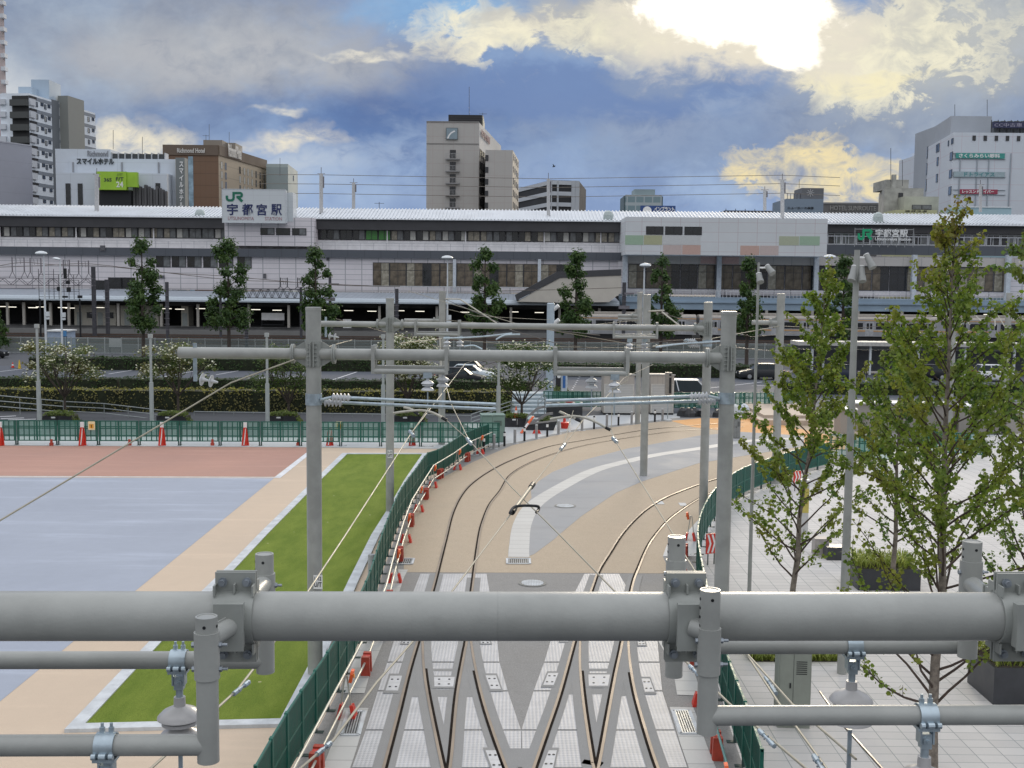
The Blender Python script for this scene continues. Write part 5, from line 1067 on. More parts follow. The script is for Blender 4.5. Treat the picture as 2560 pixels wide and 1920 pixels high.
for nm, path, lbt, grp in (('L', lf, 'solid green panel of the curved left fence, %s from the bottom edge', 'green panels of the curved fence left of the tracks'), ('R', rf, 'solid green fence panel of the fence right of the tracks, %s from the bottom edge', 'green panels of the fence right of the tracks')):
    for i, (a, b) in enumerate(zip(path, path[1:])):
        c = (a + b) / 2; ang = math.atan2(b.y - a.y, b.x - a.x)
        if sp is None: sp = solid_panel(1.05, lbt % nth(i + 1), grp); sp.location = c + V3((0, 0, .013)); sp.rotation_euler = (0, 0, ang)
        else: dup(sp, c + V3((0, 0, .013)), ang, lbt % nth(i + 1), grp)

# single-pipe barricades in front of both fences
red_m = M('red_plastic', (.62, .035, .018), .4, var=.12, scale=8)
orange_pl = M('orange_plastic', (.80, .12, .02), .4, var=.12, scale=8)
amber_m = M('amber_reflector', (.80, .30, .02), .2, var=.05)
brick_red = M('weight_red', (.42, .055, .03), .55, var=.15, scale=8)
silver_m = M('pipe_silver', (.50, .485, .42), .45, .3, var=.08, scale=6)
galv_m = M('galvanised', (.42, .50, .55), .38, .6, var=.14, scale=9, bump=.05)
def stand(label, group):
    th = thing('barricade_stand', label, 'barricade stand', (0, 0, 0), 0, group)   # local +y points to the tracks
    for s_ in (-1, 1):
        l = MB(); l.bar((0, s_ * .12, .05), (0, s_ * .02, .84), .03, .025, (1, 0, 0)); l.build('leg', silver_m, th, world=False)
        f = MB(); f.slab([(-.15, 0), (.15, 0), (.08, .26), (-.08, .26)], (0, s_ * .16 + .05, .0), (1, 0, 0), (0, -.25 * s_, 1), 0, .07); f.build('foot', red_m, th, world=False)
    h = MB(); h.slab([(-.075, -.15), (.075, -.15), (.10, .03), (.07, .09), (-.07, .09), (-.10, .03)], (0, .12, .86), (1, 0, 0), (0, .2, .98), -.03, .03); h.build('head', orange_pl, th, world=False)
    r = MB(); r.lathe([(.05, 0), (.05, .012)], (0, .158, .83), (0, 1, .1), 12); r.build('reflector', amber_m, th, world=False)
    return th
def block(label, group):
    th = thing('weight_block', label, 'weight block', (0, 0, 0), 0, group)
    b = MB()
    for s_ in (-1, 1): b.slab([(-.1, 0), (.1, 0), (.085, .42), (-.085, .42)], (s_ * .15, 0, 0), (0, 1, 0), (0, 0, 1), -.06, .06)
    b.box(-.09, .09, -.07, .07, .2, .36); b.build('body', brick_red, th, world=False)
    g = MB(); g.box(-.05, .05, -.075, .075, .36, .40); g.build('grip', red_m, th, world=False); return th
lfd = catmull([G(*p) for p in LF], 12); lo = offset_path(lfd, -.42); rfd = catmull([G(*p) for p in RF], 12); ro = offset_path(rfd, .42)
sproto = bproto = None
for side, path, word in (('L', lo, 'curved left fence'), ('R', ro, 'straight right fence')):
    rs = resample(path, 2.5); ks = kb = 0
    if side == 'R': rs = rs[:10]
    for i in range(len(rs) - 1):
        d = rs[i + 1] - rs[i]; ang = math.atan2(d.y, d.x) + (math.pi if side == 'L' else 0); p = rs[i] + V3((0, 0, .009))
        if i % 2 == 0:
            ks += 1; lb = 'red barricade stand by the %s, %s from the bottom' % (word, nth(ks)); gr = 'barricade stands by the ' + word
            if sproto is None: sproto = stand(lb, gr); sproto.location = p; sproto.rotation_euler = (0, 0, ang)
            else: dup(sproto, p, ang, lb, gr)
        else:
            kb += 1; lb = 'dull red weight block by the %s, %s from the bottom' % (word, nth(kb)); gr = 'weight blocks by the ' + word
            if bproto is None: bproto = block(lb, gr); bproto.location = p; bproto.rotation_euler = (0, 0, ang)
            else: dup(bproto, p, ang, lb, gr)
    if side == 'L':
        for z, nm in ((.88, 'upper'), (.30, 'lower')):
            rp = resample(path, 3.8)
            for i, (a, b) in enumerate(zip(rp, rp[1:])):
                mb = MB(); mb.tube([a + V3((0, 0, z)) - (b - a) * .02, b + V3((0, 0, z)) + (b - a) * .02], .0243, 8)
                tag(mb.build('barricade_pipe', silver_m, smooth=40), 'silver pipe in the %s row by the curved fence, %s from the bottom edge' % (nm, nth(i + 1)), 'steel pipe', 'steel pipes of the barricade by the curved fence')
    else:
        rp = resample(path, 3.8)[:5]
        for i, (a, b) in enumerate(zip(rp, rp[1:])):
            mb = MB(); mb.tube([a + V3((0, 0, .55)), b + V3((0, 0, .55))], .0243, 8)
            tag(mb.build('barricade_pipe', M('pipe_green', (.12, .26, .24), .4, .3), smooth=40), 'grey-green steel pipe along the fence right of the tracks, %s from the bottom edge' % nth(i + 1), 'steel pipe', 'steel pipes along the right fence')

# red sleeved delineators and placards on the straight fence
white_pl = M('white_plastic', (.78, .79, .78), .5, var=.04)
def red_sleeve(u, label):
    p = G(u, 1114.5); th = thing('red_delineator', label, 'delineator', tuple(p), 0, 'red delineators along the court fence')
    a = MB(); a.slab([(-.17, 0), (.10, 0), (.11, .45), (.08, .95), (-.06, .95), (-.12, .5)], p + V3((0, -.05, .016)), (1, 0, 0), (0, 0.02, 1), -.03, .05); a.slab([(.05, 0), (.20, 0), (.15, .5), (.09, .9)], p + V3((0, .03, .016)), (1, 0, 0), (0, 0, 1), -.03, .04); a.build('sleeve', red_m, th)
    s = MB(); s.slab([(-.12, .05), (-.07, .05), (-.01, .45), (.02, .9), (-.01, .9), (-.06, .48)], p + V3((.05, -.11, .016)), (1, 0, 0), (0, 0, 1), 0, .008); s.build('stripe', white_pl, th)
    w = MB(); w.box(p.x - .07, p.x + .11, p.y - .06, p.y + .0, .96, 1.24); w.build('reflector', white_pl, th)
for i, u in enumerate((1, 206, 405, 613, 824, 1030)): red_sleeve(u, 'red sleeved delineator with white top on the court fence, %s from the left' % nth(i + 1))
plac_m = M('placard', (.86, .72, .42), .5); plac2 = M('placard_orange', (.75, .36, .04), .5)
for u, lb in ((229, 'yellow warning placard with an orange square on the court fence, left one'), (848, 'yellow warning placard with an orange square on the court fence, right one')):
    p = P(u, 1065, G(u, 1113.5).y - .05); th = thing('warning_placard', lb, 'placard', tuple(p))
    a = MB(); a.slab([(-.16, -.2), (.16, -.2), (.18, -.16), (.18, .2), (.15, .24), (-.15, .24), (-.18, .2), (-.18, -.16)], p, (1, 0, 0), (0, 0, 1), 0, .015); a.build('board', plac_m, th)
    a = MB(); a.slab([(-.11, -.12), (.11, -.12), (.11, .1), (-.11, .1)], p + V3((0, -.017, 0)), (1, 0, 0), (0, 0, 1), 0, .006); a.build('orange_square', plac2, th)
    a = MB(); a.slab([(-.02, -.08), (.02, -.08), (.02, .06), (-.02, .06)], p + V3((0, -.025, 0)), (1, 0, 0), (0, 0, 1), 0, .004); a.build('pictogram', bolts_m, th)
for i, u in enumerate((130, 325, 532, 746)):
    p = G(u, 1114); mb = MB(); mb.box(p.x - .09, p.x + .09, p.y - .12, p.y + .0, .017, .16); mb.box(p.x - .06, p.x + .06, p.y - .08, p.y - .04, .16, .34)
    tag(mb.build('fence_weight', brick_red), 'small red weight at the foot of the court fence, %s from the left' % nth(i + 1), 'weight', 'weights along the court fence')

# chevron boards
def chevron(u, v, w, h, lb, ang):
    p = G(u, v); th = thing('chevron_board', lb, 'chevron board', tuple(p), 0)
    e = V3((math.cos(ang), math.sin(ang), 0)); o = p + V3((0, 0, .35))
    a = MB(); a.slab([(-w / 2, 0), (w / 2, 0), (w / 2, h), (-w / 2, h)], o, e, (0, 0, 1), -.02, 0); a.build('board', red_m, th)
    s = MB()
    for x in (-w * .32, w * .08): s.ribbon([(x, .03), (x + w * .24, h / 2), (x, h - .03)], w * .16, o, e, (0, 0, 1), .001, .006)
    s.build('chevrons', white_pl, th)
    l = MB(); l.bar(p + e * (-w * .3), o + e * (-w * .3), .03, .03, (1, 0, 0)); l.bar(p + e * (w * .3), o + e * (w * .3), .03, .03, (1, 0, 0)); l.build('legs', foot_m, th)
chevron(1777, 1412, .40, .62, 'red board with white chevrons behind the right fence, beside the large pole', .5)
chevron(1992, 1228, .36, .5, 'red board with white chevrons behind the left plaza tree', .4)

# bollards on the curve
def bollard(label, black, group):
    th = thing('bollard', label, 'bollard', (0, 0, 0), 0, group)
    h = .78; r = .075 if not black else .06
    if black:
        b = MB(); b.lathe([(r, 0), (r, h - .24)], n=16); b.build('post', bolts_m, th, 40, world=False)
        c = MB(); c.lathe([(r + .005, h - .24), (r + .005, h - .08)], n=16); c.build('band', white_pl, th, 40, world=False)
        d = MB(); d.lathe([(r, h - .08), (r, h - .02), (r * .6, h)], n=16); d.build('cap', bolts_m, th, 40, world=False)
    else:
        b = MB(); b.lathe([(r, 0), (r, h - .03)], n=16); b.build('post', M('bollard_grey', (.30, .30, .30), .6, var=.1), th, 40, world=False)
        d = MB(); d.lathe([(r, h - .03), (r * .95, h)], n=16); d.build('cap', kerb_m, th, 40, world=False)
        f = MB(); f.box(-.2, .2, -.13, .13, 0, .012); f.build('base', pale_m, th, world=False)
    return th
bp = {}
bl = [(1187, 1138, 0), (1209.5, 1130.5, 1), (1235, 1123, 0), (1261, 1116, 1), (1287, 1109, 0), (1311, 1103, 1), (1341, 1097, 0), (1368, 1092, 1), (1396, 1086, 0), (1455, 1077, 0), (1485, 1073, 1), (1517, 1068, 0), (1546, 1064, 1), (1579, 1061, 0), (1637, 1055, 1), (1656, 1053, 0)]
nn = {0: 0, 1: 0}
for u, v, k in bl:
    nn[k] += 1; p = G(u, v) + V3((0, 0, .013)); lb = ('slim black bollard with white band on the curve, %s from the left' if k else 'plain grey bollard on the curve, %s from the left') % nth(nn[k]); gr = 'black bollards on the curve' if k else 'grey bollards on the curve'
    if k not in bp: bp[k] = bollard(lb, k, gr); bp[k].location = p
    else: dup(bp[k], p, 0, lb, gr)
p = G(1424.5, 1081); mb = MB(); mb.lathe([(.065, 0), (.065, .78), (.055, .8)], p + V3((0, 0, .013)), n=14); tag(mb.build('bollard', white_pl, smooth=40), 'white wrapped bollard on the curve in front of the red cone', 'bollard')
for i, p in enumerate(offset_path(lfd, .28)[18:90:20]):
    mb = MB(); mb.lathe([(.11, 0), (.11, .62), (.10, .66), (.02, .67)], p, n=16); tag(mb.build('bollard', M('bollard_grey2', (.40, .41, .41), .6), smooth=40), 'short fat grey bollard between lawn kerb and curved fence, %s from the bottom edge' % nth(i + 1), 'bollard', 'fat bollards behind the curved fence')

# cabinets, cones, clutter on the corner
cab_m = M('cabinet_green', (.20, .29, .25), .5, var=.06)
def cabinet(u, v, w, d, h, m, lb, ang=0.0, top=None, slope=.0, door=None):
    p = G(u, v); th = thing('utility_cabinet', lb, 'utility cabinet', tuple(p), 0)
    e = V3((math.cos(ang), math.sin(ang), 0)); n_ = V3((-e.y, e.x, 0)); c = p + n_ * (d / 2)
    b = MB(); b.obox(c + V3((0, 0, h / 2)), e * w / 2, n_ * d / 2, V3((0, 0, h / 2))); b.build('body', m, th)
    t_ = MB(); t_.slab([(-w / 2 - .03, -d / 2 - .05), (w / 2 + .03, -d / 2 - .05), (w / 2 + .03, d / 2 + .03), (-w / 2 - .03, d / 2 + .03)], c + V3((0, 0, h + .01 + slope / 2)), e, (n_ + V3((0, 0, slope / d))), 0, .03); t_.build('roof', top or m, th)
    dr = MB(); dr.slab([(-w * .46, .06), (w * .46, .06), (w * .46, h - .08), (-w * .46, h - .08)], p - n_ * .002, e, (0, 0, 1), 0, .012); dd = dr.build('door', m, th)
    k = MB(); k.slab([(-w * .05, .05), (-w * .042, .05), (-w * .042, h - .07), (-w * .05, h - .07)], p - n_ * .016, e, (0, 0, 1), 0, .004)
    for q in range(7): k.slab([(0.02, h - .3 - q * .04), (w * .36, h - .3 - q * .04), (w * .36, h - .285 - q * .04), (0.02, h - .285 - q * .04)], p - n_ * .016, e, (0, 0, 1), 0, .004)
    k.build('louvre', bolts_m, dd if False else th); 
    hnd = MB(); hnd.slab([(-w * .16, h * .5), (-w * .12, h * .5), (-w * .12, h * .56), (-w * .16, h * .56)], p - n_ * .016, e, (0, 0, 1), 0, .02); hnd.build('handle', bolts_m, th)
    return th
cabinet(1233, 1106, 1.25, 1.0, 1.45, cab_m, 'grey-green utility cabinet at the far end of the curved fence', .12)
cabinet(1842, 1097, .38, .35, 1.25, M('cab_grey', (.24, .245, .235), .5), 'slim grey cabinet with white cap behind the large right pole', 0, white_pl)
cabinet(1983, 1822, .62, .42, 1.62, M('cab_plaza', (.27, .29, .25), .45, var=.05), 'tall grey-green cabinet with sloping roof on the plaza paving', -.06, M('cab_roof', (.55, .53, .48), .5), .22)
def cone(u, v, h, lb, m=orange_pl, band=True, z=0.0):
    p = G(u, v, z); th = thing('traffic_cone', lb, 'traffic cone', tuple(p), 0)
    a = MB(); a.lathe([(.15, .03), (.03, h)], p, n=16); a.build('cone', m, th, 40)
    b = MB(); b.box(p.x - .19, p.x + .19, p.y - .19, p.y + .19, p.z, p.z + .035); b.build('base', bolts_m, th)
    if band:
        c = MB(); f = lambda q: .15 - .12 * q
        c.lathe([(f(.45) + .004, h * .45), (f(.68) + .004, h * .68)], p, n=16); c.build('band', white_pl, th, 40)
cone(1290, 1046, .72, 'orange and white traffic cone standing on the black planter', z=.5)
cone(1411, 1068, .75, 'plain red cone beside the stacked tools on the corner', red_m, False)
cone(49, 922, .85, 'yellow cone with round sign at the car park entrance', M('yellow_plastic', (.75, .50, .03), .5), False)
cone(32, 920, .55, 'small red cone beside the yellow one at the car park entrance', red_m)
p = G(1411, 1069); mb = MB(); mb.lathe([(.26, 0), (.30, .34), (.27, .36)], p + V3((.05, -.3, 0)), n=18); tag(mb.build('red_bucket', red_m, smooth=40), 'red bucket in front of the plain red cone', 'bucket')
# tool bench under tarpaulin, folding grey arms, black tub
dark_pl = M('dark_plastic', (.025, .027, .03), .45, var=.3); grey_pl = M('grey_plastic', (.20, .20, .20), .5, var=.2)
p = G(1411, 1046); th = thing('tool_bench', 'black covered tool bench on the corner pavement beside the sheds', 'tool bench', tuple(p))
a = MB(); a.box(p.x - 1.15, p.x + 1.15, p.y, p.y + .9, .12, .95); a.build('cover', dark_pl, th)
a = MB(); a.box(p.x - 1.2, p.x + 1.2, p.y - .05, p.y + .95, .952, .985); a.build('top', M('bench_top', (.16, .17, .17), .5), th)
a = MB(); [a.box(p.x + q - .04, p.x + q + .04, p.y + .02, p.y + .88, 0, .12) for q in (-1.1, 1.1)]; a.build('feet', bolts_m, th)
for dx, c, w, h, lb in ((-.62, (.45, .47, .30), .22, .1, 'pale coil lying on the tool bench, left end'), (-.15, (.25, .48, .25), .2, .09, 'green bundle lying on the tool bench'), (.3, (.65, .08, .04), .28, .13, 'red case lying on the tool bench'), (.85, (.06, .25, .16), .2, .08, 'dark green cloth lying on the tool bench, right end')):
    mb = MB(); mb.lathe([(w * .5, 0), (w, h * .3), (w * .9, h * .8), (w * .4, h)], (p.x + dx, p.y + .35, .986), n=9); tag(mb.build('tool_bundle', M('tb%d' % int(dx * 100), c, .7)), lb, 'tool bundle')
p = G(1352, 1076); th = thing('black_tub', 'black open tub with grey folding arms on the corner pavement', 'tub', tuple(p))
a = MB(); a.slab([(-.85, 0), (.75, 0), (.95, .55), (-.55, .35), (-.95, .3)], p + V3((0, .8, 0)), (1, 0, 0), (0, 0, 1), 0, .8); a.build('body', dark_pl, th)
a = MB(); a.ribbon([(-.8, .35), (-.2, .62), (.35, .98), (.7, 1.02)], .13, p + V3((0, -.02, 0)), (1, 0, 0), (0, 0, 1), 0, .12); a.build('arm', grey_pl, th)
a = MB(); a.ribbon([(-.9, .0), (-.75, .75), (-.2, 1.25), (.5, 1.42)], .14, p + V3((0, .5, 0)), (1, 0, 0), (0, 0, 1), 0, .12); a.build('arm', grey_pl, th)
mb = MB(); mb.lathe([(.2, 0), (.26, .12), (.16, .26), (.05, .3)], p + V3((-.55, .1, .56)), n=9); tag(mb.build('plastic_bag', M('bag', (.45, .55, .55), .4)), 'pale plastic bag lying on the black tub', 'bag')
p = G(1318, 1084); th = thing('folded_barricade', 'orange folded barricade leaning by the black planter', 'barricade', tuple(p))
a = MB(); a.bar(p + V3((-.35, 0, .02)), p + V3((.35, .4, .95)), .2, .05); a.build('board', orange_pl, th)
a = MB(); a.bar(p + V3((-.2, -.04, .25)), p + V3((.05, .1, .58)), .14, .06); a.build('stripe', white_pl, th)
a = MB(); a.slab([(-.2, 0), (.3, 0), (.2, .2), (-.12, .2)], p + V3((.5, .1, 0)), (1, 0, 0), (0, 0, 1), 0, .12); a.build('foot', red_m, th)
p = G(1860, 1039); mb = MB(); mb.lathe([(.3, 0), (.42, .25), (.3, .62), (.08, .8)], p, n=10); tag(mb.build('white_sack', M('sack', (.62, .66, .72), .6)), 'pale blue sack on the pavement right of the large pole', 'sack')
p = G(1838, 1038); mb = MB(); mb.lathe([(.22, 0), (.3, .2), (.2, .6), (.05, .75)], p, n=10); tag(mb.build('white_sack', M('sack2', (.68, .70, .70), .6)), 'white sack left of the pale blue one', 'sack')
p = G(1760, 1041); th = thing('rubble_pile', 'dark pile of tarpaulin and rubble behind the twin poles', 'pile', tuple(p)); mb = MB()
rr = random.Random(4)
for k in range(14): q = p + V3((rr.uniform(-1.6, 1.6), rr.uniform(-.3, .5), 0)); mb.lathe([(.35, 0), (.3, rr.uniform(.15, .4)), (.1, rr.uniform(.42, .6))], q, n=7)
mb.build('tarpaulin', dark_pl, th)
# sheds
shed_m = grid_mat('shed_wall', (.42, .39, .35), (.30, .28, .26), .32, 50, .02, 0, 'xz', .6, .05)
shut_m = grid_mat('shutter', (.50, .50, .48), (.36, .36, .35), 50, .11, 0, .02, 'xz', .55, .03)
for u0_, u1_, v, lb in ((1508, 1584, 1037, 'beige storage shed with roller shutter, left of the twin poles'), (1625, 1683, 1037, 'beige storage shed with roller shutter, right of the twin poles')):
    a, b = G(u0_, v), G(u1_, v); w = b.x - a.x; c = (a + b) / 2; th = thing('storage_shed', lb, 'shed', tuple(c)); y = a.y; h = 2.62
    m = MB(); m.box(a.x, b.x, y, y + 2.0, .12, h); m.build('wall', shed_m, th)
    m = MB(); m.slab([(-.06, 0), (2.1, -.2), (2.1, -.12), (-.06, .08)], (a.x - .06, y, h + .02), (0, 1, 0), (0, 0, 1), 0, w + .12); m.build('roof', M('shed_roof', (.5, .5, .48), .5), th)
    m = MB(); m.box(a.x + .12, b.x - .12, y - .03, y - .004, .14, h - .62); m.build('shutter', shut_m, th)
    m = MB(); m.box(a.x + .03, a.x + .115, y - .05, y - .003, .14, h - .56); m.box(b.x - .115, b.x - .03, y - .05, y - .003, .14, h - .56); m.box(a.x + .116, b.x - .116, y - .05, y - .003, h - .615, h - .56); m.build('shutter_frame', M('shed_frame', (.55, .54, .5), .5), th)
    m = MB(); m.box(a.x, b.x, y + .1, y + 1.9, 0, .115); m.build('base', bolts_m, th)
# tram signal on its post
p = G(1669, 1053); th = thing('tram_signal', 'tall grey tram signal box on a post beside the right shed', 'tram signal', tuple(p))
m = MB(); m.lathe([(.04, 0), (.04, 1.75)], p, n=10); m.build('post', galv_m, th, 40)
m = MB(); m.lathe([(.28, 0), (.28, .1), (.1, .16)], p, n=16); m.build('base', pale_m, th, 40)
m = MB(); m.box(p.x - .21, p.x + .21, p.y - .16, p.y + .16, 1.72, 3.1); m.lathe([(.2, 0), (.06, -.2)], p + V3((0, 0, 1.718)), n=10); m.build('housing', M('signal_grey', (.27, .26, .24), .5), th)
m = MB(); m.box(p.x + .02, p.x + .16, p.y - .175, p.y - .162, 1.78, 2.78); m.lathe([(.07, 0), (.07, .02)], (p.x + .08, p.y - .162, 2.95), (0, -1, 0), 12); m.build('lens_panel', bolts_m, th)
# ------------------------------------------------------------ overhead line gantries
gan_m = M('gantry_paint', (.335, .345, .325), .36, 0.0, var=.11, scale=2.2, bump=.10, bscale=45, spec=.5, detail=9)
gan_d = M('gantry_plate', (.29, .305, .285), .45, 0.0, var=.07, scale=6, spec=.5)
ins_m = M('insulator_glaze', (.46, .455, .45), .3, 0.0, var=.05, scale=6, spec=.6)
ins_w = M('insulator_white', (.56, .58, .60), .35, 0.0, var=.04, spec=.6)
wire_m = M('wire_bright', (.38, .355, .28), .55, .2, var=.1, scale=3)
wire_d = M('wire_dark', (.16, .14, .12), .4, .6, var=.2, scale=3)
bolt_g = M('bolt_zinc', (.28, .31, .34), .35, .6, var=.15, scale=20)

def shed_insulator(mb, top, n=24, s=1.0):
    """two-shed porcelain insulator hanging down from top"""
    mb.lathe([(q * s, -h * s) for q, h in ((.028, 0), (.030, .045), (.05, .055), (.085, .072), (.110, .098), (.112, .106), (.104, .109), (.05, .106), (.062, .112), (.088, .122), (.090, .138), (.06, .145), (.04, .150), (.042, .158), (.085, .178), (.110, .206), (.112, .214), (.104, .217), (.03, .212))], top, (0, 0, 1), n)
def pipe_clamp(c, e, r, parent, with_ins=True, drop=.0):
    """galvanised hinged clamp on a pipe centred at c running along e, with bracket, insulator and rod under it"""
    c = V3(c); e = V3(e).normalized(); f = V3((e.y, -e.x, 0)).normalized(); z = V3((0, 0, 1))
    if f.y > 0: f = -f
    m = MB(); w = .040
    n = 14; vs = []
    for i in range(n + 1):
        a = -.25 * math.pi + 1.35 * math.pi * i / n
        dv = f * math.cos(a) + z * math.sin(a)
        vs += [c - e * w + dv * (r + .003), c + e * w + dv * (r + .003), c + e * w + dv * (r + .010), c - e * w + dv * (r + .010)]
    fs = []
    for i in range(n):
        for k in range(4): fs.append((i * 4 + k, i * 4 + (k + 1) % 4, (i + 1) * 4 + (k + 1) % 4, (i + 1) * 4 + k))
    m.add(vs, fs)
    hp = c + f * (r + .012) - z * r * .62
    for k, q in ((-.036, .02), (0, .03), (.036, .02)): m.tube([hp + e * (k - q * .5 + .001), hp + e * (k + q * .5 - .001)], .0135, 10)
    m.obox(c - z * (r + .008), e * .047, f * .045, z * .007)
    for s_ in (-1, 1):
        b = c + z * (r + .008) - f * .01 + e * .019 * s_; m.tube([b, b + z * .022], .012, 6); m.tube([b + z * .022, b + z * .040], .007, 8)
    cl = m.build('pipe_clamp', galv_m, parent, 35)
    m = MB(); t = c - z * (r + .015)
    m.obox(t - z * .03 + e * .028, e * .004, f * .026, z * .036); m.obox(t - z * .03 - e * .028, e * .004, f * .026, z * .036)
    m.obox(t - z * .055, e * .023, f * .021, z * .034)
    m.tube([t - z * .05 + f * .02, t - z * .05 + f * .03], .019, 14); m.tube([t - z * .05 + f * .03, t - z * .05 + f * .042], .008, 8)
    m.tube([t - z * .085, t - z * .15], .018, 12)
    m.build('insulator_bracket', galv_m, parent, 35)
    if with_ins:
        m = MB(); shed_insulator(m, t - z * (.13 + drop), 28); m.build('insulator', ins_m, parent, 40)
        m = MB(); b = t - z * (.39 + drop); m.tube([b, b - z * .05], .012, 8); m.obox(b - z * .15, e * .010, f * .006, z * .12); m.tube([b - z * .26 - f * .02, b - z * .26 + f * .03], .022, 12)
        m.build('drop_rod', galv_m, parent, 35)

# --- nearest gantry, just below the viewer
ZB = 6.95
A0, A1 = G(0, 1540, ZB), G(2480, 1541, ZB); ed = (A1 - A0).normalized(); fd_ = V3((ed.y, -ed.x, 0)); zz = V3((0, 0, 1))
g1 = thing('overhead_line_gantry', 'thick grey foreground tube spanning the bottom of the picture with clamped drop arms', 'line gantry', tuple((A0 + A1) / 2 - zz * ZB))
RB = .109
m = MB(); m.tube([A0 - ed * 3.2, A0.lerp(A1, .494)], RB, 48, False); m.tube([A0.lerp(A1, .494) + ed * .0012, A1 + ed * 3.5], RB, 48, False); m.tube([A0.lerp(A1, .48), A0.lerp(A1, .51)], RB - .0015, 48, False)
for e_, s_ in ((A0 - ed * 3.2, -1), (A1 + ed * 3.5, 1)): m.tube([e_ - ed * .01 * s_, e_ + ed * .02 * s_], RB + .003, 48)
m.build('beam', gan_m, g1, 40)
for s_, xx in ((-1, A0 - ed * 3.3), (1, A1 + ed * 3.6)):   # posts outside the picture that carry it
    m = MB(); m.tube([(xx.x, xx.y, 0), (xx.x, xx.y, 7.95)], .159, 24); m.build('pole', gan_m, g1, 40)
def beam_at(u): # point of the beam axis seen at column u
    d = ray(u, 1540); d.z = 0
    # intersect in plan
    a, b = A0.xy, ed.xy; c = Vector((d.x, d.y)); den = b.x * c.y - b.y * c.x
    k = -(a.x * c.y - a.y * c.x) / den; return A0 + ed * k
def clamp_set(u, front, rear, key):
    c = beam_at(u)
    m = MB(); w = .088
    for s_ in (-1, 1):      # two half shells with flange plates top and bottom
        n = 16; vs = []
        for i in range(n + 1):
            a = -math.pi / 2 + math.pi * i / n; dv = fd_ * s_ * math.cos(a) + zz * math.sin(a)
            vs += [c - ed * w + dv * (RB + .002), c + ed * w + dv * (RB + .002), c + ed * w + dv * (RB + .012), c - ed * w + dv * (RB + .012)]
        fs = []
        for i in range(n):
            for k in range(4): fs.append((i * 4 + k, i * 4 + (k + 1) % 4, (i + 1) * 4 + (k + 1) % 4, (i + 1) * 4 + k) if s_ > 0 else (i * 4 + k, (i + 1) * 4 + k, (i + 1) * 4 + (k + 1) % 4, i * 4 + (k + 1) % 4))
        m.add(vs, fs)
        for up_ in (1, -1):
            m.obox(c + fd_ * s_ * .014 + zz * up_ * (RB + .045), ed * .089, fd_ * .006, zz * .05)
            for q in (-.084, .084): m.obox(c + fd_ * s_ * .046 + zz * up_ * (RB + .022) + ed * q, ed * .004, fd_ * .026, zz * .024)
            m.obox(c + fd_ * s_ * .035 + zz * up_ * (RB + .027), ed * .004, fd_ * .016, zz * .02)
    # stub box
    for s_, on in ((1, front is not None), (-1, rear is not None)):
        if on:
            m.obox(c + fd_ * s_ * (RB + .032), ed * .058, fd_ * .028, zz * .098)
            m.obox(c + fd_ * s_ * (RB + .062), ed * .064, fd_ * .004, zz * .104)
    m.build('clamp', gan_d, g1, 35)
    m = MB()
    for up_ in (1, -1):
        for q in (-.053, .053):
            b = c + zz * up_ * (RB + .055) + ed * q
            for s_ in (1, -1): m.tube([b + fd_ * s_ * .020, b + fd_ * s_ * .034], .019, 6); m.tube([b + fd_ * s_ * .034, b + fd_ * s_ * .040], .021, 14); m.tube([b + fd_ * s_ * .038, b + fd_ * s_ * .058], .0135, 10)
            m.brk()
    m.build_each('bolt', bolt_g, g1, 35)
    for s_, spec in ((1, front), (-1, rear)):
        if not spec: continue
        uu, vt, vb, vh, D, dirn, length, rad = spec
        top = P(uu, vt, D); bot = P(uu, vb, D); x, y = top.x, top.y; bz = bot.z; tz = top.z; hz = P(uu, vh, D).z if vh else None
        a0 = c + fd_ * s_ * (RB + .05); a1 = V3((x, y, c.z - .01))
        m = MB(); m.tube([a0, a1], rad * .92, 24); m.ribbon([(0, .0), (.09, .0)], .012, a0 + zz * (rad * .95) - ed * .0, (a1 - a0).normalized(), zz, 0, .006)
        m.build('arm', gan_m, g1, 40)
        m = MB(); m.tube([(x, y, bz), (x, y, tz)], rad, 32, True); 
        m.lathe([(rad * .99, 0), (rad * .99, .004), (rad * .82, .004), (rad * .8, .001)], (x, y, tz), n=32)
        m.build('vertical_tube', gan_m, g1, 40)
        m = MB(); f0, f1 = {1: (.42, .10), 2: (.58, .26)}.get(key, (.5, .2)) if s_ > 0 else (.52, .16); sl0 = tz - (tz - bz) * f0; sl1 = tz - (tz - bz) * f1; m.lathe([(rad * 1.0, sl0), (rad * 1.15, sl0), (rad * 1.15, sl1), (rad * 1.02, sl1)], (x, y, 0), n=32); m.build('sleeve', gan_m, g1, 40)
        m = MB()
        for zq in (sl0 + (sl1 - sl0) * .2, sl0 + (sl1 - sl0) * .72):
            for k in (-1, 1):
                b = V3((x, y, zq)) + ed * k * rad * 1.1; m.tube([b, b + ed * k * .012], .013, 6)
            b = V3((x, y, zq)) + ed * rad * 1.1; m.tube([b, b + ed * .035], .007, 8); m.brk()
        m.build_each('sleeve_bolt', bolt_g, g1, 35)
        m = MB()
        for k in range(6):
            zq = tz - .035 - k * .04
            dv = V3((.985, -.17, 0)) if s_ > 0 and dirn < 0 else V3((-.985, -.17, 0)); b = V3((x, y, zq)) + dv * rad; m.tube([b - dv * .002, b + dv * .0012], .0068, 10)
        b = V3((x, y, tz - .032)) + V3((0.05, -1, 0)).normalized() * rad; m.tube([b + V3((0, .002, 0)), b + V3((0, -.0012, 0))], .0072, 10)
        m.build('holes', bolts_m, g1, 35)
        if hz:
            h0 = V3((x, y, hz)); m = MB(); m.tube([h0, h0 + ed * dirn * length], rad * .97, 28); m.build('horizontal_tube', gan_m, g1, 40)
            yield_pts[(key, s_)] = (h0, ed * dirn, rad * .97)
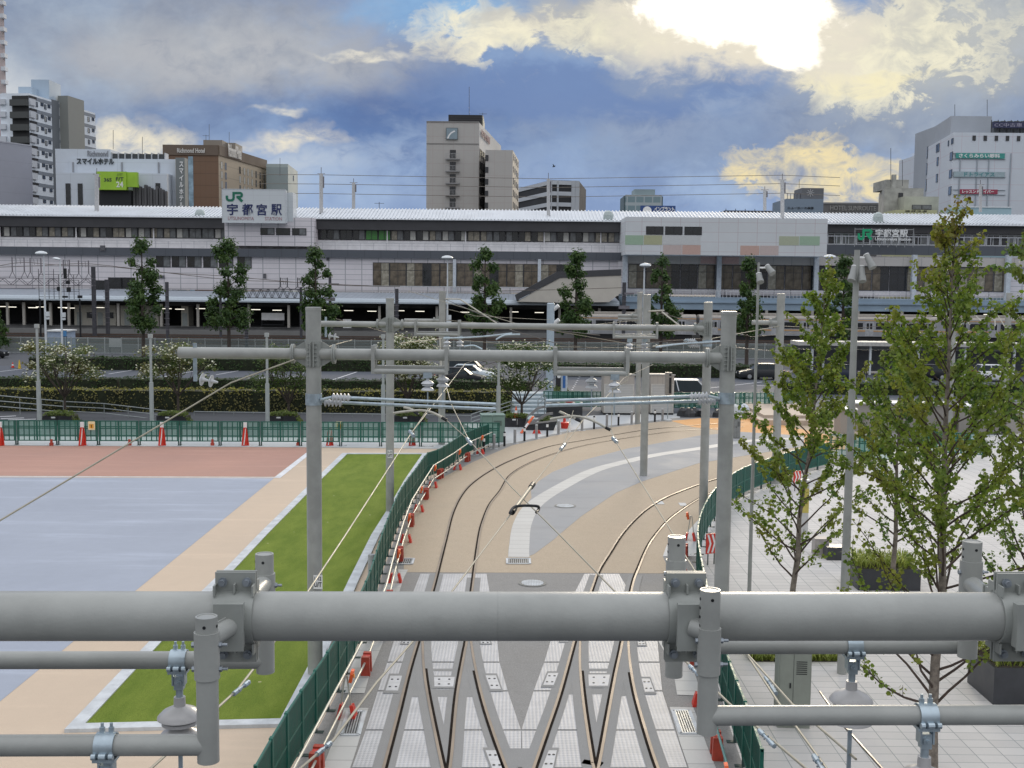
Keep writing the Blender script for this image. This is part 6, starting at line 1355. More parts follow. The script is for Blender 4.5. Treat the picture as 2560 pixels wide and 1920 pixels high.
yield_pts = {}
clamp_set(592, (516, 1543, 1903, 1862, 4.58, -1, 2.6, .0460), (661, 1386, 1680, 1650, 5.50, -1, 3.2, .0455), 1)
clamp_set(1712, (1776, 1476, 1832, 1789, 4.75, 1, 2.8, .0445), (1692, 1343, 1690, 1614, 5.65, 1, 1.52, .0455), 2)
clamp_set(2532, (2680, 1480, 1840, None, 4.8, 1, 1, .0445), (2431, 1355, 1642, None, 5.62, 1, 1, .0485), 3)
def on_tube(key, s_, u):
    h0, e, r = yield_pts[(key, s_)]; d = ray(u, 1500); c = Vector((d.x, d.y)); b = e.xy; a = h0.xy
    k = -(a.x * c.y - a.y * c.x) / (b.x * c.y - b.y * c.x); return h0 + e * k, e, r
for key, s_, u, ins in ((1, -1, 445, 1), (1, 1, 258, 1), (2, -1, 2137, 1), (2, 1, 2328, 1)):
    c, e, r = on_tube(key, s_, u); pipe_clamp(c, e, r, g1, bool(ins))

# --- portal gantries further along
def ribbed(mb, a, b, r0_, r1_, n=5):
    a, b = V3(a), V3(b); d = b - a; L = d.length; prof = [(r0_, 0)]
    for k in range(n):
        h = L * (k + .3) / n; prof += [(r0_, h - L * .06), (r1_, h), (r1_ * .95, h + L * .02), (r0_, h + L * .09)]
    mb.lathe(prof + [(r0_, L)], a, d, 14)
def pole_part(parent, x, y, h, r=.159, nm='pole'):
    m = MB(); m.tube([(x, y, 0), (x, y, h - .06)], r, 28); m.lathe([(r * 1.05, h - .07), (r * 1.05, h - .005), (r * .9, h)], (x, y, 0), n=28); m.build(nm, gan_m, parent, 40)
def collar(parent, p, e, z, r):
    """split collar with gusset plates joining a beam to its pole"""
    f = V3((e.y, -e.x, 0)); m = MB()
    m.tube([(p.x, p.y, z - .27), (p.x, p.y, z + .27)], r + .012, 28, True)
    for s_ in (-1, 1):
        m.obox(V3((p.x, p.y, z)) + f * (r + .02) + e * s_ * .035, e * .012, f * .05, zz * .26)
        for k in range(6): m.obox(V3((p.x, p.y, z - .22 + k * .088)) + f * (r + .03) + e * s_ * .075, e * .035, f * .03, zz * .006)
    m.build('collar', gan_d, parent, 40)
def gussets(parent, p, e, z, r, sides, L=.5, rb=.1):
    m = MB()
    for s_ in sides:
        o = V3((p.x, p.y, z)); ex = e * s_
        m.slab([(r * .9, -.27), (L * .55, -.24), (L, -rb), (L, rb), (L * .55, .24), (r * .9, .27)], o, ex, zz, -.012, .012)
        for q in (0, .035): m.tube([o + ex * (L + q), o + ex * (L + q + .028)], rb * 1.65, 24)
        m.brk()
    m.build_each('flange', gan_d, parent, 40)
def hanger(parent, a, b, z, zl, e, off):
    """rectangular drop frame clamped on the beam between a and b"""
    f = V3((e.y, -e.x, 0)); m = MB()
    for q, dz in ((.17, 0), (-.2, .05)):
        for p in (a, b):
            c = p + f * q; m.bar(V3((c.x, c.y, zl + dz - .05)), V3((c.x, c.y, z + .2)), .10, .07, e)
            m.bar(p + f * q + zz * (z + .13), p + zz * (z + .13), .08, .03)
        m.tube([a + f * q + zz * (zl + dz), b + f * q + zz * (zl + dz)], .055, 12)
    m.build('drop_frame', gan_m, parent, 40)
def small_ins(parent, p, s=1.0, rod=.5):
    m = MB(); m.obox(V3(p) + zz * .05, V3((.09, 0, 0)), V3((0, .06, 0)), zz * .06); m.build('pipe_clamp', galv_m, parent)
    m = MB(); shed_insulator(m, V3(p), 18, s * 1.25); m.build('insulator', ins_w, parent, 40)
    m = MB(); m.tube([V3(p) - zz * .3 * s, V3(p) - zz * (.3 * s + rod)], .014, 8); m.build('drop_rod', galv_m, parent)
def bracket(parent, pole, sgn, tip_u, v0, v1, D0, D1, u_pole):
    """double-tube cantilever with ribbed insulators reaching over the track"""
    lo = 26 if D0 < 30 else 14
    for k, (va, vb, du, dD) in enumerate(((v0 - 6, v1 - 6, 78, -.12), (v0 + 6, v1 + 6, 58, .12))):
        a = P(u_pole + sgn * 18, v0, D0); i0 = P(u_pole + sgn * (du - 32) * 23.5 / D0, va, D0 + dD); i1 = P(u_pole + sgn * (du + 14) * 23.5 / D0, va + (vb - va) * .1, D0 + dD); tip = P(tip_u, vb, D1 + dD)
        m = MB(); m.tube([a, i0], .03, 8); m.build('pin', galv_m, parent)
        m = MB(); ribbed(m, i0, i1, .045, .095, 5); m.build('insulator', ins_w, parent, 50)
        m = MB(); m.tube([i1, tip], .035, 12); m.build('bracket_tube', galv_m, parent, 40)
    m = MB(); p = P(u_pole, v0, D0); m.tube([(pole.x, pole.y, p.z - .12), (pole.x, pole.y, p.z + .12)], .175, 24); m.build('bracket_band', galv_m, parent, 40)

# gantry 2
Y2 = 23.5
pL = P(783.5, 830, Y2); pR = P(1821, 830, Y2); pL.z = pR.z = 0; e2 = (pR - pL).normalized()
g2 = thing('overhead_line_gantry', 'nearest grey portal gantry of two thick poles and a tube overhanging at the left', 'line gantry', tuple((pL + pR) / 2))
pole_part(g2, pL.x, pL.y, 7.95); pole_part(g2, pR.x, pR.y, 7.95)
def xat(u, p0, e):  # plan point on the line p0+e*k seen at column u
    d = ray(u, 900); c = Vector((d.x, d.y)); b = e.xy; a = p0.xy; k = -(a.x * c.y - a.y * c.x) / (b.x * c.y - b.y * c.x); q = p0 + e * k; return V3((q.x, q.y, 0))
zb = 8.43 - (884.5 - 710.3) * Y2 / F
bl0 = xat(450, pL, e2)
m = MB(); m.tube([bl0 + zz * zb, pR + zz * zb], .118, 32); m.lathe([(.119, 0), (.119, .02), (.1, .024)], bl0 + zz * zb, -e2, 32); m.build('beam', gan_m, g2, 40)
collar(g2, pL, e2, zb, .159); collar(g2, pR, e2, zb, .159); gussets(g2, pL, e2, zb, .159, (-1, 1), .40, .125); gussets(g2, pR, e2, zb, .159, (-1,), .40, .125)
for a, b in ((935, 1117), (1388, 1567)): hanger(g2, xat(a, pL, e2), xat(b, pL, e2), zb, zb - .34, e2, 0)
f2 = V3((e2.y, -e2.x, 0))
for u, s_ in ((1071, .17), (1106, -.2), (1482, -.2), (1536, .17)): small_ins(g2, xat(u, pL, e2) + f2 * s_ + zz * (zb - .46 + (.05 if s_ < 0 else 0)), 1.0, .45)
bracket(g2, pL, 1, 1240, 999, 1017, 23.4, 22.4, 784); bracket(g2, pR, -1, 1364, 996, 1008, 23.4, 22.4, 1816)
for pts in (((984, 1033, 22.9), (1010, 1029, 22.8), (1054, 1026, 22.7), (1085, 1033, 22.6), (1117, 1051, 22.5)), ((1010, 1018, 22.9), (1030, 1024, 22.8), (1046, 1036, 22.7)), ((1375, 1048, 22.4), (1405, 1043, 22.4), (1442, 1041, 22.5), (1478, 1050, 22.5), (1526, 1075, 22.5)), ((1398, 1029, 22.5), (1430, 1043, 22.5), (1452, 1053, 22.4))):
    m = MB(); m.tube(catmull([P(u, v, D) for u, v, D in pts], 4), .026, 10); m.build('steady_arm', silver_m, g2, 40)
    m = MB(); q = P(*pts[-1]); q0 = P(*pts[-2]); dd = (q - q0).normalized(); m.tube([q - dd * .12, q], .033, 10); m.build('arm_end', bolts_m, g2, 40)
# hanging end plate with two disc insulators at the left end
def end_string(parent, u, vt, vb, D, sgn=1):
    a = P(u, vt, D); b = P(u, vb, D); m = MB(); m.obox((a + b) / 2 + V3((0, -.13, 0)), V3((.04, 0, 0)), V3((0, .012, 0)), zz * ((a.z - b.z) / 2)); m.build('hanger_plate', galv_m, parent)
    m = MB(); q = b + V3((.05, -.13, .06)); dr = V3((.98, -.1, -.16)).normalized()
    for k in range(2): m.lathe([(.03, 0), (.05, .01), (.13, .045), (.135, .06), (.05, .06), (.04, .1), (.02, .2)], q + dr * (.05 + .2 * k), dr, 18)
    m.build('insulator', ins_w, parent, 40); return q + dr * .5
es2 = end_string(g2, 492, 857, 952, 23.6)
end_string(g2, 816, 792, 842, 41.5)
# small enamel number plates
def plate(parent, u, v, D, w, h, txt):
    p = P(u, v, D - .18); th = parent
    m = MB(); m.slab([(-w / 2, -h / 2), (w / 2, -h / 2), (w / 2, h / 2), (-w / 2, h / 2)], p, (1, 0, 0), zz, 0, .008); pl = m.build('number_plate', white_pl, parent)
    for s_, tx, (a0, b0, a1, b1) in txt: 
        l = letter('lettering', tx, p + V3((a0 * w, -.011, b0 * h)), V3(((a1 - a0) * w, 0, 0)), zz * (b1 - b0) * h, bolts_m, parent, .02, .004); 
        if l: l.parent = pl
plate(g2, 795, 1455, Y2, .19, .30, [(0, 'U/T', (-.42, -.35, .42, .0)), (0, '1-12', (-.38, .12, .38, .4))])

# gantry 3
Y3L, Y3R = 41.0, 40.2
pL3 = P(975, 830, Y3L); pR3 = P(1769, 830, Y3R); pL3.z = pR3.z = 0; e3 = (pR3 - pL3).normalized(); zb3 = 6.98
g3 = thing('overhead_line_gantry', 'second grey portal gantry, its poles standing at the lawn edge and right fence', 'line gantry', tuple((pL3 + pR3) / 2))
pole_part(g3, pL3.x, pL3.y, 7.95, .15); pole_part(g3, pR3.x, pR3.y, 7.93, .155)
m = MB(); m.tube([xat(803, pL3, e3) + zz * zb3, pR3 + zz * zb3], .108, 24); m.build('beam', gan_m, g3, 40)
collar(g3, pL3, e3, zb3, .15); collar(g3, pR3, e3, zb3, .155); gussets(g3, pL3, e3, zb3, .15, (-1, 1), .42, .12); gussets(g3, pR3, e3, zb3, .155, (-1,), .42, .12)
f3_ = V3((e3.y, -e3.x, 0))
for a, b in ((1040, 1148), (1533, 1641)): hanger(g3, xat(a, pL3, e3), xat(b, pL3, e3), zb3, zb3 - .34, e3, 0)
for u, s_ in ((1119, .17), (1148, -.2), (1573, .17), (1612, -.2)): small_ins(g3, xat(u, pL3, e3) + f3_ * s_ + zz * (zb3 - .5), 1.0, .4)
bracket(g3, pR3, -1, 1720, 858, 856, 40.1, 39.6, 1765)
for pts in (((1640, 868, 39), (1700, 860, 39.5), (1800, 853, 40)), ((1280, 833, 40.5), (1200, 842, 40.3), (1108, 846, 40)), ((1240, 849, 39.8), (1262, 838, 39.9), (1300, 836, 40)), ((1160, 866, 39.8), (1185, 864, 39.8), (1205, 873, 39.7))):
    m = MB(); m.tube(catmull([P(u, v, D) for u, v, D in pts], 4), .03, 8); m.build('steady_arm', galv_m, g3, 40)
plate(g3, 975, 1135, 41, .18, .30, [(0, 'U/T', (-.42, -.35, .42, .0)), (0, '1-11', (-.38, .12, .38, .4))])

# far single poles with stub arms
def far_pole(u, vt, Y, r, stub, label, arm=None):
    p = P(u, vt, Y); h = p.z; p.z = 0; th = thing('catenary_pole', label, 'catenary pole', tuple(p))
    pole_part(th, p.x, p.y, h, r)
    if stub:
        for us, vs in stub:
            a = P(us, vs, Y); m = MB(); m.tube([a, V3((p.x, p.y, a.z))], .1, 18); m.build('stub_beam', gan_m, th, 40)
            gussets(th, p, V3((1, 0, 0)) if a.x > p.x else V3((-1, 0, 0)), a.z, r, (1,), .4, .11)
    if arm:
        for (ua, va), (ub, vb) in arm:
            m = MB(); m.tube([P(ua, va, Y - .2), P(ub, vb, Y - .8)], .035, 8); m.build('bracket_tube', silver_m, th, 40)
    return th
far_pole(1106, 727, 59, .18, [(1011, 801)], 'grey pole with short stub beam to the left, beyond the lawn', [((1114, 747), (1150, 748)), ((1150, 748), (1245, 810)), ((1100, 845), (1104, 940))])
far_pole(1618, 736, 49.7, .168, [], 'grey pole standing alone on the grey island between the tracks', [((1622, 778), (1660, 776)), ((1655, 780), (1700, 815)), ((1632, 866), (1720, 858)), ((1640, 862), (1652, 868))])
far_pole(1600, 730, 69, .16, [(1545, 789), (1545, 797)], 'thinner grey pole just behind the island pole, with a stub beam to the left')
far_pole(1953, 734, 48, .17, [(1880, 806)], 'grey pole half hidden behind the left plaza tree')
far_pole(2386, 760, 65, .17, [], 'grey pole behind the tall plaza tree', [((2400, 780), (2425, 812)), ((2440, 790), (2462, 812))])
far_pole(2524, 732, 68, .18, [], 'grey pole at the right edge beyond the white car', [((2492, 786), (2516, 822)), ((2465, 774), (2510, 774)), ((2486, 775), (2488, 815))])
p = P(1377, 760, 80); h = p.z; p.z = 0
th = thing('blue_column', 'pale blue-grey column with white lamps rising behind the middle of the portals', 'column', tuple(p)); pb = M('pale_blue_paint', (.42, .50, .56), .4, var=.05)
m = MB(); m.tube([p, p + zz * h], .27, 24); m.lathe([(.29, h), (.2, h + .08)], p, n=24); m.build('shaft', pb, th, 40)
m = MB(); m.tube([p + V3((.2, 0, h - .4)), p + V3((.55, -.1, h - .1))], .14, 14); m.tube([p + V3((.2, 0, h - 1.4)), p + V3((.6, -.1, h - 1.1))], .14, 14); m.build('lamps', white_pl, th, 40)

# --- wires
def wire(px, label, r=.0085, mat=wire_m, z=5.7, ext=0.0, name='contact_wire', cat='overhead wire'):
    pts = [(G(q[0], q[1], z) if len(q) == 2 else P(q[0], q[1], q[2])) for q in px]
    if ext:
        d = (pts[-1] - pts[-2]); d = d / abs(d.y); pts.append(pts[-1] + d * ext)
    m = MB(); m.tube(pts, r, 7); return tag(m.build(name, mat, smooth=50), label, cat, None)
wire([(1163, 909), (1028, 1083), (862, 1340), (689, 1600), (594, 1724), (381, 1918)], 'pale contact wire running down over the lawn to the bottom left', ext=9)
wire([(1072, 1020, 22.6), (1028, 1083)], 'short pale hanger wire from the left bracket down to the wire over the lawn', name='hanger_wire')
wire([(1117, 1051), (1172, 1100), (1280, 1219), (1401, 1339), (1532, 1473), (1658, 1600), (1734, 1672), (1822, 1758), (1990, 1900)], 'long contact wire crossing both tracks from the left bracket down to the bottom right', ext=6)
wire([(1105, 930, 26), (1128, 1010, 23), (1172, 1100)], 'pale hanger wire from the drop frame to the junction above the green fence', name='hanger_wire')
wire([(1532, 966, 23.3), (1528, 1075, 22.5), (1538, 1100)], 'pale hanger wire from the right drop frame to the right wire junction', name='hanger_wire')
wire([(1526, 1075), (1537, 1100), (1685, 1339), (1713, 1389), (1790, 1510), (1862, 1628), (1945, 1755), (2040, 1885)], 'contact wire from the right bracket down to the right fence', ext=6)
wire([(1633, 911), (1560, 945), (1536, 972), (1464, 1042), (1407, 1117), (1329, 1216), (1283, 1277), (1236, 1339), (1134, 1473), (1035, 1600), (941, 1707), (832, 1852), (755, 1918)], 'contact wire zigzagging from the right portal hanger down to the left gutter', ext=9)
wire([(1433, 1027, 22.5), (1407, 1117)], 'thin hanger wire meeting the zigzag wire over the curve', r=.008, name='hanger_wire')
wire([(1575, 905, 23.4), (1570, 950, 23.2), (1530, 975, 23.0)], 'short bent wire under the right drop frame', name='hanger_wire')
wire([(1163, 909), (1245, 880, 39), (1360, 852, 40)], 'thin wire from the left drop frame back to the second portal', r=.008)
wire([(1820, 857, 39), (1700, 862, 39.8), (1530, 878, 40), (1390, 858, 41), (1280, 826, 44)], 'thin dark wire strung across behind the second portal', r=.012, mat=wire_d)
wire([(736, 899, 23.3), (577, 957, 23.0), (0, 1301, 18), (-500, 1600, 14)], 'cream stay wire slanting down across the court on the left', r=.016)
wire([(880, 850, 40), (836, 862, 36), (735, 899, 24)], 'thin pale stay wire behind the left pole of the nearest portal', r=.012)
wire([(2050, 1730, 8), (2110, 1815, 7), (2240, 1960, 6)], 'dark contact wire in the bottom right corner beyond the front tube', r=.009, mat=wire_d)
wire([(2140, 1898, 5.6), (1980, 1760, 6.6), (1862, 1628, 8)], 'pale stay rod to the right rear insulator at the bottom right', r=.007, name='stay_rod')
for i, px in enumerate(([(1020, 727, 59), (1300, 812, 42), (1620, 868, 49)], [(1114, 748, 59), (1260, 812, 48), (1500, 838, 41)], [(1107, 800, 59), (1378, 822, 60), (1600, 800, 69)], [(1632, 778, 49.7), (1880, 842, 60), (2386, 800, 65)], [(1760, 850, 40), (1950, 815, 48), (2380, 835, 65)],
                         [(1107, 940, 59), (1240, 905, 50), (1545, 862, 49), (1760, 846, 41)], [(1000, 858, 41), (1107, 846, 59), (1330, 866, 60), (1600, 870, 69)], [(1830, 868, 23.4), (1953, 880, 48), (2120, 905, 60)], [(1107, 770, 59), (1190, 790, 62), (1377, 800, 80)], [(840, 797, 41), (1000, 840, 46), (1107, 870, 59)])):
    wire(px, ('thin wire from the lawn-side far pole to the island pole', 'thin wire from the far pole arm to the second portal', 'thin high wire between the two far stub beams', 'thin wire from the island pole towards the plaza trees', 'thin wire from the second portal towards the right far poles', 'long low wire linking the lawn far pole and the second portal', 'thin wire behind the second portal at drop frame height', 'thin wire from the right portal pole to the poles behind the trees', 'thin wire from the lawn-side far pole to the blue column', 'thin wire from the second portal end string to the lawn far pole')[i], r=.012 + .002 * (i % 2), mat=wire_d if i % 2 else wire_m)
# section insulator with black loop, and wire fittings
th = thing('section_insulator', 'white section insulator rod with a black loop on the zigzag wire', 'section insulator', tuple(G(1306, 1247, 5.7)))
m = MB(); m.tube([G(1330, 1214, 5.72), G(1284, 1276, 5.72)], .024, 12); m.build('rod', wire_m, th, 40)
m = MB(); m.tube(catmull([G(1284, 1276, 5.72), G(1275, 1283, 5.74), G(1290, 1266, 5.78), G(1340, 1265, 5.75), G(1347, 1272, 5.7), G(1341, 1281, 5.7)], 5), .018, 8); m.build('loop', bolts_m, th, 40)
m = MB(); m.tube([G(1333, 1210, 5.72), G(1327, 1218, 5.72)], .036, 10); m.tube([G(1286, 1272, 5.72), G(1280, 1281, 5.72)], .036, 10); m.build('caps', bolts_m, th, 40)
def fitting(pts, lb, r=.022, z=5.7):
    r *= .8; a, b = (G(u, v, z) for u, v in pts); th = thing('wire_clamp', lb, 'wire clamp', tuple(a)); m = MB(); d = b - a
    m.tube([a, a + d * .3], r * 1.3, 8); m.tube([a + d * .3, a + d * .6], r * .8, 8); m.tube([a + d * .6, b], r * 1.3, 8); m.build('body', galv_m, th, 40)
    m = MB(); s_ = V3((.8, .2, .5)).normalized()
    for k in (.15, .45, .8): q = a + d * k; m.tube([q - s_ * r * 1.6, q + s_ * r * 1.8], r * .5, 6)
    m.build('bolts', bolt_g, th, 40)
fitting(((622, 1705), (584, 1735)), 'galvanised wire clamp over the near corner of the lawn', .016)
fitting(((826, 1858), (792, 1886)), 'galvanised wire clamp over the left drain gutter', .015)
fitting(((1724, 1665), (1752, 1692)), 'black banded wire clamp beside the right front tube', .014)
fitting(((1914, 1694), (1940, 1734)), 'galvanised wire clamp left of the tall plaza cabinet', .014)
fitting(((1898, 1826), (1936, 1866)), 'galvanised wire clamp over the right fence at the bottom', .014)
fitting(((1024, 1078), (1034, 1090)), 'small wire clamp beside the red delineator near the lawn top', .03)
fitting(((1168, 1097), (1178, 1110)), 'small wire clamp above the far end of the green fence', .03)
fitting(((1532, 1095), (1542, 1106)), 'small wire clamp at the right bracket junction over the curve', .03)
fitting(((1412, 1111), (1402, 1123)), 'small bluish wire clamp on the zigzag wire over the curve', .03)
fitting(((2035, 1890), (2066, 1940)), 'dark wire clamp with white sleeve at the bottom edge right of the fence', .016)

# plaza light poles with spotlight heads
spot_m = M('spot_grey', (.30, .31, .30), .45, var=.05)
def plaza_light(u, vt, Y, r, lb, heads):
    p = P(u, vt, Y); h = p.z; p.z = 0; th = thing('plaza_light', lb, 'light pole', tuple(p))
    m = MB(); m.tube([p, p + zz * h], [r, r * .57], 18); m.build('pole', gan_m, th, 40)
    for (uh, vh, ut, vt_, rr) in heads:
        a = P(uh, vh, Y); b = P(ut, vt_, Y - .15); m = MB(); m.tube([a, a.lerp(b, .62), a.lerp(b, .63), b], [rr * .75, rr * .82, rr * .92, rr * .98], 16); hd = m.build('spotlight', spot_m, th, 40)
        m = MB(); m.tube([a + (a - b).normalized() * .002, a + (a - b).normalized() * .02], rr * .77, 16); c_ = m.build('cap', white_pl, th, 40); c_.parent = hd
        m = MB(); q = a.lerp(b, .2); m.tube([q, V3((p.x, p.y, q.z))], .025, 8); m.build('bracket', white_pl, th, 40)
plaza_light(2143, 625, 24.0, .105, 'tall grey light pole with three spotlights among the plaza trees', [(2166, 638, 2182, 670, .085), (2136, 668, 2128, 702, .085), (2153, 668, 2156, 704, .085)])
plaza_light(1897, 656, 30.0, .055, 'slimmer light pole with spotlights left of the plaza trees', [(1918, 666, 1932, 684, .10), (1897, 686, 1901, 706, .10)])
# ------------------------------------------------------------ vegetation
bark_m = M('bark', (.20, .17, .14), .85, var=.35, scale=9, bump=.6)
bark_d = M('bark_dark', (.07, .055, .045), .85, var=.35, scale=9, bump=.6)
twig_m = M('twig', (.060, .040, .030), .8, var=.3, scale=9)
kat_leaf = leaf_mat('katsura_leaf', (.085, .145, .022), (.20, .262, .045), (.215, .225, .042), .38, ((.17, .09, .035), 8.4, 10.4))
kat_leaf2 = leaf_mat('katsura_leaf_green', (.075, .145, .038), (.155, .225, .062), (.18, .205, .05), .36, ((.09, .05, .04), 8.8, 10.5))
gin_leaf = leaf_mat('street_tree_leaf', (.022, .056, .015), (.060, .115, .027), (.08, .135, .03), .25)
dog_leaf = leaf_mat('dogwood_leaf', (.05, .085, .02), (.115, .145, .035), (.15, .135, .045), .3)
dog_green = leaf_mat('maple_leaf', (.04, .075, .016), (.085, .125, .024), None, .3)
flower_m = leaf_mat('dogwood_flower', (.62, .62, .48), (.78, .77, .66), None, .2)
hedge_leaf = leaf_mat('hedge_leaf', (.02, .05, .012), (.045, .085, .018), None, .15)
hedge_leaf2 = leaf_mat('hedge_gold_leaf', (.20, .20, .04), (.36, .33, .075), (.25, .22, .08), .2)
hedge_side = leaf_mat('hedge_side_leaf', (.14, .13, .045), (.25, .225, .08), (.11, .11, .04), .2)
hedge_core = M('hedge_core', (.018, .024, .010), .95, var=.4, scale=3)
grass_leaf = leaf_mat('sedge_leaf', (.16, .22, .035), (.40, .43, .12), None, .3)
shrub_leaf = leaf_mat('shrub_leaf', (.06, .10, .02), (.16, .20, .05), None, .3)

def leaf(mb, p, n, s, rnd, el=1.0, shape=5):
    n = V3(n); n = n.normalized() if n.length > 1e-6 else V3((0, 0, 1)); a = n.orthogonal().normalized(); b = n.cross(a); th = rnd.uniform(0, 6.28)
    e1 = a * math.cos(th) + b * math.sin(th); e2 = n.cross(e1)
    if shape == 4: q = ((-.5, 0), (0, -.42), (.5, 0), (0, .42))
    else: q = ((-.5, -.05), (-.28, -.45), (.22, -.44), (.52, .0), (.22, .44), (-.28, .45))
    o = len(mb.v); mb.v += [V3(p) + e1 * (x * s * el) + e2 * (y * s) + n * (abs(y) * s * .35) for x, y in q]
    mb.f.append(list(range(o, o + len(q)))); mb.m.append(mb.mi)

def katsura(u, v, h, seed, label, leafm, nb, spread, leafs, lean=(0, 0), tr=.085, bare=.16, lsize=.075, base_z=0.0):
    rnd = random.Random(seed); p0 = G(u, v, base_z); th = thing('katsura_tree', label, 'tree', tuple(p0))
    top = p0 + V3((lean[0], lean[1], h - base_z)); H = h - base_z
    tp = [p0.lerp(top, k / 10) + V3((rnd.uniform(-.04, .04), rnd.uniform(-.04, .04), 0)) * (k > 0) for k in range(11)]
    m = MB(); m.tube(tp, [tr * (1 - .93 * (k / 10) ** .85) for k in range(11)], 12); 
    m.build('trunk', bark_m, th, 50)
    br = MB(); lf_ = MB()
    def trunk_at(f):
        x = f * 10; i = min(9, int(x)); return tp[i].lerp(tp[i + 1], x - i)
    def leaves_along(pts, dens, size, start=.15):
        L = sum((b - a).length for a, b in zip(pts, pts[1:])); n = int(L * dens)
        for k in range(n):
            f = start + (1 - start) * (k + rnd.random()) / max(1, n); x = f * (len(pts) - 1); i = min(len(pts) - 2, int(x)); q = pts[i].lerp(pts[i + 1], x - i); d = (pts[i + 1] - pts[i]).normalized()
            for s_ in range(2):
                o = V3((rnd.gauss(0, 1), rnd.gauss(0, 1), rnd.gauss(0, .8))); o = (o - d * o.dot(d)); o = o.normalized() if o.length > .01 else V3((0, 0, 1))
                leaf(lf_, q + o * rnd.uniform(.02, .075) + V3((0, 0, -.01)), o * .6 + V3((rnd.gauss(0, .55), rnd.gauss(0, .55), .55)), size * rnd.uniform(.45, 1.25), rnd)
    az = rnd.uniform(0, 6.28)
    for k in range(nb):
        f = bare + (1 - bare) * ((k + rnd.random() * .7) / nb) ** .95 * .97; az += 2.399 + rnd.uniform(-.5, .5)
        b0 = trunk_at(f); L = spread * min(1, 1.75 * (1 - f) + .06) * rnd.uniform(.6, 1.15) + .12
        el = R(rnd.uniform(20, 46) + 24 * f * f); d = V3((math.cos(az) * math.cos(el), math.sin(az) * math.cos(el), math.sin(el)))
        pts = [b0]; n = 7
        for i in range(n):
            d = (d + V3((rnd.gauss(0, .10), rnd.gauss(0, .10), .035 + rnd.gauss(0, .06)))).normalized(); pts.append(pts[-1] + d * (L / n))
        r = .020 * (1.2 - f) + .006; br.tube(pts, [r * (1 - .8 * i / n) for i in range(n + 1)], 5)
        dens = leafs * (0.40 if f < .34 else 1.0)
        leaves_along(pts, dens, lsize, .25 if f > .3 else .4)
        nt = int(2 + L * 2.0)
        for j in range(nt):
            g = rnd.uniform(.25, .97); x = g * n; i = min(n - 1, int(x)); q = pts[i].lerp(pts[i + 1], x - i); dd = (pts[i + 1] - pts[i]).normalized()
            sd_ = V3((rnd.gauss(0, 1), rnd.gauss(0, 1), rnd.gauss(0.1, .6))); sd_ = (sd_ - dd * sd_.dot(dd)).normalized(); d2 = (dd * .75 + sd_ * .8).normalized(); l2 = rnd.uniform(.18, .62) * (1.15 - .35 * g) * min(1, L / 1.3)
            t2 = [q, q + d2 * l2 * .5 + V3((0, 0, .02)), q + (d2 + V3((0, 0, .25))).normalized() * l2]
            br.tube(t2, [.006, .0045, .0025], 4, False); leaves_along(t2, leafs * (.6 if f < .3 else 1.25), lsize, .1)
    leaves_along([trunk_at(.9), trunk_at(1.0) + V3((0, 0, .25))], leafs * 1.2, lsize * .9, 0)
    br.build('branches', twig_m, th, 50); lf_.build('crown', leafm, th); return th
katsura(1974, 1560, 9.0, 3, 'slender katsura tree nearest the right fence, left of the tall light pole', kat_leaf, 58, 2.4, 25, (.75, .3), .085, .10, .088)
katsura(2330, 1925, 9.85, 8, 'tallest katsura tree with reddish top standing in the plaza in front of the planters', kat_leaf, 80, 2.9, 24, (.2, .5), .105, .10, .072)
katsura(2229, 1462, 7.4, 15, 'pale-barked katsura tree growing from the black planter in mid plaza', kat_leaf2, 46, 1.9, 24, (.1, .2), .075, .14, .088, .55)
katsura(2566, 1740, 10.5, 21, 'greener katsura tree cut by the right edge of the picture', kat_leaf2, 64, 2.8, 26, (.1, .2), .11, .12, .08, .0)

def pruned_tree(u, v, vt, wpx, seed, label):
    rnd = random.Random(seed); p0 = G(u, v); Y = p0.y; h = P(u, vt, Y).z; W_ = wpx * Y / F / 2 * 1.04; th = thing('street_tree', label, 'tree', tuple(p0), 0, 'pruned conical trees along the railway fence')
    m = MB(); m.tube([p0, p0 + zz * h * .5, p0 + zz * h * .97], [.22, .15, .03], 10)
    lf_ = MB(); cl = []
    z = .30
    cl.append((p0 + zz * h * .96, .42 * W_ * .9))
    az = rnd.uniform(0, 6.28)
    while z < .95:
        rr = W_ * (1.05 - .72 * max(0, (z - .34) / .66)) * (.78 if z < .36 else 1)
        for k in range(3 if z < .6 else 2):
            az += 2.25 + rnd.uniform(-.5, .5); rad = rr * rnd.uniform(.35, .95); c = p0 + V3((math.cos(az) * rad, math.sin(az) * rad, h * z + rnd.uniform(-.25, .35)))
            m.tube([p0 + zz * (h * z - .9), p0.lerp(c, .5) + zz * 0, c] if False else [p0 + zz * (h * z - .7), V3(((p0.x + c.x) / 2, (p0.y + c.y) / 2, c.z - .35)), c], [.07, .05, .03], 5, False)
            cl.append((c, W_ * rnd.uniform(.26, .46) * (1.12 - .45 * z)))
        z += rnd.uniform(.065, .10)
    m.build('trunk', bark_d, th, 50)
    for c, r in cl:
        n = int(200 * (r / .8) ** 2) + 60
        for k in range(n):
            d = V3((rnd.gauss(0, 1), rnd.gauss(0, 1), rnd.gauss(0, .8))).normalized(); q = c + d * r * rnd.uniform(.35, 1.08) * (1 + .25 * math.sin(7 * d.x + 5 * d.z + c.x))
            leaf(lf_, q, d + V3((rnd.gauss(0, .5), rnd.gauss(0, .5), .5)), rnd.uniform(.16, .34), rnd, 1.2, 4)
    lf_.build('crown', gin_leaf, th)
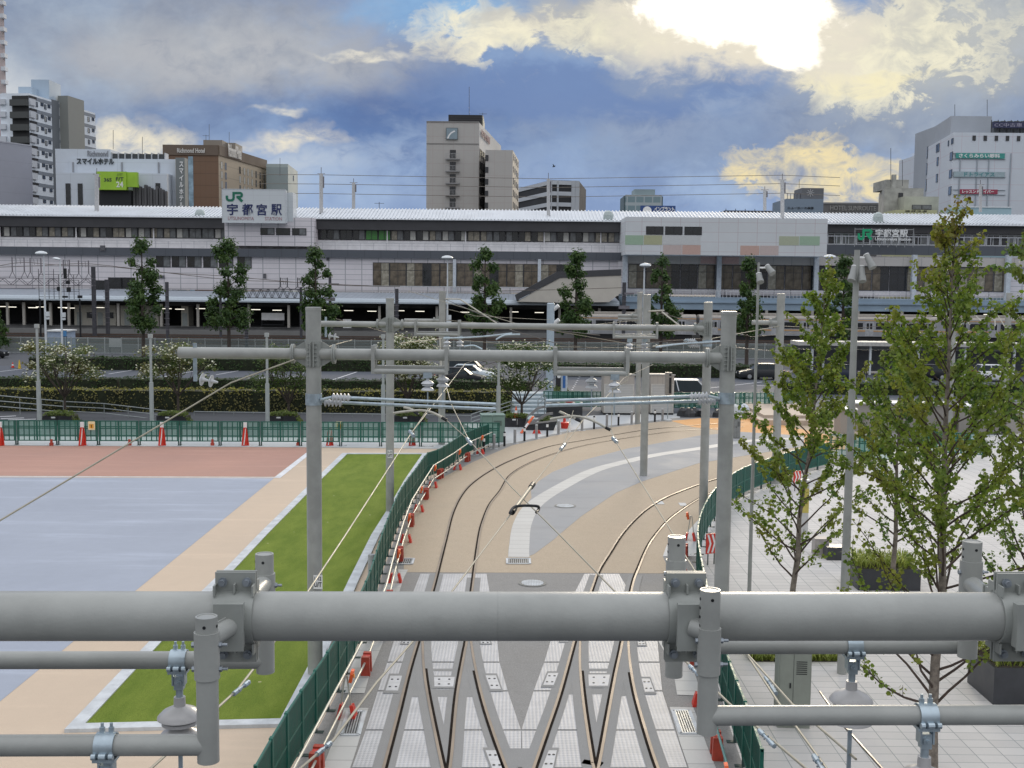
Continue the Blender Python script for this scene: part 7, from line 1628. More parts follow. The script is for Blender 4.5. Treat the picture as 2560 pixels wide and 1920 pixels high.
for i, (u, v, vt, w) in enumerate(((359, 893, 598, 112), (573, 893, 600, 112), (790, 898, 622, 104), (1211, 904, 622, 100), (1438, 905, 630, 98), (1651, 905, 642, 86), (1866, 912, 645, 86), (2103, 912, 640, 84), (-8, 885, 772, 62))):
    pruned_tree(u, v, vt, w, 40 + i, 'conical pruned street tree along the railway fence, %s' % (nth(i + 1) + ' from the left' if i < 8 else 'cut by the left edge'))
def umbrella_tree(u, v, vt, vb, wpx, seed, label, lm, flowers, dens=1.0, lean=0):
    rnd = random.Random(seed); p0 = G(u, v); Y = p0.y; p0.z = .45; zt = P(u, vt, Y).z; zb_ = P(u, vb, Y).z; W_ = wpx * Y / F / 2
    th = thing('dogwood_tree', label, 'tree', tuple(p0)); br = MB(); lf_ = MB(); fl = MB()
    fork = p0 + zz * max(.6, (zb_ - .45) * .55); br.tube([p0, fork], [.09, .07], 8)
    for k in range(11):
        az = k * 2.4 + rnd.random(); rad = W_ * rnd.uniform(.3, .85); e = V3((fork.x + math.cos(az) * rad, fork.y + math.sin(az) * rad, zb_ + (zt - zb_) * rnd.uniform(.25, .8)))
        mid = fork.lerp(e, .5) + V3((math.cos(az) * .15, math.sin(az) * .15, .1)); br.tube([fork, mid, e], [.045, .03, .012], 6)
        for j in range(3): br.tube([mid, e + V3((rnd.uniform(-.5, .5), rnd.uniform(-.5, .5), rnd.uniform(-.2, .3)))], [.02, .008], 4, False)
    c = V3((p0.x, p0.y, (zt + zb_) / 2)); hz = (zt - zb_) / 2
    cl = [(c + V3((rnd.uniform(-1, 1) * W_ * .8, rnd.uniform(-1, 1) * W_ * .7, rnd.uniform(-.8, .75) * hz)), rnd.uniform(.32, .62)) for _ in range(34)]
    for q0, r in cl:
        e = ((q0.x - c.x) / W_) ** 2 + ((q0.y - c.y) / W_) ** 2 + ((q0.z - c.z) / hz) ** 2
        if e > 1.05: q0 = c + (q0 - c) * (1 / math.sqrt(e))
        for k in range(int(95 * dens)):
            d = V3((rnd.gauss(0, 1), rnd.gauss(0, 1), rnd.gauss(0, .55))); q = q0 + V3((d.x * r * .62, d.y * r * .62, d.z * r * .55))
            leaf(lf_, q, V3((rnd.gauss(0, .5), rnd.gauss(0, .5) - .2, 1)), rnd.uniform(.08, .17), rnd, 1.3, 4)
            if flowers and rnd.random() < flowers: leaf(fl, q + V3((0, -.05, .08)), V3((rnd.gauss(0, .4), rnd.gauss(-.45, .4), 1)), rnd.uniform(.10, .17), rnd, 1.1, 4)
    br.build('trunk', bark_d, th, 50); lf_.build('crown', lm, th)
    if flowers: fl.build('blossom', flower_m, th)
umbrella_tree(163, 1052, 848, 962, 196, 1, 'white-flowering dogwood in the leftmost black planter', dog_leaf, .17)
umbrella_tree(446, 1052, 853, 955, 190, 2, 'sparse olive dogwood with cream flowers in the second planter from the left', dog_leaf, .15, .9)
umbrella_tree(722, 1052, 845, 1005, 190, 3, 'plain green tree without flowers in the planter behind the left pole', dog_green, 0, 1.0)
umbrella_tree(1018, 1052, 828, 968, 150, 4, 'densely white-flowering dogwood behind the second portal pole', dog_leaf, .36, 1.1)
umbrella_tree(1304, 1060, 848, 988, 178, 5, 'dark dogwood speckled with white flowers in the corner planter with the cone', dog_green, .15, 1.35)

plant_black = M('planter_black', (.022, .022, .026), .5, var=.3, scale=4)
def planter(u, v, w, d, h, label, rnd, overflow=True, chips=True, m=plant_black, sedge=False, ang=0.0):
    p = G(u, v); th = thing('planter_box', label, 'planter', tuple(p))
    b = MB(); b.box(p.x - w / 2, p.x - .01, p.y, p.y + d, 0, h); b.box(p.x + .01, p.x + w / 2, p.y, p.y + d, 0, h); b.build('box', m, th)
    s = MB(); s.box(p.x - w / 2 + .04, p.x + w / 2 - .04, p.y + .04, p.y + d - .04, h - .02, h + .003); s.build('soil', bark_d, th)
    if chips:
        c = MB(); c.box(p.x - w * .2, p.x - w * .06, p.y - .012, p.y - .002, h - .14, h - .05); c.build('name_tag', white_pl, th)
    l = MB()
    if sedge:
        for k in range(620):
            q = V3((p.x + rnd.uniform(-.5, .5) * w * .92, p.y + rnd.uniform(.05, .95) * d, h)); a = rnd.uniform(0, 6.28); o = V3((math.cos(a), math.sin(a), 0)); L = rnd.uniform(.25, .5); sd_ = V3((-o.y, o.x, 0)) * .011
            t1 = q + o * L * .35 + zz * L * .75; t2 = q + o * L * .95 + zz * L * .55; i = len(l.v); l.v += [q - sd_, q + sd_, t1 + sd_, t1 - sd_, t2]; l.f += [[i, i + 1, i + 2, i + 3], [i + 3, i + 2, i + 4]]; l.m += [0, 0]
        l.build('sedge', grass_leaf, th)
    else:
        for k in range(900):
            x = rnd.uniform(-.45, .62) * w; y = rnd.uniform(-.12, .9) * d; z = h + rnd.uniform(0, .28) * (1 - abs(x / w) * .8) - (max(0, x - w * .42) * 1.4 if overflow else 0)
            leaf(l, (p.x + x, p.y + y, max(.05, z)), V3((rnd.gauss(0, .5), rnd.gauss(-.3, .5), 1)), rnd.uniform(.05, .12), rnd, 1.4, 4)
        l.build('ground_cover', shrub_leaf, th)
rp = random.Random(5)
for u, v, lb in ((143, 1063, 'black double planter with trailing green cover under the leftmost dogwood'), (428, 1063, 'black double planter under the sparse olive dogwood'), (706, 1063, 'black double planter behind the left portal pole'), (1022, 1063, 'black double planter under the densely flowering dogwood'), (1293, 1068, 'black planter on the corner pavement with a traffic cone on it')):
    planter(u, v, 1.75 if u < 1200 else 1.5, 1.0, .55, lb, rp)
pl_dark = M('planter_charcoal', (.045, .048, .055), .4, var=.15, scale=3)
planter(2223, 1478, 1.75, 1.2, .62, 'large charcoal planter with yellow-green sedge in mid plaza', rp, False, False, pl_dark, True)
planter(2580, 1764, 1.6, 1.3, .78, 'charcoal planter with bright sedge at the right edge', rp, False, False, pl_dark, True)
p = G(2090, 1402); mb = MB(); mb.box(p.x - .28, p.x + .28, p.y, p.y + .5, 0, .42); tag(mb.build('planter_box', pl_dark), 'small charcoal box planter beside the grey plinth, left of the big planter', 'planter')
p = G(2054, 1390); mb = MB(); mb.box(p.x - .22, p.x + .22, p.y, p.y + .4, 0, .55); tag(mb.build('plinth', M('plinth_grey', (.40, .37, .35), .6)), 'low grey plinth beside the small charcoal box planter', 'plinth')
p = G(2520, 1640); mb = MB(); mb.box(p.x - .55, p.x - .2, p.y, p.y + .5, 0, .5); tag(mb.build('planter_box', pl_dark), 'charcoal planter glimpsed between clamp and tube at the right', 'planter')
# sedge bed behind the tall cabinet
g = MB(); a, b = G(1880, 1655), G(2098, 1655)
for k in range(1500):
    f = rp.random(); q = a.lerp(b, f) + V3((0, rp.uniform(0, .75), .015)); an = rp.uniform(0, 6.28); o = V3((math.cos(an), math.sin(an), 0)); L = rp.uniform(.16, .34); sd_ = V3((-o.y, o.x, 0)) * .009
    t1 = q + o * L * .35 + zz * L * .8; t2 = q + o * L + zz * L * .5; i = len(g.v); g.v += [q - sd_, q + sd_, t1 + sd_, t1 - sd_, t2]; g.f += [[i, i + 1, i + 2, i + 3], [i + 3, i + 2, i + 4]]; g.m += [0, 0]
struct(g.build('sedge_bed', grass_leaf), 'stuff')
mb = MB(); mb.add([a + V3((-.05, -.03, .0142)), b + V3((.05, -.03, .0142)), b + V3((.05, .85, .0142)), a + V3((-.05, .85, .0142))], [(0, 1, 2, 3)]); struct(mb.build('bed_soil', bark_d))

def hedge(px0, px1, depth, h, label, top_m, side_m, seed, leafs=(.07, .14), dens=95, wob=.06):
    rnd = random.Random(seed); a, b = G(*px0), G(*px1); e = (b - a); L = e.length; e.normalize(); n_ = V3((-e.y, e.x, 0)); th = thing('hedge', label, 'hedge', tuple((a + b) / 2))
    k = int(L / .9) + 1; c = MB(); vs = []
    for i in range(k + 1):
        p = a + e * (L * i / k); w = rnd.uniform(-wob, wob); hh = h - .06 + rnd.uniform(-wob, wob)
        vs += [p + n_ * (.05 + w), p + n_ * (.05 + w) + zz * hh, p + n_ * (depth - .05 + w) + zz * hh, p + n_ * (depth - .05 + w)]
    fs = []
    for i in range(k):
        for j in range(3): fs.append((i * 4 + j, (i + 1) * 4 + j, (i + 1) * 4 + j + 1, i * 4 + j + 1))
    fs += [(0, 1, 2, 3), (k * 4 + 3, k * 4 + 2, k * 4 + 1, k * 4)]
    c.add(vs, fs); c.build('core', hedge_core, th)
    s = MB(); t_ = MB()
    for i in range(int(L * h * dens)):
        x = rnd.uniform(0, L); z = rnd.uniform(.02, h); bump_ = .05 * math.sin(x * 3.1) + .04 * math.sin(x * 7.7 + z * 5)
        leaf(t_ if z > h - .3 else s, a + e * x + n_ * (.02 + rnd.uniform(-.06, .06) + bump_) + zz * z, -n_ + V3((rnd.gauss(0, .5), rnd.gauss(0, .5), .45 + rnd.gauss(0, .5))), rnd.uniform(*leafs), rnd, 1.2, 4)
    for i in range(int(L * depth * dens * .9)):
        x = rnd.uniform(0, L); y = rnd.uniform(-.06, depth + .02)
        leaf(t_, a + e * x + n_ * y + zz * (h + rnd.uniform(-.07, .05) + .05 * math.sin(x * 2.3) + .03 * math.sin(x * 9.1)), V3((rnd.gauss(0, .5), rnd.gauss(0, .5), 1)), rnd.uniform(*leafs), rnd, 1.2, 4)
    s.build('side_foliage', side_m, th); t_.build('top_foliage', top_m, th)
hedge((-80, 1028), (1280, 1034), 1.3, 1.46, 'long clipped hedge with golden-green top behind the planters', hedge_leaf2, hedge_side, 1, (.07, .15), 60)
hedge((-80, 986), (292, 988), 1.3, 1.25, 'dark hedge behind the golden hedge, left section', hedge_leaf, hedge_leaf, 2, (.08, .16), 55)
hedge((300, 988), (1330, 995), 1.3, 1.25, 'dark hedge behind the golden hedge, long right section', hedge_leaf, hedge_leaf, 3, (.08, .16), 50)
hedge((72, 924), (1060, 930), 2.6, 1.15, 'trimmed dark hedge along the far side of the car park, left of the portals', hedge_leaf, hedge_leaf, 4, (.12, .22), 24, .03)
hedge((1395, 941), (1900, 946), 2.6, 1.15, 'trimmed dark hedge beyond the car park, right of the blue column', hedge_leaf, hedge_leaf, 5, (.12, .22), 24, .03)
hedge((1960, 985), (2560, 992), 1.2, .9, 'dark hedge behind the plaza trees on the right', hedge_leaf, hedge_leaf, 6, (.09, .18), 40)
for u, v, r, h, lb in ((1252, 1034, .9, 1.5, 'rounded green shrub at the right end of the golden hedge'), (1395, 985, 1.0, .7, 'low green shrub behind the blue column'), (1370, 1060, .6, .5, 'low grass clump beside the corner planter')):
    p = G(u, v); rnd = random.Random(int(u)); m = MB()
    for k in range(700):
        d = V3((rnd.gauss(0, 1), rnd.gauss(0, 1), abs(rnd.gauss(0, 1)))).normalized(); leaf(m, p + V3((d.x * r, d.y * r, d.z * h)) * rnd.uniform(.6, 1.05), d + V3((0, 0, .4)), rnd.uniform(.08, .16), rnd, 1.2, 4)
    th = thing('shrub', lb, 'shrub', tuple(p)); m.build('foliage', shrub_leaf, th); s = MB(); s.tube([p, p + zz * h * .6], .06, 6); s.build('stem', bark_d, th)

# ------------------------------------------------------------ lamps, railings, fences, cars
lamp_m = M('lamp_white', (.66, .70, .72), .4, var=.05)
def dome_lamp(u, vt, Y, hx, label, kind=0, r=.09):
    p = P(u, vt, Y); h = p.z; p.z = 0; th = thing('street_lamp', label, 'street lamp', tuple(p)); m = MB(); m.tube([p, p + zz * h * .5, p + zz * (h - .05)], [r * 1.35, r * 1.1, r * .7], 14); m.build('pole', lamp_m, th, 40)
    m = MB(); c = p + V3((hx, 0, h))
    if kind == 0: m.lathe([(.1, -.2), (.5, -.12), (.62, 0), (.52, .16), (.2, .26), (.02, .28)], c, n=22)
    else: m.lathe([(.05, -.12), (.42, -.06), (.44, .02), (.2, .14), (.02, .16)], c + V3((-.35, 0, 0)), V3((.18, 0, 1)), 18)
    m.build('lamp_head', lamp_m, th, 50)
    m = MB(); m.box(p.x + .1, p.x + .42, p.y - .15, p.y + .15, h * .42, h * .42 + .5); m.lathe([(.08, h * .42 - .35), (.2, h * .42 - .3), (.2, h * .42 - .1)], p + V3((.25, 0, 0)), n=12); m.build('speaker', lamp_m, th, 40)
dome_lamp(109, 634, 118, -.25, 'tall white street lamp with domed head at the far left of the car park')
dome_lamp(150, 647, 122, 0, 'street lamp with small tilted head right of the domed lamp on the left', 1, .085)
dome_lamp(1119, 645, 120, -.05, 'tall street lamp with domed head rising behind the white-flowering dogwood')
dome_lamp(1611, 664, 118, .1, 'street lamp with domed head right of the stair enclosure')
dome_lamp(2067, 643, 112, .3, 'street lamp with domed head behind the left plaza tree')
post_m = M('post_grey', (.36, .39, .38), .5, var=.06)
for i, (u, vt) in enumerate(((92, 820), (376, 845), (667, 842), (958, 846), (1247, 905))):
    p = P(u, vt, 63.0); h = p.z; p.z = 0; th = thing('garden_post', 'slender grey post with small box behind the court fence, %s from left' % nth(i + 1), 'post', tuple(p), 0, 'slender posts behind the court fence')
    m = MB(); m.tube([p, p + zz * 2.8, p + zz * 2.81, p + zz * h], [.12, .12, .075, .07], 12); m.build('shaft', post_m, th, 40); m = MB(); m.box(p.x - .11, p.x + .11, p.y - .1, p.y + .1, h, h + .22); m.build('sensor_box', post_m, th)
rail_g = M('railing_grey', (.33, .36, .36), .4, .3)
def handrail(px, Y, h, label, posts, nr=3, base=None):
    pts = [P(u, v, Y) for u, v in px]; th = thing('handrail', label, 'railing', (pts[0].x, pts[0].y, 0)); m = MB()
    for k in range(nr): m.tube([p - zz * (k * h / nr) for p in pts], .028, 8)
    m.build('rails', rail_g, th, 40)
    L = 0; m = MB()
    for a, b in zip(pts, pts[1:]):
        n = max(1, int((b - a).length / 1.25))
        for i in range(n): q = a.lerp(b, i / n); m.tube([(q.x, q.y, 0), q], .024, 8)
    q = pts[-1]; m.tube([(q.x, q.y, 0), q], .024, 8); m.build('posts', rail_g, th, 40)
handrail([(-60, 984), (158, 1003)], 69, 1.0, 'grey ramp handrail at the far left in front of the golden hedge', 0)
handrail([(164, 1004), (260, 1009), (440, 1030)], 69.5, .9, 'grey ramp handrail sloping down right of the leftmost dogwood trunk', 0)
handrail([(485, 1029), (1178, 1039)], 71, .35, 'long low handrail under the golden hedge in the middle', 0, 1)
handrail([(1178, 1036), (1278, 1003)], 68, .7, 'grey stair handrail rising behind the green utility cabinet', 0)
handrail([(1345, 1000), (1362, 985), (1362, 1000)], 72, .6, 'short grey stair rail left of the blue column', 0, 2)
m = MB()
for k in range(6): p = G(1275, 1040 - 4 * k); q = G(1365, 1040 - 4 * k); m.box(p.x, q.x, p.y, p.y + 1.6, .17 * k, .17 * (k + 1) - .002)
tag(m.build('stair', M('stair_stone', (.36, .42, .45), .7)), 'pale blue-grey steps behind the corner dogwood', 'steps')
handrail([(1930, 995), (2560, 1003)], 76, .8, 'grey handrail behind the tram stop walls on the right', 0, 3)
# railway boundary fence: posts and see-through mesh
mesh_m = bpy.data.materials.new('mesh_screen'); mesh_m.use_nodes = True; t = NT(mesh_m.node_tree); o_ = t.n('ShaderNodeOutputMaterial'); b1 = t.n('ShaderNodeBsdfPrincipled'); b2 = t.n('ShaderNodeBsdfTransparent'); mx = t.n('ShaderNodeMixShader')
t.put(b1.inputs['Base Color'], (.20, .25, .24)); b1.inputs['Roughness'].default_value = .5; mx.inputs[0].default_value = .55
t.t.links.new(b2.outputs[0], mx.inputs[1]); t.t.links.new(b1.outputs[0], mx.inputs[2]); t.t.links.new(mx.outputs[0], o_.inputs[0])
a, b = G(-200, 881), G(2700, 905); e = (b - a).normalized(); L = (b - a).length; th = thing('railway_fence', 'long grey mesh fence with pale posts along the railway', 'fence', tuple((a + b) / 2))
m = MB(); k = int(L / 1.95)
for i in range(k + 1): q = a + e * 1.95 * i; m.box(q.x - .05, q.x + .05, q.y - .05, q.y + .05, 0, 1.95); m.brk()
m.build_each('post', post_m, th)
m = MB(); m.add([a + zz * .1, b + zz * .1, b + zz * 1.85, a + zz * 1.85], [(0, 1, 2, 3)]); m.build('mesh', mesh_m, th)
m = MB(); m.bar(a + zz * 1.86, b + zz * 1.86, .05, .05); m.bar(a + zz * .1, b + zz * .1, .05, .05); m.build('rails', post_m, th)
def board(u0_, v0_, u1_, v1_, Y, label, txt=None, col=(.62, .62, .60), nm='notice_board', legs=True, cat='notice board'):
    a, b = P(u0_, v1_, Y), P(u1_, v0_, Y); th = thing(nm, label, cat, ((a.x + b.x) / 2, Y, 0)); m = MB(); m.box(a.x, b.x, Y, Y + .05, a.z, b.z); m.build('board', M(nm + label[:18], col, .5, var=.04), th)
    m = MB(); [m.box(q - .04, q + .04, Y + .052, Y + .11, 0, b.z) for q in (a.x + .06, b.x - .06)]; m.build('legs', bolts_m, th)
    m = MB(); m.box(a.x - .05, b.x + .05, Y - .004, Y + .045, b.z + .002, b.z + .06); m.box(a.x - .05, b.x + .05, Y - .004, Y + .045, a.z - .06, a.z - .002); m.build('frame', bolts_m, th)
    if txt:
        for i, tx in enumerate(txt): letter('lettering', tx, (a.x + .15, Y - .004, b.z - (i + 1) * (b.z - a.z) / (len(txt) + .6)), ((b.x - a.x - .3), 0, 0), (0, 0, (b.z - a.z) * .5 / (len(txt) + .6)), bolts_m, th, .0, .004)
board(273, 845, 303, 868, 133, 'white notice board with a few text lines at the railway fence')
board(556, 862, 568, 874, 134, 'small white square board on the railway fence', legs=True)
board(158, 827, 166, 841, 134, 'small blue and white sign near the left street lamps', col=(.08, .25, .5))
p = P(92, 829, 136); q = P(140, 829, 136); th = thing('equipment_hut', 'pale blue equipment hut behind the railway fence at the far left', 'hut', (p.x, 139, 0)); m = MB(); m.box(p.x, q.x, 139, 142, 0, p.z - .1); m.build('wall', M('hut_wall', (.36, .44, .56), .5), th); m = MB(); m.box(p.x - .15, q.x + .15, 138.8, 142.2, p.z - .098, p.z + .06); m.build('roof', white_pl, th)

# cars
tyre_m = M('tyre', (.018, .018, .018), .8, var=.1); rim_m = M('rim', (.5, .51, .52), .35, .8, var=.05); cgl_m = M('car_glass', (.02, .03, .035), .35, 0, var=.1, spec=.25); lampred = M('tail_lamp', (.5, .02, .015), .25); lampw = M('head_lamp', (.75, .76, .74), .15)
def car(label, paint, loc, rz, kind='sedan', roofm=None):
    th = thing('parked_car', label, 'car', loc, rz); pm = M('paint_' + paint[0], paint[1], .38, 0.0, var=.02, spec=.3)
    if kind == 'sedan': L, Wd, belt, roof, hood = 4.6, 1.7, .92, 1.48, (-2.3, -1.75, -.85, .55, 1.25, 2.3); top = [.62, .90, .96, .96, .94, .72]; cab = (-1.75, -1.0, .42, 1.15)
    elif kind == 'hatch': L, Wd, belt, roof, hood = 3.8, 1.66, .98, 1.55, (-1.9, -1.75, -.8, .5, 1.1, 1.9); top = [.75, .98, 1.0, 1.0, .98, .72]; cab = (-1.82, -1.45, .35, 1.05)
    else: L, Wd, belt, roof, hood = 4.7, 1.74, 1.05, 1.85, (-2.35, -2.25, -.8, .9, 1.5, 2.35); top = [.85, 1.05, 1.08, 1.06, 1.02, .78]; cab = (-2.3, -2.05, .85, 1.6)
    xs = hood; m = MB(); vs = []; n = len(xs)
    for x, zt_ in zip(xs, top):
        w = Wd / 2 * (.90 if x in (xs[0], xs[-1]) else 1.0); vs += [(x, -w * .94, .22), (x, -w, .42), (x, -w, zt_ - .14), (x, -w * .90, zt_), (x, w * .90, zt_), (x, w, zt_ - .14), (x, w, .42), (x, w * .94, .22)]
    fs = [(i * 8 + j, (i + 1) * 8 + j, (i + 1) * 8 + (j + 1) % 8, i * 8 + (j + 1) % 8) for i in range(n - 1) for j in range(8)] + [tuple(range(8)), tuple(range((n - 1) * 8 + 7, (n - 1) * 8 - 1, -1))]
    m.add(vs, [f[::-1] for f in fs]); m.build('body', pm, th, 35, world=False)
    x0, x1, x2, x3 = cab; m = MB(); wb, wr = Wd / 2 * .90, Wd / 2 * .70; zb0 = belt - .03
    m.add([(x0, -wb, zb0), (x3, -wb, zb0), (x3, wb, zb0), (x0, wb, zb0), (x1, -wr, roof - .05), (x2, -wr, roof - .05), (x2, wr, roof - .05), (x1, wr, roof - .05)], [(0, 1, 5, 4), (1, 2, 6, 5), (2, 3, 7, 6), (3, 0, 4, 7), (4, 5, 6, 7)]); m.build('window', cgl_m, th, world=False)
    m = MB(); m.slab([(x1 - .06, -wr - .02), (x2 + .05, -wr - .02), (x2 + .05, wr + .02), (x1 - .06, wr + .02)], (0, 0, roof - .048), (1, 0, 0), (0, 1, 0), 0, .05)
    for s_ in (-1, 1):
        for a_, b_ in (((x0, zb0), (x1, roof - .04)), ((x3, zb0), (x2, roof - .04)), (((x0 + x3) / 2 - .15, zb0), ((x1 + x2) / 2 - .1, roof - .04))): m.bar((a_[0], s_ * (wb + .004), a_[1]), (b_[0], s_ * (wr + .012), b_[1]), .03, .07, (1, 0, 0))
    m.build('roof', roofm or pm, th, 35, world=False)
    for wx in (-L * .30, L * .31):
        for s_ in (-1, 1):
            w = MB(); w.lathe([(.2, -.1), (.3, -.1), (.315, -.04), (.315, .06), (.3, .1), (.2, .1)], (wx, s_ * (Wd / 2 - .09), .315), (0, 1, 0), 18); wo = w.build('wheel', tyre_m, th, 40, world=False)
            r = MB(); r.lathe([(.02, .0), (.2, .0), (.19, .02), (.05, .03)], (wx, s_ * (Wd / 2 + .012), .315), (0, s_, 0), 14); ro = r.build('rim', rim_m, th, 40, world=False); ro.parent = wo
    for s_ in (-1, 1):
        h = MB(); h.obox((xs[-1] - .03, s_ * Wd * .33, top[-1] - .12), (.05, 0, 0), (0, .17, 0), (0, 0, .06)); h.build('headlight', lampw, th, world=False)
        h = MB(); h.obox((xs[0] + .03, s_ * Wd * .36, top[0] + .02), (.06, 0, 0), (0, .09, 0), (0, 0, .16)); h.build('tail_light', lampred, th, world=False)
        h = MB(); h.obox((x3 - .25, s_ * (Wd / 2 + .06), belt + .08), (.05, 0, 0), (0, .09, 0), (0, 0, .06)); h.build('mirror', pm, th, world=False)
    return th
def cp(u, v): return tuple(G(u, v))
car('black taxi sedan parked nearest the golden hedge behind the second portal', ('black', (.012, .013, .016)), cp(1148, 962), R(-8), 'sedan')
tx = MB(); 
car('white sedan parked just behind the black taxi', ('pearl', (.55, .62, .66)), cp(1172, 953), R(-8), 'sedan')
car('dark wagon parked behind the white sedan', ('charcoal', (.03, .032, .036)), cp(1160, 945), R(-8), 'van')
car('black minivan with bright white roof beyond the right shed', ('black', (.012, .013, .016)), cp(1712, 1012), R(-4), 'van', M('roof_white', (.75, .75, .72), .3))
car('black car cut by the left edge of the picture', ('black', (.012, .013, .016)), cp(-28, 895), R(3), 'hatch')
car('dark blue sedan behind the tall light pole', ('navy', (.02, .028, .05)), cp(2088, 950), R(-176), 'sedan')
car('white hatchback parked at the right edge behind the tall plaza tree', ('white', (.72, .74, .76)), cp(2487, 953), R(-2), 'hatch')
car('dark sedan mostly hidden behind the tallest plaza tree', ('black', (.012, .013, .016)), cp(2310, 950), R(-178), 'sedan')
car('dark car half hidden behind the left plaza tree', ('charcoal', (.03, .032, .036)), cp(1905, 948), R(-176), 'sedan')
# bus shelter, tram stop walls, sign pillar
th = thing('bus_shelter', 'long pale shelter roof on white posts behind the parked cars on the right', 'shelter', tuple(G(2300, 925)))
a = P(1985, 852, 112); b = P(2720, 858, 112); m = MB(); m.box(a.x, b.x, 110.5, 113.5, a.z - .38, a.z); m.build('roof', M('shelter_roof', (.50, .49, .46), .5), th)
m = MB(); m.box(a.x, b.x, 113.2, 113.3, .2, a.z - .9); m.build('back_panel', M('shelter_dark', (.07, .075, .085), .35), th)
m = MB(); m.box(a.x, b.x, 113.05, 113.15, a.z - .88, a.z - .42); m.build('header', M('shelter_head', (.30, .30, .30), .5), th)
for u in (2030, 2175, 2295, 2412, 2535, 2650): p = P(u, 900, 111); m = MB(); m.box(p.x - .1, p.x + .1, 110.9, 111.1, 0, a.z - .382); m.build('post', lamp_m, th)
wall_m = ground_mat('stop_wall', (.34, .32, .29), .1, .1, .8, .3, .4, 20, .2)
for (ua, va, ub, vb, Y, hpx, lb) in ((2099, 1093, 2135, 1093, 63, 73, 'end block of the tram stop wall with white cap'), (2137, 1079, 2262, 1080, 65, 74, 'grey tram stop wall with white cap left of the tallest plaza tree'), (2266, 1080, 2388, 1082, 65.5, 72, 'grey tram stop wall with white cap behind the tallest plaza tree'), (2396, 1082, 2506, 1084, 66, 70, 'grey tram stop wall with white cap near the right edge'), (2515, 1084, 2640, 1086, 66, 58, 'lower tram stop screen with white top at the right edge')):
    a, b = G(ua, va), G(ub, vb); Y = a.y; h = hpx * Y / F; th = thing('tram_stop_wall', lb, 'wall', tuple((a + b) / 2)); m = MB(); m.box(a.x, b.x, Y, Y + 1.2, 0, h - .09); m.build('wall', wall_m, th); m = MB(); m.box(a.x - .12, b.x + .12, Y - .12, Y + 1.35, h - .088, h); m.build('cap', white_pl, th)
m = MB(); a, b = G(1900, 1063), G(2105, 1078); m.box(a.x, b.x, a.y, a.y + 9, .0, .32); m.box(a.x + .5, b.x, a.y + 1.2, a.y + 9, .322, .5); tag(m.build('tram_platform', M('platform_tan', (.48, .40, .32), .8, var=.1)), 'low tan stepped platform right of the orange crossing', 'platform')
p = G(2010, 1336); th = thing('sign_pillar', 'pale pillar with a broad yellow band behind the left plaza tree', 'pillar', tuple(p)); m = MB(); m.box(p.x - .13, p.x + .13, p.y, p.y + .22, 0, 1.85); m.build('pillar', M('pillar_grey', (.50, .50, .49), .5), th); m = MB(); m.box(p.x - .133, p.x + .133, p.y - .003, p.y + .1, .75, 1.6); m.build('yellow_band', M('pillar_yellow', (.50, .42, .10), .5), th); m = MB(); m.box(p.x - .135, p.x + .135, p.y - .004, p.y + .23, 1.852, 1.9); m.build('cap', white_pl, th)
for i, (u, v) in enumerate(((2475, 1140), (2560, 1150))):
    p = G(u, v); th = thing('guard_railing', 'pale upright-bar railing at the far edge of the plaza, %s one' % ('left', 'right')[i], 'railing', tuple(p)); m = MB(); [m.tube([p + V3((k * .12, 0, 0)), p + V3((k * .12, 0, 1.05))], .012, 6) for k in range(-8, 9)]; m.build('bars', lamp_m, th); m = MB(); m.bar(p + V3((-1, 0, 1.07)), p + V3((1, 0, 1.07)), .04, .03); m.build('top_rail', lamp_m, th)

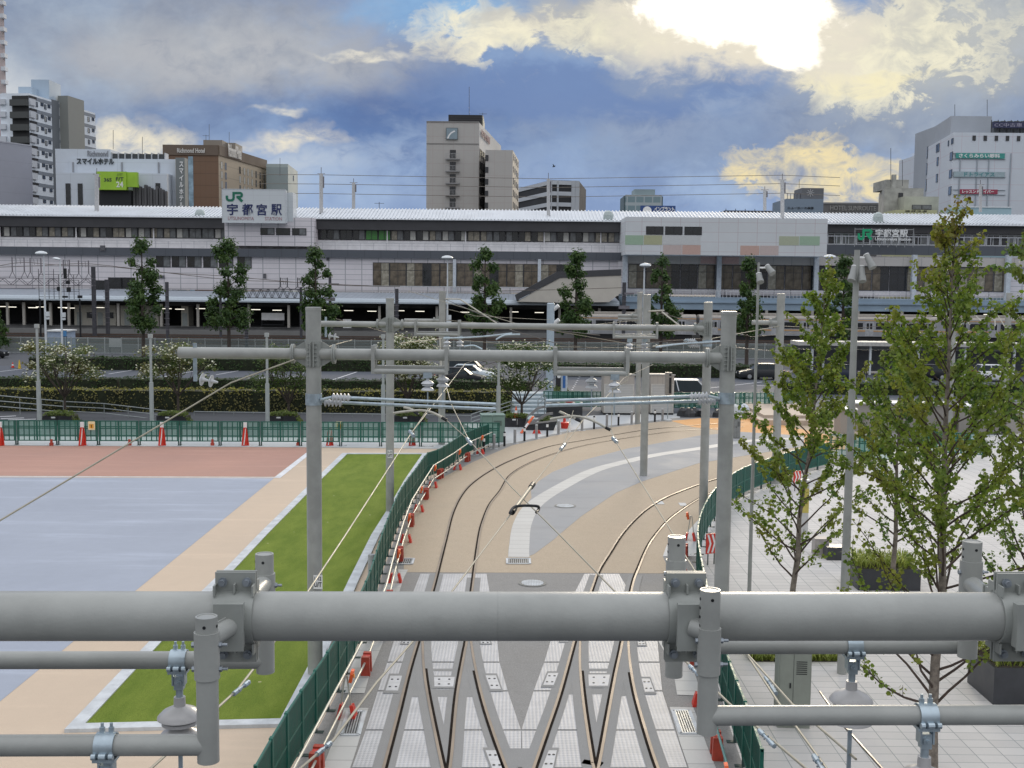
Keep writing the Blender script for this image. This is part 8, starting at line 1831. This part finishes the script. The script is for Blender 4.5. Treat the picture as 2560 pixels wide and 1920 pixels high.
# a person behind the parked sedan, two banners by the car park, a bird
def person(p, label):
    th = thing('person', label, 'person', tuple(p)); J = []; E = []; Rr = []
    def j(x, y, z, r, par=None):
        J.append((x, y, z)); Rr.append(r)
        if par is not None: E.append((par, len(J) - 1))
        return len(J) - 1
    pe = j(0, 0, .95, .14); ch = j(0, 0, 1.2, .15, pe); sh = j(0, 0, 1.40, .12, ch); nk = j(0, -.01, 1.50, .055, sh); hd = j(0, -.02, 1.62, .095, nk); j(0, -.02, 1.70, .075, hd)
    for s_ in (-1, 1):
        hp = j(s_ * .1, 0, .88, .09, pe); kn = j(s_ * .11, -.02, .48, .06, hp); an = j(s_ * .11, .01, .09, .04, kn); j(s_ * .12, -.14, .04, .035, an)
        so_ = j(s_ * .19, 0, 1.40, .06, sh); el = j(s_ * .25, .02, 1.12, .045, so_); wr = j(s_ * .24, -.12, .90, .03, el); pm = j(s_ * .24, -.15, .83, .028, wr)
        for k in range(4): a = j(s_ * .24 + (k - 1.5) * .018, -.16, .77, .009, pm); j(s_ * .24 + (k - 1.5) * .018, -.155, .735 - .006 * (k % 2), .008, a)
        j(s_ * .205, -.17, .80, .009, pm)
    me = bpy.data.meshes.new('body'); me.from_pydata(J, E, []); o = bpy.data.objects.new('body', me); COL.objects.link(o); o.parent = th
    md = o.modifiers.new('skin', 'SKIN'); o.modifiers.new('smooth', 'SUBSURF').render_levels = 1
    for i, v in enumerate(me.skin_vertices[0].data): v.radius = (Rr[i], Rr[i] * .8); v.use_root = i == 0
    me.materials.append(M('dark_clothes', (.02, .02, .024), .8, var=.2))
    m = MB(); m.lathe([(.06, -.03), (.105, .03), (.10, .10), (.05, .15)], p + V3((0, 0, 1.6)), n=12); m.build('hair', bolts_m, th, 50)
person(G(2163, 946), 'person in dark clothes standing beside the shelter behind the dark blue sedan')
for u, v, w, h, col, lb, st_ in ((1388, 985, .55, 1.5, (.03, .03, .034), 'black upright banner with a pale round mark by the car park', 0), (1402, 989, .5, 1.7, (.62, .68, .72), 'white and blue upright banner by the car park', 1)):
    p = G(u, v); th = thing('banner', lb, 'banner', tuple(p)); m = MB(); m.tube([p, p + zz * 2.0], .02, 8); m.bar(p + zz * 1.98, p + V3((w, 0, 1.98)), .02, .02); m.build('pole', galv_m, th); m = MB(); m.slab([(.03, .35), (w * .9, .3), (w, .9), (w * .96, 1.95), (.03, 1.95)], p, (1, .1, 0), zz, 0, .012); m.build('cloth', M('banner%d' % st_, col, .7), th)
    m = MB(); q = p + V3((w / 2, -.02, 1.4)); m.lathe([(.15, 0), (.15, .008)], q, (0.1, -1, 0), 14) if st_ == 0 else m.slab([(-.12, -.8), (.1, -.8), (.1, .4), (-.12, .4)], q, (1, .1, 0), zz, 0, .006); m.build('mark', white_pl if st_ == 0 else M('banner_blue', (.05, .16, .42), .6), th)
p = P(1385, 416, 150); m = MB(); m.lathe([(.02, -.25), (.09, -.05), (.08, .1), (.02, .22)], p, (.8, .2, .3), 8); m.slab([(-.08, 0), (.1, 0), (-.25, .5)], p, (1, 0, .1), (0.1, .6, .8), 0, .02); m.slab([(-.08, 0), (.1, 0), (-.2, .45)], p, (1, 0, .1), (0.2, -.7, .65), 0, .02); tag(m.build('bird', bolts_m), 'small dark bird flying above the striped parking building', 'bird')
